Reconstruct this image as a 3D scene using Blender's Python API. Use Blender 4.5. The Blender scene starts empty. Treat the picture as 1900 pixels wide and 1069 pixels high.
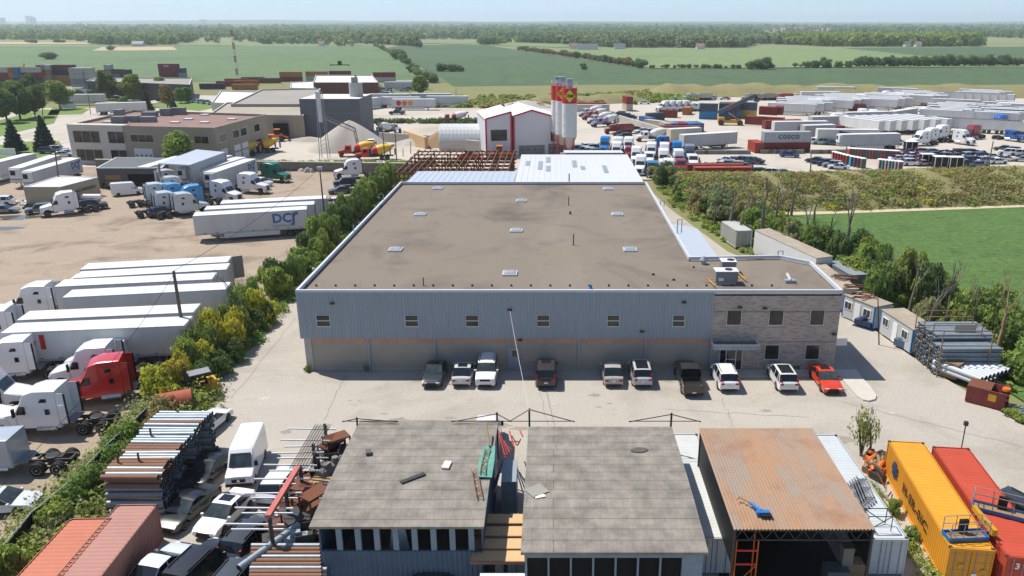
import bpy, bmesh, math, random
import numpy as np
from mathutils import Vector, Matrix
R = math.radians
random.seed(7)
sc = bpy.context.scene
COL = sc.collection
# ---------------------------------------------------------------- camera, world, sun
PIT = R(18.7); FP = 1450.0; CX = 1027.0; HC = 31.0; CY = 44 + FP * math.tan(PIT)
cd = bpy.data.cameras.new('camera'); cam = bpy.data.objects.new('camera', cd); COL.objects.link(cam)
cam.location = (0, 0, HC); cam.rotation_euler = (R(90) - PIT, 0, 0)
cd.sensor_width = 36; cd.lens = FP / 1900 * 36
cd.shift_x = -(CX - 950) / 1900; cd.shift_y = (CY - 534.5) / 1900
cd.clip_start = .5; cd.clip_end = 60000
sc.camera = cam
SUNV = Vector((-4.0, 2.2, 7.8)).normalized()
EL = math.asin(SUNV.z); AZ = math.atan2(SUNV.x, SUNV.y)
w = bpy.data.worlds.new('World'); sc.world = w; w.use_nodes = True
nt = w.node_tree; nt.nodes.clear()
sky = nt.nodes.new('ShaderNodeTexSky'); sky.sky_type = 'NISHITA'; sky.sun_disc = False
sky.sun_elevation = EL; sky.sun_rotation = AZ; sky.air_density = .9; sky.dust_density = 0.3; sky.ozone_density = 3.0; sky.altitude = 200
bg = nt.nodes.new('ShaderNodeBackground'); bg.inputs[1].default_value = .10
wo = nt.nodes.new('ShaderNodeOutputWorld')
tint = nt.nodes.new('ShaderNodeMix'); tint.data_type = 'RGBA'; tint.blend_type = 'MULTIPLY'; tint.inputs[0].default_value = 1; tint.inputs[7].default_value = (.86, .96, 1.10, 1)
nt.links.new(sky.outputs[0], tint.inputs[6]); 
tcw = nt.nodes.new('ShaderNodeTexCoord'); mpw = nt.nodes.new('ShaderNodeMapping'); mpw.inputs['Scale'].default_value = (2.2, 2.2, 38); nw = nt.nodes.new('ShaderNodeTexNoise'); nw.inputs['Scale'].default_value = 1.6; nw.inputs['Detail'].default_value = 7
cw = nt.nodes.new('ShaderNodeMapRange'); cw.inputs[1].default_value = .48; cw.inputs[2].default_value = .72; cw.inputs[4].default_value = .55; cl_ = nt.nodes.new('ShaderNodeMix'); cl_.data_type = 'RGBA'; cl_.inputs[7].default_value = (6.6, 6.7, 6.9, 1)
nt.links.new(tcw.outputs['Generated'], mpw.inputs[0]); nt.links.new(mpw.outputs[0], nw.inputs[0]); nt.links.new(nw.outputs[0], cw.inputs[0]); nt.links.new(cw.outputs[0], cl_.inputs[0]); nt.links.new(tint.outputs[2], cl_.inputs[6]); 
sx = nt.nodes.new('ShaderNodeSeparateXYZ'); hz = nt.nodes.new('ShaderNodeMapRange'); hz.inputs[1].default_value = 0; hz.inputs[2].default_value = .09; hz.inputs[3].default_value = .8; hz.inputs[4].default_value = 0; hm_ = nt.nodes.new('ShaderNodeMix'); hm_.data_type = 'RGBA'; hm_.inputs[7].default_value = (5.2, 7.1, 9.4, 1)
nt.links.new(tcw.outputs['Generated'], sx.inputs[0]); nt.links.new(sx.outputs[2], hz.inputs[0]); nt.links.new(hz.outputs[0], hm_.inputs[0]); nt.links.new(cl_.outputs[2], hm_.inputs[6]); nt.links.new(hm_.outputs[2], bg.inputs[0]); nt.links.new(bg.outputs[0], wo.inputs[0])
sl = bpy.data.lights.new('sun', 'SUN'); so = bpy.data.objects.new('sun', sl); COL.objects.link(so)
sl.energy = 5.0; sl.angle = R(.53); sl.color = (1, .955, .89)
so.rotation_euler = SUNV.to_track_quat('Z', 'Y').to_euler(); so.location = (0, 0, 200)
sc.view_settings.view_transform = 'Standard'; sc.view_settings.look = 'None'; sc.view_settings.exposure = .24; sc.view_settings.gamma = 1
sc.render.engine = 'CYCLES'
sc.cycles.max_bounces = 5; sc.cycles.diffuse_bounces = 3; sc.cycles.glossy_bounces = 2; sc.cycles.transmission_bounces = 2; sc.cycles.volume_bounces = 1
sc.cycles.use_denoising = True

# ---------------------------------------------------------------- placement helpers (pixel of the photo -> point of the place)
def _ray(x, y):
    u = x - CX; v = y - CY
    return u, FP * math.cos(PIT) - v * math.sin(PIT), -FP * math.sin(PIT) - v * math.cos(PIT)
def G(x, y, z=0.0):
    d = _ray(x, y); t = (z - HC) / d[2]
    return Vector((d[0] * t, d[1] * t, z))
def W(x, y, Y):
    d = _ray(x, y); t = Y / d[1]
    return Vector((d[0] * t, Y, HC + d[2] * t))
def ang(a, b): return math.atan2(b[1] - a[1], b[0] - a[0])

# ---------------------------------------------------------------- materials
def lin(c, k=.88):
    return tuple(((v / 255) / 12.92 if v <= 10 else ((v / 255 + .055) / 1.055) ** 2.4) * k for v in c[:3])
MATS = {}
def mat(name, rgb=(128, 128, 128), rough=.7, metal=0, k=.88, var=.12, scale=3.0, rgb2=None, bump=0, bscale=40, objc=False, dist=None, detail=5, stretch=None, coat=0, spec=.4, gen=False, contrast=.5, island=0, glass=False):
    """one procedural principled material: base colour broken up by noise, optional second colour, bump"""
    if name in MATS: return MATS[name]
    m = bpy.data.materials.new(name); m.use_nodes = True; N = m.node_tree.nodes; L = m.node_tree.links
    b = N['Principled BSDF']; b.inputs['Roughness'].default_value = rough; b.inputs['Metallic'].default_value = metal
    b.inputs['Specular IOR Level'].default_value = spec; b.inputs['Coat Weight'].default_value = coat
    tc = N.new('ShaderNodeTexCoord'); mp = N.new('ShaderNodeMapping')
    L.new(tc.outputs['Object'], mp.inputs[0])
    if stretch: mp.inputs['Scale'].default_value = stretch
    nz = N.new('ShaderNodeTexNoise'); nz.inputs['Scale'].default_value = scale; nz.inputs['Detail'].default_value = detail; nz.inputs['Roughness'].default_value = .6
    L.new(mp.outputs[0], nz.inputs[0])
    if dist: nz.inputs['Distortion'].default_value = dist
    cr = N.new('ShaderNodeMapRange'); L.new(nz.outputs['Fac'], cr.inputs[0])
    cr.inputs[1].default_value = .5 - contrast * .5; cr.inputs[2].default_value = .5 + contrast * .5
    base = lin(rgb, k) + (1,)
    if rgb2:
        mx = N.new('ShaderNodeMix'); mx.data_type = 'RGBA'; L.new(cr.outputs[0], mx.inputs[0])
        mx.inputs[6].default_value = base; mx.inputs[7].default_value = lin(rgb2, k) + (1,)
        col = mx.outputs[2]
    else:
        rg = N.new('ShaderNodeRGB'); rg.outputs[0].default_value = base; col = rg.outputs[0]
    if objc:
        oi = N.new('ShaderNodeObjectInfo')
        if rgb2:
            mm = N.new('ShaderNodeMix'); mm.data_type = 'RGBA'; mm.blend_type = 'MULTIPLY'; mm.inputs[0].default_value = 1
            L.new(oi.outputs['Color'], mm.inputs[6]); L.new(col, mm.inputs[7]); col = mm.outputs[2]
        else: col = oi.outputs['Color']
    val = N.new('ShaderNodeMapRange'); L.new(nz.outputs['Fac'], val.inputs[0])
    val.inputs[1].default_value = .3; val.inputs[2].default_value = .7
    val.inputs[3].default_value = 1 - var; val.inputs[4].default_value = 1 + var
    hs = N.new('ShaderNodeHueSaturation'); L.new(col, hs.inputs['Color'])
    vo = val.outputs[0]
    if island:
        ge = N.new('ShaderNodeNewGeometry'); ir = N.new('ShaderNodeMapRange'); L.new(ge.outputs['Random Per Island'], ir.inputs[0])
        ir.inputs[3].default_value = 1 - island; ir.inputs[4].default_value = 1 + island
        mu = N.new('ShaderNodeMath'); mu.operation = 'MULTIPLY'; L.new(vo, mu.inputs[0]); L.new(ir.outputs[0], mu.inputs[1]); vo = mu.outputs[0]
        oi2 = N.new('ShaderNodeObjectInfo'); hr = N.new('ShaderNodeMapRange'); L.new(oi2.outputs['Random'], hr.inputs[0])
        hr.inputs[3].default_value = .478; hr.inputs[4].default_value = .515; L.new(hr.outputs[0], hs.inputs['Hue'])
    L.new(vo, hs.inputs['Value']); L.new(hs.outputs[0], b.inputs['Base Color'])
    if bump:
        n2 = N.new('ShaderNodeTexNoise'); n2.inputs['Scale'].default_value = bscale; n2.inputs['Detail'].default_value = 3; L.new(mp.outputs[0], n2.inputs[0])
        bp = N.new('ShaderNodeBump'); bp.inputs['Strength'].default_value = bump; bp.inputs['Distance'].default_value = .05
        L.new(n2.outputs['Fac'], bp.inputs['Height']); L.new(bp.outputs[0], b.inputs['Normal'])
    if name.startswith('leaf') or name == 'weed':
        tr = N.new('ShaderNodeBsdfTranslucent'); ad = N.new('ShaderNodeMixShader'); ad.inputs[0].default_value = .45; L.new(hs.outputs[0], tr.inputs[0]); L.new(b.outputs[0], ad.inputs[1]); L.new(tr.outputs[0], ad.inputs[2]); L.new(ad.outputs[0], N['Material Output'].inputs[0])
    MATS[name] = m
    return m
def node_mat(name, fn, rough=.8):
    m = bpy.data.materials.new(name); m.use_nodes = True
    b = m.node_tree.nodes['Principled BSDF']; b.inputs['Roughness'].default_value = rough
    fn(m.node_tree.nodes, m.node_tree.links, b); MATS[name] = m; return m
def M(n): return MATS[n]

# ---------------------------------------------------------------- mesh builder
class MB:
    def __init__(s): s.v = []; s.f = []; s.m = []; s.mats = []; s.T = Matrix.Identity(4); s.cur = 0; s.smooth = False
    def use(s, m):
        m = MATS[m] if isinstance(m, str) else m
        if m not in s.mats: s.mats.append(m)
        s.cur = s.mats.index(m); return s
    def at(s, loc=(0, 0, 0), rz=0, rx=0, ry=0):
        s.T = Matrix.Translation(Vector(loc)) @ Matrix.Rotation(rz, 4, 'Z') @ Matrix.Rotation(ry, 4, 'Y') @ Matrix.Rotation(rx, 4, 'X'); return s
    def add(s, vs, fs):
        o = len(s.v); s.v += [tuple(s.T @ Vector(p)) for p in vs]
        for f in fs: s.f.append(tuple(o + i for i in f)); s.m.append(s.cur)
        return s
    def box(s, x0, x1, y0, y1, z0, z1):
        return s.add([(x0, y0, z0), (x1, y0, z0), (x1, y1, z0), (x0, y1, z0), (x0, y0, z1), (x1, y0, z1), (x1, y1, z1), (x0, y1, z1)],
                     [(0, 3, 2, 1), (4, 5, 6, 7), (0, 1, 5, 4), (1, 2, 6, 5), (2, 3, 7, 6), (3, 0, 4, 7)])
    def prism(s, poly, z0, z1):
        a = sum(poly[i][0] * poly[(i + 1) % len(poly)][1] - poly[(i + 1) % len(poly)][0] * poly[i][1] for i in range(len(poly)))
        if a < 0: poly = poly[::-1]
        n = len(poly)
        return s.add([(p[0], p[1], z0) for p in poly] + [(p[0], p[1], z1) for p in poly],
                     [tuple(range(n))[::-1], tuple(range(n, 2 * n))] + [(i, (i + 1) % n, n + (i + 1) % n, n + i) for i in range(n)])
    def cyl(s, a, b, r0, r1=None, n=10, cap=True):
        r1 = r0 if r1 is None else r1
        a = Vector(a); b = Vector(b); d = (b - a).normalized() if (b - a).length > 1e-9 else Vector((0, 0, 1))
        u = d.orthogonal().normalized(); w_ = d.cross(u)
        vs = []
        for c, r in ((a, r0), (b, r1)):
            for i in range(n):
                t = 2 * math.pi * i / n; vs.append(tuple(c + u * (r * math.cos(t)) + w_ * (r * math.sin(t))))
        fs = [(i, (i + 1) % n, n + (i + 1) % n, n + i) for i in range(n)]
        if cap: fs += [tuple(range(n))[::-1], tuple(range(n, 2 * n))]
        return s.add(vs, fs)
    def tube(s, pts, r, n=6):
        for a, b in zip(pts[:-1], pts[1:]):
            s.cyl(a, b, r, r, n)
        return s
    def revolve(s, prof, axis='z', n=16, c=(0, 0, 0)):
        vs = []; k = len(prof)
        for i in range(n):
            t = 2 * math.pi * i / n
            for h, r in prof:
                if axis == 'z': vs.append((c[0] + r * math.cos(t), c[1] + r * math.sin(t), c[2] + h))
                elif axis == 'x': vs.append((c[0] + h, c[1] + r * math.cos(t), c[2] + r * math.sin(t)))
                else: vs.append((c[0] + r * math.cos(t), c[1] + h, c[2] + r * math.sin(t)))
        fs = []
        for i in range(n):
            j = (i + 1) % n
            for q in range(k - 1):
                f = (i * k + q, j * k + q, j * k + q + 1, i * k + q + 1)
                fs.append(f if axis != 'y' else f[::-1])
        fs += [tuple(i * k for i in range(n))[::-1], tuple(i * k + k - 1 for i in range(n))]
        return s.add(vs, fs)
    def quad(s, *p): return s.add(list(p), [tuple(range(len(p)))])
    def corr(s, p0, p1, up, pitch=.3, depth=.05, nrm=None, th=0):
        """folded sheet from p0 to p1, ribs running along the vector up"""
        p0 = Vector(p0); p1 = Vector(p1); up = Vector(up); d = p1 - p0; L = d.length; d.normalize()
        nr = nrm and Vector(nrm) or d.cross(up).normalized()
        n = max(2, int(L / pitch)); vs = []; fs = []
        prof = [(0, 0), (.3, 0), (.5, 1), (.8, 1)]
        pts = [(min(L, (i + a) * L / n), b) for i in range(n) for a, b in prof] + [(L, 0)]
        for a, b in pts:
            q = p0 + d * a + nr * (b * depth); vs += [tuple(q), tuple(q + up)]
        for i in range(len(pts) - 1): fs.append((2 * i, 2 * i + 2, 2 * i + 3, 2 * i + 1))
        return s.add(vs, fs)
    def sideprof(s, poly, w, inset=.06, crown=.0, taper=None, lat=(-1, -.9, -.5, 0, .5, .9, 1)):
        """a closed side profile (x,z) swept across y with rounded shoulders; taper(x,z)->width factor"""
        n = len(poly); vs = []; cx = sum(p[0] for p in poly) / n; cz = sum(p[1] for p in poly) / n
        zmax = max(p[1] for p in poly)
        for j in lat:
            e = abs(j) == 1
            for x, z in poly:
                f = taper(x, z) if taper else 1
                xx, zz = x, z
                if e:
                    dx, dz = cx - x, cz - z; l = math.hypot(dx, dz) + 1e-6; xx += dx / l * inset; zz += dz / l * inset * .8
                zz += crown * (1 - j * j) * max(0, (z - cz) / (zmax - cz))
                vs.append((xx, j * w / 2 * f, zz))
        fs = []
        m = len(lat)
        for j in range(m - 1):
            for i in range(n):
                k = (i + 1) % n; fs.append((j * n + i, j * n + k, (j + 1) * n + k, (j + 1) * n + i))
        fs += [tuple(range(n))[::-1], tuple((m - 1) * n + i for i in range(n))]
        a = sum(poly[i][0] * poly[(i + 1) % n][1] - poly[(i + 1) % n][0] * poly[i][1] for i in range(n))
        if a < 0: fs = [f[::-1] for f in fs]
        return s.add(vs, fs)
    def raw(s, V, F):
        o = len(s.v); s.v += V; s.f += [tuple(i + o for i in f) for f in F]; s.m += [s.cur] * len(F)
    def mesh(s, name, smooth=None):
        me = bpy.data.meshes.new(name); me.from_pydata(s.v, [], s.f)
        for m in s.mats: me.materials.append(m)
        if len(s.mats) > 1: me.polygons.foreach_set('material_index', s.m)
        if smooth:
            me.polygons.foreach_set('use_smooth', [True] * len(me.polygons)); me.set_sharp_from_angle(angle=R(smooth))
        me.update(); return me
    def obj(s, name, parent=None, smooth=None, **k):
        return link(name, s.mesh(name, smooth), parent, **k)
def fixn(me):
    bm = bmesh.new(); bm.from_mesh(me); bmesh.ops.recalc_face_normals(bm, faces=bm.faces); bm.to_mesh(me); bm.free(); return me
def link(name, me, parent=None, loc=None, rz=None, color=None, **k):
    o = bpy.data.objects.new(name, me); COL.objects.link(o)
    if parent is not None:
        o.parent = parent
    if loc is not None: o.location = loc
    if rz is not None: o.rotation_euler = (0, 0, rz)
    if color is not None: o.color = color
    for a, b in k.items():
        if b is not None: o[{'cat': 'category'}.get(a, a)] = b
    return o
def thing(name, label, cat, loc=(0, 0, 0), rz=0, group=None, scale=None):
    o = link(name, None, None, loc=loc, rz=rz, label=label, cat=cat, group=group)
    o.empty_display_size = .3
    if scale is not None: o.scale = (scale,) * 3 if not hasattr(scale, '__len__') else scale
    return o
def struct(name, mb, smooth=None): return mb.obj(name, smooth=smooth, kind='structure')
class Kit:
    def __init__(s): s.p = []
    def add(s, name, mb, parent=-1, smooth=None, fix=False, label=None):
        me = mb.mesh(name, smooth) if isinstance(mb, MB) else mb
        if fix: fixn(me)
        s.p.append((name, me, parent, label)); return len(s.p) - 1
def spawn(kit, name, label, cat, loc, rz=0, color=None, group=None, scale=None):
    r = thing(name, label, cat, loc, rz, group, scale); os_ = []
    c = (lin(color, .9) + (1,)) if color else None
    if c: r.color = c
    for n, me, p, lb in kit.p:
        o = link(n, me, r if p < 0 else os_[p], color=c, label=lb); os_.append(o)
    return r
ORD = ['first', 'second', 'third', 'fourth', 'fifth', 'sixth', 'seventh', 'eighth', 'ninth', 'tenth', 'eleventh', 'twelfth', 'thirteenth', 'fourteenth', 'fifteenth', 'sixteenth', 'seventeenth', 'eighteenth', 'nineteenth', 'twentieth',
       'twenty-first', 'twenty-second', 'twenty-third', 'twenty-fourth', 'twenty-fifth', 'twenty-sixth', 'twenty-seventh', 'twenty-eighth', 'twenty-ninth', 'thirtieth']
def nth(k):
    if k < 30: return ORD[k]
    t = ['twent', 'thirt', 'fort', 'fift', 'sixt', 'sevent', 'eight', 'ninet']; a, b = divmod(k + 1, 10)
    if a > 9: return 'hundred and ' + nth(k - 100)
    return t[a - 2] + ('ieth' if b == 0 else 'y-' + ORD[b - 1])
def textmesh(txt, size, mat_, depth=0, bold=0.0, spacing=1.0):
    cu = bpy.data.curves.new('lettering', 'FONT'); cu.body = txt; cu.size = size; cu.align_x = 'CENTER'; cu.align_y = 'CENTER'; cu.offset = bold; cu.space_character = spacing
    cu.extrude = depth; cu.resolution_u = 2
    o = bpy.data.objects.new('lettering', cu); COL.objects.link(o)
    me = bpy.data.meshes.new_from_object(o.evaluated_get(bpy.context.evaluated_depsgraph_get())); me.name = 'lettering'
    bpy.data.objects.remove(o); bpy.data.curves.remove(cu); me.materials.clear(); me.materials.append(MATS[mat_]); return me
# ---------------------------------------------------------------- materials in use
mat('_a', (203, 194, 180), .9, k=.80, var=.10, scale=.12, rgb2=(188, 178, 162), detail=8, bump=.15, bscale=14)
mat('_g', (206, 198, 184), .95, k=.80, var=.09, scale=.05, rgb2=(190, 180, 162), detail=9)
mat('concrete', (196, 190, 178), .9, k=.8, var=.08, scale=1.2, bump=.1)
mat('concrete_dark', (140, 134, 124), .9, k=.8, var=.12, scale=1)
mat('kerb', (206, 199, 186), .9, k=.82, var=.06, scale=2)

mat('parapet', (208, 213, 219), .5, k=.82, var=.04)
mat('cladding', (160, 168, 174), .5, k=.9, var=.05, scale=.6, stretch=(6, 6, .4), spec=.3)
mat('blockwall', (172, 163, 148), .9, k=.9, var=.07, scale=.7, bump=.15, bscale=6)
mat('band_pink', (196, 156, 132), .9, k=.9, var=.10, scale=.8)
mat('white_metal', (226, 226, 224), .5, k=.84, var=.03, scale=.5, spec=.4)
mat('grey_metal', (150, 152, 154), .45, metal=.3, var=.08)
mat('dark_metal', (60, 58, 56), .55, var=.15)
mat('galv', (158, 168, 172), .5, metal=.3, k=.9, var=.12, scale=4)
mat('rust', (132, 78, 52), .9, var=.25, scale=1.6, rgb2=(96, 66, 52), detail=6)
mat('rust_light', (162, 122, 96), .9, var=.3, scale=1.2, rgb2=(122, 90, 74))
mat('black', (24, 24, 25), .6, var=.1, scale=2)
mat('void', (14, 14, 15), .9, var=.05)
mat('rubber', (38, 37, 36), .85, var=.12, scale=5)
mat('rim', (168, 168, 168), .4, metal=.5, var=.05)
mat('glass', (26, 32, 38), .08, var=.15, scale=.8, spec=.6)
mat('glass_window', (34, 34, 32), .12, var=.35, scale=.6, rgb2=(70, 66, 56), spec=.5)
mat('windscreen', (40, 50, 52), .06, var=.3, scale=1.4, rgb2=(74, 84, 80), spec=.7)
mat('paint', objc=True, rough=.28, var=.02, scale=1, coat=.6, spec=.5)
mat('paint_flat', (255, 255, 255), objc=True, rough=.6, var=.05, scale=.5, rgb2=(206, 202, 194), k=1, spec=.35, contrast=.8, stretch=(1.2, 1.2, .35))
mat('red_light', (168, 24, 26), .25, var=.05)
mat('amber', (214, 110, 30), .3, var=.05)
mat('head_light', (214, 218, 222), .15, var=.1, scale=6, spec=.8)
mat('chrome', (196, 198, 200), .22, metal=.9, var=.05)
mat('plate', (228, 230, 236), .5, var=.02)
mat('yellow_paint', (214, 160, 36), .5, var=.12, scale=2)
mat('orange_paint', (224, 112, 40), .55, var=.12, scale=1)
mat('red_paint', (196, 40, 36), .45, var=.08, scale=1)
mat('blue_paint', (38, 116, 186), .45, var=.1, scale=2)
mat('logo_blue', (32, 112, 176), .5, var=.02)
mat('logo_dark', (44, 60, 92), .5, var=.02)
mat('black_mark', (36, 34, 32), .6, var=.05)
mat('white_mark', (238, 236, 232), .6, var=.04)
mat('wood', (150, 124, 92), .8, var=.2, scale=3, stretch=(1, 8, 8))
mat('wood_pole', (112, 100, 86), .9, var=.2, scale=3, stretch=(6, 6, .5))
mat('plywood', (222, 190, 142), .8, var=.12, scale=1.2, rgb2=(196, 158, 112))
mat('_d', (196, 180, 158), .95, k=.80, var=.10, scale=.12, rgb2=(164, 144, 120), dist=1.2, detail=10, bump=.25, bscale=5, stretch=(.6, 1.4, 1))
mat('brown_soil', (150, 128, 98), .95, var=.2, scale=.8, rgb2=(116, 98, 72), detail=8)
mat('gravel_pile', (196, 192, 184), .95, k=.82, var=.08, scale=.5, rgb2=(176, 164, 146), detail=8, bump=.3, bscale=8)
mat('sand_pile', (164, 136, 104), .95, k=.85, var=.12, scale=.4, rgb2=(142, 116, 88), detail=8, bump=.3, bscale=8)
mat('bark', (110, 98, 86), .95, var=.2, scale=4)
mat('bark_dead', (126, 116, 103), .95, var=.25, scale=2)
mat('bark_orange', (168, 140, 104), .95, var=.25, scale=2)
for n_, a_, b_ in (('leaf_green', (138, 160, 82), (100, 128, 64)), ('leaf_dark', (110, 132, 76), (80, 104, 60)), ('leaf_yellow', (206, 200, 72), (158, 164, 64)), ('leaf_lime', (156, 172, 86), (120, 144, 68)),
                   ('leaf_grey', (160, 164, 118), (122, 132, 88)), ('leaf_far', (122, 142, 92), (90, 114, 76)), ('leaf_conifer', (74, 98, 76), (54, 76, 62)), ('leaf_bronze', (158, 128, 86), (126, 108, 68)), ('weed', (178, 164, 112), (136, 132, 78))):
    mat(n_, a_, .75, k=1.08, var=.22, scale=.9, rgb2=b_, island=.32, spec=.2)

def surf(name, base, dark, light, sc1, st, rough=.95, bump=.3, bs=25, fine=12, fv=.14):
    """worn outdoor surface: large soft stains, long streaks and fine speckle, all procedural"""
    def fn(N, L, b):
        tc = N.new('ShaderNodeTexCoord')
        def nz(s, stretch=None, det=8, dis=0):
            n = N.new('ShaderNodeTexNoise'); n.inputs['Scale'].default_value = s; n.inputs['Detail'].default_value = det; n.inputs['Distortion'].default_value = dis; n.inputs['Roughness'].default_value = .62
            if stretch: m = N.new('ShaderNodeMapping'); m.inputs['Scale'].default_value = stretch; L.new(tc.outputs['Object'], m.inputs[0]); L.new(m.outputs[0], n.inputs[0])
            else: L.new(tc.outputs['Object'], n.inputs[0])
            return n.outputs[0]
        def rng(x, a, c, lo=0, hi=1): r = N.new('ShaderNodeMapRange'); L.new(x, r.inputs[0]); r.inputs[1].default_value = a; r.inputs[2].default_value = c; r.inputs[3].default_value = lo; r.inputs[4].default_value = hi; return r.outputs[0]
        def mix(f, a, c):
            m = N.new('ShaderNodeMix'); m.data_type = 'RGBA'; L.new(f, m.inputs[0])
            for i, q in ((6, a), (7, c)):
                if isinstance(q, tuple): m.inputs[i].default_value = q
                else: L.new(q, m.inputs[i])
            return m.outputs[2]
        A, B, C_ = (lin(q, .82) + (1,) for q in (base, dark, light))
        c = mix(rng(nz(sc1, None, 10, .6), .5, .72), A, B); c = mix(rng(nz(sc1 * 1.7, st, 9, .3), .54, .8, 0, .5), c, C_); c = mix(rng(nz(sc1 * 5, None, 6), .6, .75, 0, .55), c, B)
        h = N.new('ShaderNodeHueSaturation'); L.new(c, h.inputs['Color']); L.new(rng(nz(fine, None, 4), .25, .75, 1 - fv, 1 + fv), h.inputs['Value']); L.new(h.outputs[0], b.inputs['Base Color'])
        bp = N.new('ShaderNodeBump'); bp.inputs['Strength'].default_value = bump; bp.inputs['Distance'].default_value = .05; L.new(nz(bs, None, 4), bp.inputs['Height']); L.new(bp.outputs[0], b.inputs['Normal'])
    node_mat(name, fn, rough)
surf('roof_gravel', (134, 122, 107), (100, 91, 81), (156, 144, 128), .10, (1, .25, 1), fine=9)
surf('asphalt_pale', (184, 176, 163), (158, 149, 135), (202, 194, 182), .09, (.35, 1.3, 1), bump=.15, bs=14, fine=5)
surf('dirt', (168, 151, 130), (118, 102, 84), (194, 180, 160), .14, (.3, 1.6, 1), bump=.35, bs=5, fine=3)
surf('field_green', (96, 120, 74), (78, 102, 60), (114, 134, 84), .008, (.3, 2.2, 1), bump=0, fine=.12, fv=.3)
surf('field_dark', (74, 98, 58), (60, 84, 48), (88, 112, 66), .009, (.3, 2.2, 1), bump=0, fine=.12, fv=.3)
surf('field_light', (120, 138, 86), (100, 122, 72), (138, 150, 98), .007, (.3, 2.2, 1), bump=0, fine=.1, fv=.25)
surf('field_near', (82, 112, 48), (60, 88, 34), (106, 132, 60), .09, (.4, 2.6, 1), bump=.9, bs=3, fine=1.1, fv=.42)
surf('gravel_lot', (198, 189, 174), (172, 160, 142), (212, 205, 192), .04, (.4, 1.4, 1), bump=.2, bs=5, fine=3)
# ---------------------------------------------------------------- vegetation kits
def leafmesh(name, blobs, n, size, seed, m, up=.25, fill=.55, stems=None, smat='bark', aspect=.55, droop=0):
    rg = np.random.default_rng(seed)
    B = np.array(blobs, float); vol = (B[:, 3] * B[:, 4] * B[:, 5]) ** .67; cnt = rg.choice(len(B), n, p=vol / vol.sum())
    b = B[cnt]; d = rg.normal(size=(n, 3)); d /= np.linalg.norm(d, axis=1)[:, None]
    r = fill + (1 - fill) * rg.random(n) ** .6
    lump = 1 + .13 * np.sin(d[:, 0] * 5 + b[:, 0] * 3) * np.cos(d[:, 1] * 6 + b[:, 2]) + .08 * np.sin(d[:, 2] * 9 + b[:, 1] * 5)
    p = b[:, :3] + d * b[:, 3:6] * (r * lump)[:, None]
    nn = d + rg.normal(size=(n, 3)) * .6; nn[:, 2] += up; nn /= np.linalg.norm(nn, axis=1)[:, None]
    t = np.cross(nn, rg.normal(size=(n, 3))); t /= np.linalg.norm(t, axis=1)[:, None]; u = np.cross(nn, t)
    s = (size * (.6 + .8 * rg.random(n)))[:, None]
    c = nn * s * .15
    V = np.stack([p + t * s, p + u * s * aspect + c, p - t * s, p - u * s * aspect + c], 1)
    V[:, :, 2] = np.maximum(V[:, :, 2], .02)
    me = bpy.data.meshes.new(name)
    me.vertices.add(n * 4); me.vertices.foreach_set('co', V.reshape(-1)); me.loops.add(n * 4); me.loops.foreach_set('vertex_index', np.arange(n * 4, dtype=np.int32))
    me.polygons.add(n); me.polygons.foreach_set('loop_start', np.arange(0, n * 4, 4, dtype=np.int32)); me.polygons.foreach_set('loop_total', np.full(n, 4, dtype=np.int32))
    me.materials.append(MATS[m]); me.update(calc_edges=True); return me
def limbs(mb, base, d, L, r, depth, rg, spread=.55, n=6, upb=.25, minr=.012):
    a = Vector(base); d = Vector(d).normalized(); k = 3
    for i in range(k):
        b = a + d * (L / k); r2 = r * .86
        mb.cyl(a, b, r, r2, n, cap=False); a = b; r = r2
        d = (d + Vector((rg.uniform(-1, 1), rg.uniform(-1, 1), rg.uniform(-.5, .8))) * .14).normalized()
    if depth > 0 and r > minr:
        for i in range(rg.choice((2, 3, 3))):
            q = Vector((rg.uniform(-1, 1), rg.uniform(-1, 1), rg.uniform(-.2, .6))).normalized()
            nd = (d * (1 - spread) + q * spread + Vector((0, 0, upb))).normalized()
            limbs(mb, a, nd, L * rg.uniform(.6, .82), r * rg.uniform(.55, .72), depth - 1, rg, spread, max(4, n - 1), upb, minr)
def tree_kit(seed, h, r, leaf, n, size, trunk=.35, kind='round'):
    rg = random.Random(seed); K = Kit(); t = MB().use('bark')
    t.cyl((0, 0, 0), (0, 0, h * .3), trunk, trunk * .75, 8, cap=False)
    limbs(t, (0, 0, h * .3), (0, 0, 1), h * .3, trunk * .7, 2, rg, .5)
    K.add('trunk', t, smooth=60)
    bl = []
    if kind == 'round':
        for i in range(11):
            a = rg.uniform(0, 6.28); q = rg.uniform(.15, .62) * r; z = h * rg.uniform(.24, .84)
            f = 1 - abs(z / h - .52) * 1.0
            bl.append((math.cos(a) * q * f, math.sin(a) * q * f, z, r * rg.uniform(.34, .52) * f, r * rg.uniform(.34, .52) * f, h * rg.uniform(.11, .17)))
        bl.append((0, 0, h * .55, r * .7, r * .7, h * .36))
    elif kind == 'cone':
        for i in range(9):
            z = h * (.12 + .86 * i / 9); q = r * (1 - i / 9.3)
            bl.append((0, 0, z, q, q, h * .06))
            for j in range(4):
                a = rg.uniform(0, 6.28); bl.append((math.cos(a) * q * .7, math.sin(a) * q * .7, z - .1, q * .4, q * .4, h * .04))
    K.add('crown', leafmesh('crown', bl, n, size, seed, leaf)); return K
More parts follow.
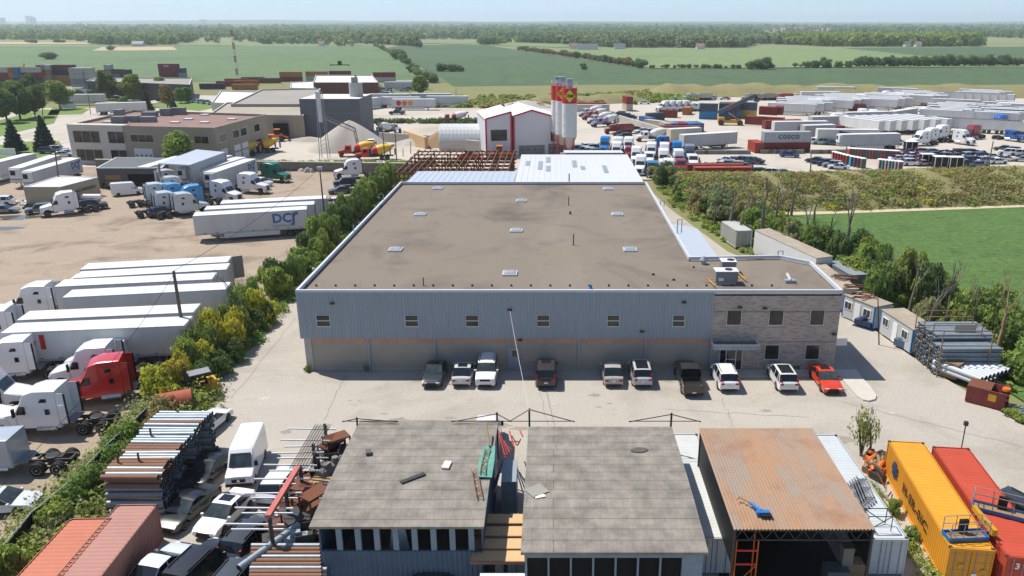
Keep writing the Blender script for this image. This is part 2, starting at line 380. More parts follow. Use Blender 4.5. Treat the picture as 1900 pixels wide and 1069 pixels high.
def bush_kit(seed, h, r, leaf, n, size, long=1.0):
    rg = random.Random(seed); K = Kit(); bl = []
    for i in range(9):
        a = rg.uniform(0, 6.28); q = rg.uniform(.1, .65) * r; z = h * rg.uniform(.25, .72)
        bl.append((math.cos(a) * q * long, math.sin(a) * q, z, r * rg.uniform(.3, .5) * long, r * rg.uniform(.3, .5), h * rg.uniform(.18, .3)))
    K.add('foliage', leafmesh('foliage', bl, n, size, seed, leaf))
    t = MB().use('bark')
    for i in range(4):
        a = rg.uniform(0, 6.28); t.cyl((0, 0, 0), (math.cos(a) * r * .4, math.sin(a) * r * .4, h * .6), .06, .03, 5, cap=False)
    for i in range(12):
        a = rg.uniform(0, 6.28); q = rg.uniform(.2, .75) * r; z = h * rg.uniform(.8, 1.12); t.use('bark_dead').cyl((math.cos(a) * q * .5, math.sin(a) * q * .5, h * .3), (math.cos(a) * q, math.sin(a) * q, z), .014, .004, 3, cap=False)
    K.add('stem', t); return K
def bare_kit(seed, h, m='bark_dead', tr=.33, depth=6, spread=.42):
    rg = random.Random(seed); K = Kit(); t = MB().use(m)
    t.cyl((0, 0, 0), (.05, 0, h * .22), tr, tr * .8, 8, cap=False); K.add('trunk', t, smooth=60)
    c = MB().use(m); limbs(c, (.05, 0, h * .22), (rg.uniform(-.15, .15), rg.uniform(-.15, .15), 1), h * .26, tr * .78, depth, rg, spread, 6, .3, .017)
    K.add('branch', c, smooth=60); return K
TREE = [tree_kit(10 + i, 1.0 * h, r, lf, n, s, tr) for i, (h, r, lf, n, s, tr) in enumerate([
    (10, 4.6, 'leaf_dark', 7000, .30, .28), (9, 4.4, 'leaf_green', 6500, .30, .26), (8, 3.6, 'leaf_green', 5200, .28, .22), (11, 5, 'leaf_dark', 7500, .33, .3), (8, 3.5, 'leaf_lime', 5000, .28, .2), (8, 3.2, 'leaf_bronze', 4600, .27, .2)])]
CONE = [tree_kit(30, 9, 2.6, 'leaf_conifer', 5200, .3, .18, 'cone'), tree_kit(31, 6, 1.9, 'leaf_conifer', 3600, .26, .14, 'cone')]
BUSH = {k: [bush_kit(40 + 7 * i + j, 1, 1, k, 2600, .075) for j in range(3)] for i, k in enumerate(('leaf_green', 'leaf_dark', 'leaf_yellow', 'leaf_lime', 'leaf_grey', 'leaf_far', 'weed', 'leaf_bronze'))}
BARE = [bare_kit(70, 10), bare_kit(71, 9, 'bark_dead', .28, 6, .5), bare_kit(72, 11, 'bark_dead', .34, 6, .36), bare_kit(73, 9, 'bark', .25, 6, .55), bare_kit(74, 11, 'bark_orange', .3, 4, .4)]
def bush(name, leaf, p, r, h, label, group, i=0, cat='bush'):
    return spawn(BUSH[leaf][i % 3], name, label, cat, p, random.uniform(0, 6.28), None, group, (r, r * random.uniform(.85, 1.15), h))

# ---------------------------------------------------------------- wheels and vehicles (front of every vehicle is +x)
def wheel(mb, x, y, r, w, side, dual=False, rimm='rim'):
    s = side; ya = y
    mb.use('rubber').revolve([(-w / 2, r * .62), (-w / 2, r * .93), (-w * .36, r), (w * .36, r), (w / 2, r * .93), (w / 2, r * .62)], 'y', 18, (x, ya, r))
    mb.use(rimm).revolve([(0, r * .08), (0, r * .6), (s * (w * .5 + .012), r * .62), (s * (w * .46), r * .5), (s * w * .3, r * .16), (s * w * .52, r * .14), (s * w * .52, r * .02)] if s > 0 else
                         [(s * w * .52, r * .02), (s * w * .52, r * .14), (s * w * .3, r * .16), (s * (w * .46), r * .5), (s * (w * .5 + .012), r * .62), (0, r * .6), (0, r * .08)], 'y', 14, (x, ya, r))
CARDIM = {  # L, W, belt z, roof z, hood z, windscreen base x, roof front x, roof rear x, rear glass base x, tail z
    'sedan': (4.75, 1.84, .90, 1.44, .80, 1.08, .22, -.88, -1.78, .98),
    'suv': (4.65, 1.88, 1.06, 1.70, 1.02, 1.10, .52, -1.75, -2.12, 1.10),
    'bigsuv': (4.85, 1.92, 1.14, 1.84, 1.12, 1.12, .62, -2.05, -2.28, 1.16),
    'hatch': (4.30, 1.80, .96, 1.50, .90, 1.00, .40, -1.40, -1.95, 1.00),
    'pickup': (5.80, 2.02, 1.18, 1.90, 1.14, 1.20, .62, -.75, -.95, 1.16)}
def car_kit(kind='sedan', sunroof=None, detail=True, roofrack=False, plate=True):
    L, Wd, zb, zr, zh, xw, xrf, xrr, xg, zt = CARDIM[kind]; K = Kit(); h = L / 2
    wr = .335 if kind in ('sedan', 'hatch') else (.37 if kind != 'pickup' else .41)
    xf, xr = h - .92, -h + (.95 if kind != 'pickup' else 1.15); zl = .22 if kind in ('sedan', 'hatch') else .28
    def arch(xc):
        a = wr + .06; return [(xc + a * math.cos(t), max(zl, wr + a * math.sin(t))) for t in [math.pi * q / 7 for q in range(0, 8)]]
    b = MB().use('paint')
    low = [(-h + .08, zl + .06)] + arch(xr)[::-1] + arch(xf)[::-1] + [(h - .12, zl + .02)]
    if kind == 'pickup':
        top = [(h - .02, .5), (h, .75), (h - .06, zh - .10), (h - .25, zh - .02), (xw + .05, zh + .04), (xw - .1, zb + .02), (xg, zb), (xg - .02, .75), (-h + .12, .75), (-h + .12, zb - .02), (-h, zb - .02), (-h, .55)]
    else:
        top = [(h - .03, .42), (h, .60), (h - .05, zh - .20), (h - .28, zh - .05), (h - .8, zh + .02), (xw, zb - .02), (xg, zb + .02), (-h + .12 if kind == 'sedan' else xg - .05, zt), (-h + .02, zt - .12), (-h, .62), (-h + .02, .42)]
    tp = lambda x, z: (1 - .10 * max(0, (abs(x) / h - .55) / .45) ** 2) * (1 - .05 * max(0, (z - .6)) / .5) * (1 - .03 * max(0, .45 - z) / .25)
    b.sideprof(low + top, Wd, .05, .035, tp)
    if kind == 'pickup':
        b.box(xg - .02, -h + .1, .80, .93, .7, zb); b.box(xg - .02, -h + .1, -.93, -.80, .7, zb)
        b.use('black').box(xg - .03, -h + .13, -.8, .8, .76, .79)
        b.use('paint')
    # roof and pillars
    wt = Wd * .40; wb = Wd * .475
    rt = [(xrf, zr - .05), (xrf * .4 + xrr * .1, zr), (xrr * .6, zr), (xrr, zr - .05)]
    n = len(rt); vs = []
    for yy, dz in ((-wt, -.03), (-wt * .8, 0), (0, .02), (wt * .8, 0), (wt, -.03)):
        vs += [(x, yy, z + dz) for x, z in rt]
    b.add(vs, [(j * n + i + 1, j * n + i, (j + 1) * n + i, (j + 1) * n + i + 1) for j in range(4) for i in range(n - 1)])
    for sy in (-1, 1):
        def pil(x0, x1, z1, w_):
            b.add([(x0 - w_, sy * wb, zb), (x0 + w_, sy * wb, zb), (x1 + w_, sy * (wt + .012), z1), (x1 - w_, sy * (wt + .012), z1)], [(0, 1, 2, 3)])
        pil(xw - .02, xrf, zr - .06, .045); pil(xg + .05, xrr, zr - .06, .09 if kind != 'sedan' else .12)
        mid = (xrf + xrr) * .5 + .1; pil(mid, mid, zr - .06, .045)
        if kind in ('suv', 'bigsuv'): pil(mid - 1.0, mid - .98, zr - .06, .05)
    K.add('body', b, smooth=38)
    # glass
    e = .012
    g = MB().use('windscreen'); g.add([(xw, -wb * .96, zb), (xw, wb * .96, zb), (xrf, wt * .95, zr - .05), (xrf, -wt * .95, zr - .05)], [(0, 1, 2, 3)]); K.add('windscreen', g)
    g = MB().use('glass'); g.add([(xg, -wb * .95, zb + .02), (xg, wb * .95, zb + .02), (xrr, wt * .94, zr - .05), (xrr, -wt * .94, zr - .05)], [(0, 3, 2, 1)]); K.add('rear_window', g)
    for sy in (-1, 1):
        g = MB().use('glass'); g.add([(xw, sy * (wb - e), zb), (xg, sy * (wb - e), zb), (xrr, sy * wt, zr - .05), (xrf, sy * wt, zr - .05)], [(0, 1, 2, 3)]); K.add('side_window', g)
    # wheels
    for x in (xf, xr):
        for sy in (-1, 1):
            m = MB(); wheel(m, x, sy * (Wd / 2 - .12), wr, .22, sy); K.add('wheel', m, smooth=40)
    if detail:
        for sy in (-1, 1):
            m = MB().use('head_light'); m.box(h - .20, h - .02, sy * Wd * .30 - .17, sy * Wd * .30 + .17, zh - .27, zh - .14); K.add('headlight', m)
            m = MB().use('red_light'); m.box(-h + (-.015), -h + .14, sy * Wd * .34 - .15, sy * Wd * .34 + .15, zt - .26, zt - .10)
            if kind in ('suv', 'bigsuv'): m.box(xg - .06, xg + .12, sy * Wd * .40 - .05, sy * Wd * .40 + .05, zb - .1, zb + .32)
            K.add('tail_light', m)
            m = MB().use('paint'); m.box(xw - .22, xw - .08, sy * (wb + .02), sy * (wb + .20), zb - .02, zb + .13); K.add('mirror', m, fix=True)
        m = MB().use('black'); m.box(h - .06, h + .012, -.45, .45, zh - .34, zh - .16); m.box(h - .09, h + .008, -.55, .55, .3, .44); K.add('grille', m)
        if plate:
            m = MB().use('plate'); m.box(-h - .02, -h + .01, -.17, .17, .66, .80) if kind != 'pickup' else m.box(-h - .03, -h, -.17, .17, .5, .63); K.add('number_plate', m)
        m = MB().use('black'); m.box(-h - .006, -h + .08, -.7, .7, .32, .44); K.add('bumper', m)
        if sunroof:
            m = MB().use('glass'); x0, x1, ww = sunroof; m.box(x0, x1, -ww, ww, zr + .004, zr + .03); K.add('sunroof', m)
        if roofrack:
            m = MB().use('dark_metal')
            for sy in (-1, 1): m.box(xrr * .8, xrf * .6, sy * wt * .85 - .02, sy * wt * .85 + .02, zr + .0, zr + .07)
            K.add('roof_rail', m)
    return K
CK = {'sedan': car_kit('sedan'), 'sedan_sun': car_kit('sedan', (-.75, -.05, .42)), 'suv': car_kit('suv', roofrack=True), 'suv_pano': car_kit('suv', (-1.5, .2, .55)), 'suv_sun': car_kit('bigsuv', (-.6, .2, .42)),
      'bigsuv': car_kit('bigsuv', roofrack=True), 'hatch': car_kit('hatch'), 'pickup': car_kit('pickup'),
      'far_sedan': car_kit('sedan', detail=False), 'far_suv': car_kit('suv', detail=False), 'far_pickup': car_kit('pickup', detail=False), 'far_hatch': car_kit('hatch', detail=False)}
def car(kit, p, rz, color, label, group=None, name='parked_car', cat='car', scale=None):
    return spawn(CK[kit], name, label, cat, (p[0], p[1], 0), rz, color, group, scale)
# van
def van_kit():
    K = Kit(); b = MB().use('paint'); h = 2.95
    arch = lambda xc: [(xc + .42 * math.cos(t), .36 + .42 * math.sin(t)) for t in [math.pi * q / 6 for q in range(6, -1, -1)]]
    b.sideprof([(-h, .45)] + arch(-1.75) + arch(1.95) + [(h - .05, .4), (h, .8), (h - .1, 1.15), (h - .95, 1.42), (1.25, 2.5), (.9, 2.66), (-h + .15, 2.70), (-h, 2.55)], 2.0, .09, .05, lambda x, z: 1 - .09 * max(0, z - 1.1) / 1.6)
    K.add('body', b, smooth=35)
    g = MB().use('windscreen'); g.quad((2.03, -.84, 1.50), (2.03, .84, 1.50), (1.40, .76, 2.36), (1.40, -.76, 2.36)); K.add('windscreen', g)
    for s in (-1, 1):
        g = MB().use('glass'); g.quad((1.75, s * .978, 1.45), (.85, s * .978, 1.45), (.85, s * .935, 2.15), (1.32, s * .935, 2.15)); K.add('side_window', g)
        for x in (-1.75, 1.95):
            m = MB(); wheel(m, x, s * .86, .36, .24, s); K.add('wheel', m, smooth=40)
        m = MB().use('head_light').box(h - .32, h - .04, s * .78 - .14, s * .78 + .14, .92, 1.12); K.add('headlight', m)
        m = MB().use('black').box(1.55, 1.72, s * 1.0, s * 1.22, 1.35, 1.75); K.add('mirror', m, fix=True)
    m = MB().use('black').box(h - .05, h + .02, -.5, .5, .72, .98).box(h - .08, h + .03, -.98, .98, .38, .6); K.add('grille', m)
    m = MB().use('chrome').revolve([(h + .02, .02), (h + .02, .11), (h + .035, .11), (h + .035, .02)], 'x', 14, (0, 0, .86)); K.add('badge', m)
    return K
# highway tractor with sleeper
def tractor_kit(hood=True, high=True, kind='aero', white=True, sleeper=True, detail=True):
    K = Kit(); zt = 3.95 if high else 3.0
    c = MB().use('paint')
    xb = -1.9 if sleeper else -.1
    if hood:
        prof = [(xb, .75), (1.35, .75), (1.35, 1.35), (1.5, 2.1), (.95, 2.95), (.55, zt - .25), (-.25, zt), (xb, zt - .02 if high else zt)]
    else:
        prof = [(xb, .75), (1.9, .6), (2.05, 1.6), (1.9, 2.9), (1.4, zt - .1), (xb, zt)]
    c.sideprof(prof, 2.4, .10, .03, lambda x, z: 1 - .06 * max(0, z - 2) / 2 - .08 * max(0, x - .3) / 1.4)
    K.add('cab', c, smooth=35)
    if hood:
        b = MB().use('paint')
        b.sideprof([(1.36, .95), (1.55, 1.0), (1.9, 1.25), (2.35, 1.3), (2.75, 1.1), (2.9, .75), (3.25, .70), (3.3, 1.3), (3.15, 1.62), (2.6, 1.82), (1.36, 2.08)], 2.2, .12, .04, lambda x, z: 1 - .16 * max(0, x - 1.5) / 1.8)
        K.add('hood', b, smooth=35)
        g = MB().use('dark_metal').box(3.24, 3.34, -.45, .45, .78, 1.5); K.add('grille', g)
        g = MB().use('chrome').box(3.1, 3.42, -1.12, 1.12, .42, .72); K.add('bumper', g)
    else:
        g = MB().use('dark_metal').box(2.0, 2.09, -.8, .8, .75, 1.35); K.add('grille', g)
        g = MB().use('chrome').box(1.9, 2.15, -1.15, 1.15, .38, .62); K.add('bumper', g)
    g = MB().use('windscreen')
    if hood: g.quad((1.515, -.92, 2.14), (1.515, .92, 2.14), (1.07, .86, 2.86), (1.07, -.86, 2.86))
    else: g.quad((2.07, -.98, 1.8), (2.07, .98, 1.8), (1.955, .95, 2.75), (1.955, -.95, 2.75))
    K.add('windscreen', g)
    for s in (-1, 1):
        g = MB().use('glass'); x0, x1 = ((.55, 1.25) if hood else (.9, 1.75))
        g.quad((x1, s * 1.20, 2.02), (x0, s * 1.212, 2.02), (x0, s * 1.165, 2.68), (x1 - .25, s * 1.14, 2.68)); K.add('side_window', g)
        if sleeper:
            g = MB().use('glass'); g.quad((-.9, s * 1.212, 1.95), (-1.25, s * 1.212, 1.95), (-1.25, s * 1.185, 2.4), (-.9, s * 1.185, 2.4))
            if high: g.quad((-.55, s * 1.17, 2.98), (-1.15, s * 1.17, 2.98), (-1.15, s * 1.155, 3.28), (-.75, s * 1.155, 3.28))
            K.add('sleeper_window', g)
            if high and detail:
                f = MB().use('paint'); f.box(xb - .55, xb + .02, s * 1.12 - .02, s * 1.12 + .02, 1.1, zt - .25); f.use('black').box(xb - .68, xb - .54, s * 1.12 - .025, s * 1.12 + .025, 1.05, zt - .3); K.add('side_fairing', f)
        m = MB().use('black').box(1.3 if hood else 1.8, 1.42 if hood else 1.92, s * 1.22, s * 1.5, 1.9, 2.6); K.add('mirror', m)
        f = MB().use('chrome').cyl((-1.6, s * 1.0, .72), (-.1, s * 1.0, .72), .30, .30, 12); K.add('fuel_tank', f, smooth=40)
        hl = MB().use('head_light').box(3.02, 3.25, s * .8 - .16, s * .8 + .16, 1.15, 1.42) if hood else MB().use('head_light').box(2.0, 2.1, s * .95 - .14, s * .95 + .14, .8, 1.05)
        K.add('headlight', hl)
    fr = MB().use('dark_metal'); fr.box(-5.6, 2.9, -.5, -.38, .75, 1.0).box(-5.6, 2.9, .38, .5, .75, 1.0)
    for x in (-2.3, -3.1, -4.9, -5.5): fr.box(x - .06, x + .06, -.5, .5, .78, .96)
    K.add('chassis', fr)
    fw = MB().use('black').revolve([(0, .05), (0, .5), (.08, .52), (.12, .4), (.12, .05)], 'z', 14, (-4.1, 0, 1.02)).box(-4.9, -4.3, -.35, .35, .98, 1.08); K.add('fifth_wheel', fw)
    dk = MB().use('grey_metal').box(-2.75, -1.95, -.9, .9, 1.0, 1.05); K.add('deck_plate', dk)
    for s in (-1, 1):
        m = MB(); wheel(m, 2.32 if hood else 1.2, s * 1.02, .51, .3, s, rimm='rim'); K.add('wheel', m, smooth=40)
        for x in (-3.45, -4.85):
            m = MB(); wheel(m, x, s * .78, .51, .27, -s); wheel(m, x, s * 1.08, .51, .27, s); K.add('wheel', m, smooth=40)
            if detail: ax = MB().use('black').box(x - .55, x + .55, s * .7, s * 1.2, 1.06, 1.1)
    return K
TK = {'high': tractor_kit(), 'low': tractor_kit(high=False), 'cabover': tractor_kit(hood=False), 'day': tractor_kit(high=False, sleeper=False)}
def tractor(kit, p, rz, color, label, group='highway tractors'): return spawn(TK[kit], 'tractor_unit', label, 'truck', (p[0], p[1], 0), rz, color, group)
mat('hvac0', (176, 180, 184), .5, var=.08, scale=2)
# 53 ft box trailer, front = +x
def trailer_kit(L=16.15, reefer=False, skirt=True, wheels=2, open_door=False):
    K = Kit(); h = L / 2; b = MB().use('paint_flat'); b.box(-h, h, -1.3, 1.3, 1.12, 4.06)
    b.use('hvac0')
    for s in (-1, 1):   # posts and rivet rails
        b.use('hvac0').box(-h, h, s * 1.302 - .012, s * 1.302 + .012, 1.10, 1.32); b.box(-h, h, s * 1.302 - .012, s * 1.302 + .012, 3.98, 4.07)
        n = int(L / 1.22); b.use('paint_flat')
        for i in range(1, n): b.box(-h + i * L / n - .012, -h + i * L / n + .012, s * 1.304 - .008, s * 1.304 + .008, 1.32, 3.98)
    b.use('black')
    for s in (-1, 1):
        for i in range(9): b.box(-h + 1 + i * 1.7, -h + 1.35 + i * 1.7, s * 1.32 - .004, s * 1.32 + .004, 1.36, 1.42)
    K.add('body', b)
    r = MB().use('white_metal'); n = int(L / 1.22)
    vs = [];
    r.box(-h + .02, h - .02, -1.27, 1.27, 4.062, 4.085)
    for i in range(1, n): r.box(-h + i * L / n - .03, -h + i * L / n + .03, -1.27, 1.27, 4.086, 4.098)
    K.add('roof', r)
    d = MB().use('white_metal').box(-h - .05, -h - .002, -1.22, -.02, 1.2, 3.98).box(-h - .05, -h - .002, .02, 1.22, 1.2, 3.98)
    d.use('grey_metal')
    for y in (-.9, -.3, .3, .9): d.cyl((-h - .07, y, 1.2), (-h - .07, y, 3.95), .022, .022, 5)
    K.add('rear_door', d)
    f = MB().use('dark_metal').box(-h + .1, h - .1, -.5, -.35, .95, 1.11).box(-h + .1, h - .1, .35, .5, .95, 1.11).box(-h, -h + .1, -1.2, 1.2, .5, .62).box(-h, -h + .08, -.8, -.7, .5, 1.1).box(-h, -h + .08, .7, .8, .5, 1.1)
    K.add('chassis', f)
    for s in (-1, 1):
        g = MB().use('grey_metal').box(h - 2.9, h - 2.7, s * .95 - .07, s * .95 + .07, .08, 1.1).box(h - 3.0, h - 2.6, s * .95 - .15, s * .95 + .15, 0, .08); K.add('landing_leg', g)
        for i in range(wheels):
            x = -h + 1.5 + 1.25 * i; m = MB(); wheel(m, x, s * 1.12, .5, .27, s); wheel(m, x, s * .8, .5, .27, -s); K.add('wheel', m, smooth=40)
        if skirt: m = MB().use('white_metal').box(-h + 4.2, h - 4.0, s * 1.26 - .01, s * 1.26 + .01, .42, 1.1); K.add('side_skirt', m)
        m = MB().use('red_light').box(-h - .06, -h - .01, s * 1.1 - .1, s * 1.1 + .1, .98, 1.1); K.add('tail_light', m)
    if reefer:
        m = MB().use('white_metal').box(h, h + .42, -.98, .98, 1.9, 3.9); m.use('black').box(h + .42, h + .45, -.8, .1, 2.7, 3.6).box(h + .05, h + .44, -.99, .99, 1.88, 2.0).use('white_metal').box(h + .42, h + .46, .15, .8, 2.5, 3.5); K.add('cooling_unit', m)
    if open_door:
        m = MB().use('grey_metal').at((-h, -1.3, 0), R(200)).box(0, 1.2, -.03, .03, 1.2, 3.98); K.add('rear_door', m)
    return K
RK = {'dry': trailer_kit(), 'reefer': trailer_kit(reefer=True), 'noskirt': trailer_kit(skirt=False), 'tri': trailer_kit(skirt=False, wheels=3), 'short': trailer_kit(9.5, skirt=False), 'open': trailer_kit(open_door=True)}
def trailer(kit, p, rz, label, color=(232, 232, 230), group='box trailers'): return spawn(RK[kit], 'box_trailer', label, 'trailer', (p[0], p[1], 0), rz, color, group)
# shipping container, doors at -x
def cont_kit(L=12.19, H=2.59, fine=False):
    K = Kit(); h = L / 2; w = 1.2; b = MB().use('paint_flat'); p = .28 if fine else .55; dp = .045
    b.corr((-h + .08, -w, .15), (h - .08, -w, .15), (0, 0, H - .3), p, dp, (0, 1, 0)); b.corr((-h + .08, w, .15), (h - .08, w, .15), (0, 0, H - .3), p, dp, (0, -1, 0))
    b.corr((h - .04, -w + .05, .15), (h - .04, w - .05, .15), (0, 0, H - .3), p, dp, (-1, 0, 0))
    b.corr((-h + .1, -w + .06, H - .03), (h - .1, -w + .06, H - .03), (0, 2 * w - .12, 0), p * 1.2, .022, (0, 0, -1))
    b.box(-h + .1, h - .1, -w + .06, w - .06, .05, .2)
    K.add('body', b)
    f = MB().use('paint_flat')
    for s in (-1, 1):
        f.box(-h, h, s * w - .02 + .01 * s, s * w + .03 + .01 * s - .01, H - .14, H).box(-h, h, s * w - .02, s * w + .03, 0, .16)
        for e in (-1, 1): f.box(e * h - .08 if e > 0 else -h - .001, h + .001 if e > 0 else -h + .08, s * w - .06, s * w + .035, .0, H + .003)
    for e in (-1, 1): f.box(e * h - .05, e * h + .05 - .03, -w, w, H - .13, H - .002)
    f.use('dark_metal')
    for s in (-1, 1):
        for e in (-1, 1): f.box(e * (h - .09) - .09, e * (h - .09) + .095, s * (w - .05) - .08, s * (w - .05) + .09, H - .11, H + .02)
    K.add('frame', f)
    for s in (-1, 1):
        d = MB().use('paint_flat').box(-h - .01, -h + .05, min(s * .02, s * (w - .06)), max(s * .02, s * (w - .06)), .16, H - .13)
        for z in (.55, 1.1, 1.65, 2.2): d.box(-h - .025, -h, min(s * .05, s * (w - .1)), max(s * .05, s * (w - .1)), z - .03, z + .03)
        i = K.add('door', d)
        r = MB().use('galv')
        for y in (.3, .85): r.cyl((-h - .05, s * y, .12), (-h - .05, s * y, H - .1), .022, .022, 6)
        K.add('lock_rod', r, i)
    return K
NK = {'far40': cont_kit(), 'far20': cont_kit(6.06), 'near40': cont_kit(fine=True), 'near20': cont_kit(6.06, fine=True)}
def container(kit, p, rz, label, color, group='shipping containers', z=0.0): return spawn(NK[kit], 'shipping_container', label, 'container', (p[0], p[1], z), rz, color, group)
# concrete mixer truck
def mixer_kit():
    K = Kit(); c = MB().use('paint'); c.sideprof([(.6, .8), (2.2, .8), (2.3, 1.5), (2.0, 2.75), (.6, 2.8)], 2.3, .08, .02); K.add('cab', c, smooth=35)
    b = MB().use('paint').sideprof([(2.3, .9), (2.9, 1.2), (3.4, 1.2), (3.7, .8), (3.85, .8), (3.8, 1.5), (2.3, 1.75)], 1.9, .1, .03); K.add('hood', b, smooth=35)
    g = MB().use('windscreen').quad((2.29, -.95, 1.75), (2.29, .95, 1.75), (2.08, .9, 2.6), (2.08, -.9, 2.6)); K.add('windscreen', g)
    for s in (-1, 1):
        g = MB().use('glass').quad((1.9, s * 1.165, 1.8), (.95, s * 1.165, 1.8), (.95, s * 1.155, 2.5), (1.8, s * 1.155, 2.5)); K.add('side_window', g)
        for x in (3.1, -2.4, -3.75):
            m = MB(); wheel(m, x, s * 1.0, .52, .4, s); K.add('wheel', m, smooth=40)
    f = MB().use('dark_metal').box(-5.2, 3.7, -.5, .5, .75, 1.0).box(-1.2, .3, -1.15, 1.15, .7, 1.25); f.use('grey_metal').box(-4.6, -4.3, -.8, .8, 1.0, 2.9).box(-.3, 0, -.7, .7, 1.0, 2.2); K.add('chassis', f)
    d = MB(); d.at((-2.2, 0, 2.35), 0, 0, R(-13) * -1); d.use('drum_front').revolve([(1.9, .2), (2.0, .75), (1.3, 1.05), (.7, 1.17)][::-1], 'x', 20); d.use('drum_back').revolve([(.7, 1.17), (-.6, 1.2), (-1.6, .95), (-2.9, .5), (-2.9, .2)][::-1], 'x', 20)
    K.add('drum', d, smooth=50)
    h = MB().use('grey_metal').at((-5.1, 0, 3.0)).box(-.5, .3, -.5, .5, 0, .5); h.at().box(-5.8, -5.4, -.3, .3, 1.0, 2.5); K.add('hopper', h)
    return K
mat('drum_front', objc=True, rough=.45, var=.05); mat('drum_back', (226, 222, 214), .55, var=.06)
MK_white = mixer_kit()
MATS['drum_back2'] = mat('drum_yellow', (236, 190, 60), .5, var=.05)
_s = MATS['drum_back']; MATS['drum_back'] = MATS['drum_yellow']; MK_red = mixer_kit(); MATS['drum_back'] = _s
VAN = van_kit()
# dump truck
def dump_kit():
    K = Kit(); K.p = list(mixer_kit().p[:2 + 1])
    for s in (-1, 1):
        for x in (3.1, -2.4, -3.75):
            m = MB(); wheel(m, x, s * 1.0, .52, .4, s); K.add('wheel', m, smooth=40)
    K.add('chassis', MB().use('dark_metal').box(-4.8, 3.7, -.5, .5, .75, 1.0))
    b = MB().use('paint').box(-4.9, .4, -1.22, -1.14, 1.1, 2.7).box(-4.9, .4, 1.14, 1.22, 1.1, 2.7).box(.3, .4, -1.14, 1.14, 1.1, 2.9).box(-4.9, -4.82, -1.14, 1.14, 1.1, 2.6).box(-4.9, .4, -1.14, 1.14, 1.08, 1.2)
    for i in range(6):
        for s in (-1, 1): b.box(-4.7 + i, -4.6 + i, s * 1.25 - .04, s * 1.25 + .04, 1.1, 2.7)
    K.add('dump_body', b); return K
DUMP = dump_kit()
# ---------------------------------------------------------------- ground, fields, roads
mat('land', (124, 134, 92), .95, k=.85, var=.15, scale=.004, rgb2=(134, 136, 92), detail=9)
mat('rough_grass', (150, 142, 96), .95, k=.8, var=.22, scale=.045, rgb2=(112, 122, 70), detail=10, bump=.4, bscale=3)
mat('lawn', (124, 146, 70), .95, k=.8, var=.12, scale=.08, rgb2=(100, 128, 56), detail=8)
mat('field_tan', (188, 172, 132), .95, k=.8, var=.1, scale=.01)
mat('road_pale', (196, 190, 178), .9, k=.8, var=.06, scale=.1)
mat('puddle', (120, 110, 96), .1, k=.6, var=.15, scale=.6, spec=.5)
mat('crack', (150, 144, 134), .9, k=.8, var=.08)
def sheet(name, pts, z, m, px=True):
    mb = MB().use(m); P_ = [(*G(x, y)[:2], z) for x, y in pts] if px else [(x, y, z) for x, y in pts]
    a = sum(P_[i][0] * P_[(i + 1) % len(P_)][1] - P_[(i + 1) % len(P_)][0] * P_[i][1] for i in range(len(P_)))
    if a < 0: P_ = P_[::-1]
    mb.add(P_, [tuple(range(len(P_)))]); return struct(name, mb)
sheet('ground', [(-26000, -300), (26000, -300), (26000, 30000), (-26000, 30000)], -.6, 'land', False)
sheet('rough_ground', [(-420, 10), (420, 10), (420, 520), (-420, 520)], -.20, 'rough_grass', False)
sheet('field', [(-160, 142), (405, 152), (800, 150), (835, 154), (700, 84), (640, 84), (300, 86), (-700, 84)], -.12, 'field_green')
sheet('field', [(745, 84), (722, 88), (842, 160), (1140, 156), (1420, 161), (2300, 152), (2300, 124), (1200, 127), (965, 93), (890, 82)], -.13, 'field_dark')
sheet('field', [(975, 92), (1210, 126), (2300, 122), (2300, 84), (1080, 91)], -.11, 'field_light')
sheet('field', [(1560, 89), (1700, 102), (1830, 113), (2300, 119), (2300, 84)], -.06, 'field_dark')
sheet('field', [(770, 80), (890, 83), (1040, 88), (1300, 84), (900, 76)], -.05, 'field_light')
sheet('field', [(-400, 82), (170, 82), (175, 79), (-400, 76)], -.03, 'field_tan')
sheet('field', [(170, 94), (330, 93), (320, 87), (190, 87)], -.02, 'field_tan')
sheet('field', [(320, 84), (620, 86), (560, 77), (320, 77)], -.03, 'field_light')
# yards
sheet('dirt_yard', [(-190, 20), (-31.5, 20), (-31.5, 178), (-190, 178)], -.008, 'dirt', False)
sheet('parking_yard', [(-31.4, 18), (45, 18), (45, 45), (38.2, 57), (35.6, 68), (33.3, 85), (30, 97), (25, 108), (20.5, 136), (18, 162), (-31.4, 162)], 0, 'asphalt_pale', False)
sheet('plant_yard', [(-190, 178.1), (60, 162.5), (60, 232), (20, 310), (-230, 310)], -.016, 'gravel_lot', False)
sheet('truck_lot', [(18, 162.7), (170, 162.7), (300, 262), (300, 352), (150, 352), (75, 365), (12, 318), (20, 232)], -.006, 'gravel_lot', False)
sheet('road', [(-60, 275), (120, 232), (215, 197), (330, 189), (600, 196), (600, 185), (420, 178), (330, 176), (260, 192), (230, 190), (140, 222), (-60, 262)], .02, 'road_pale')
sheet('lawn', [(-60, 268), (100, 229), (112, 205), (80, 203), (-60, 238)], .03, 'lawn')
sheet('lawn', [(88, 214), (152, 212), (166, 203), (140, 198), (98, 198)], .03, 'lawn')
sheet('lawn', [(-60, 300), (60, 296), (122, 285), (110, 262), (60, 262), (-60, 276)], .03, 'lawn')
sheet('lawn', [(265, 197), (370, 206), (440, 192), (330, 186)], .035, 'lawn')
sheet('soy_field', [(41, 60), (60, 20), (260, 20), (260, 148), (118, 143.5), (86, 139), (38, 131), (33, 112)], -.05, 'field_near', False)
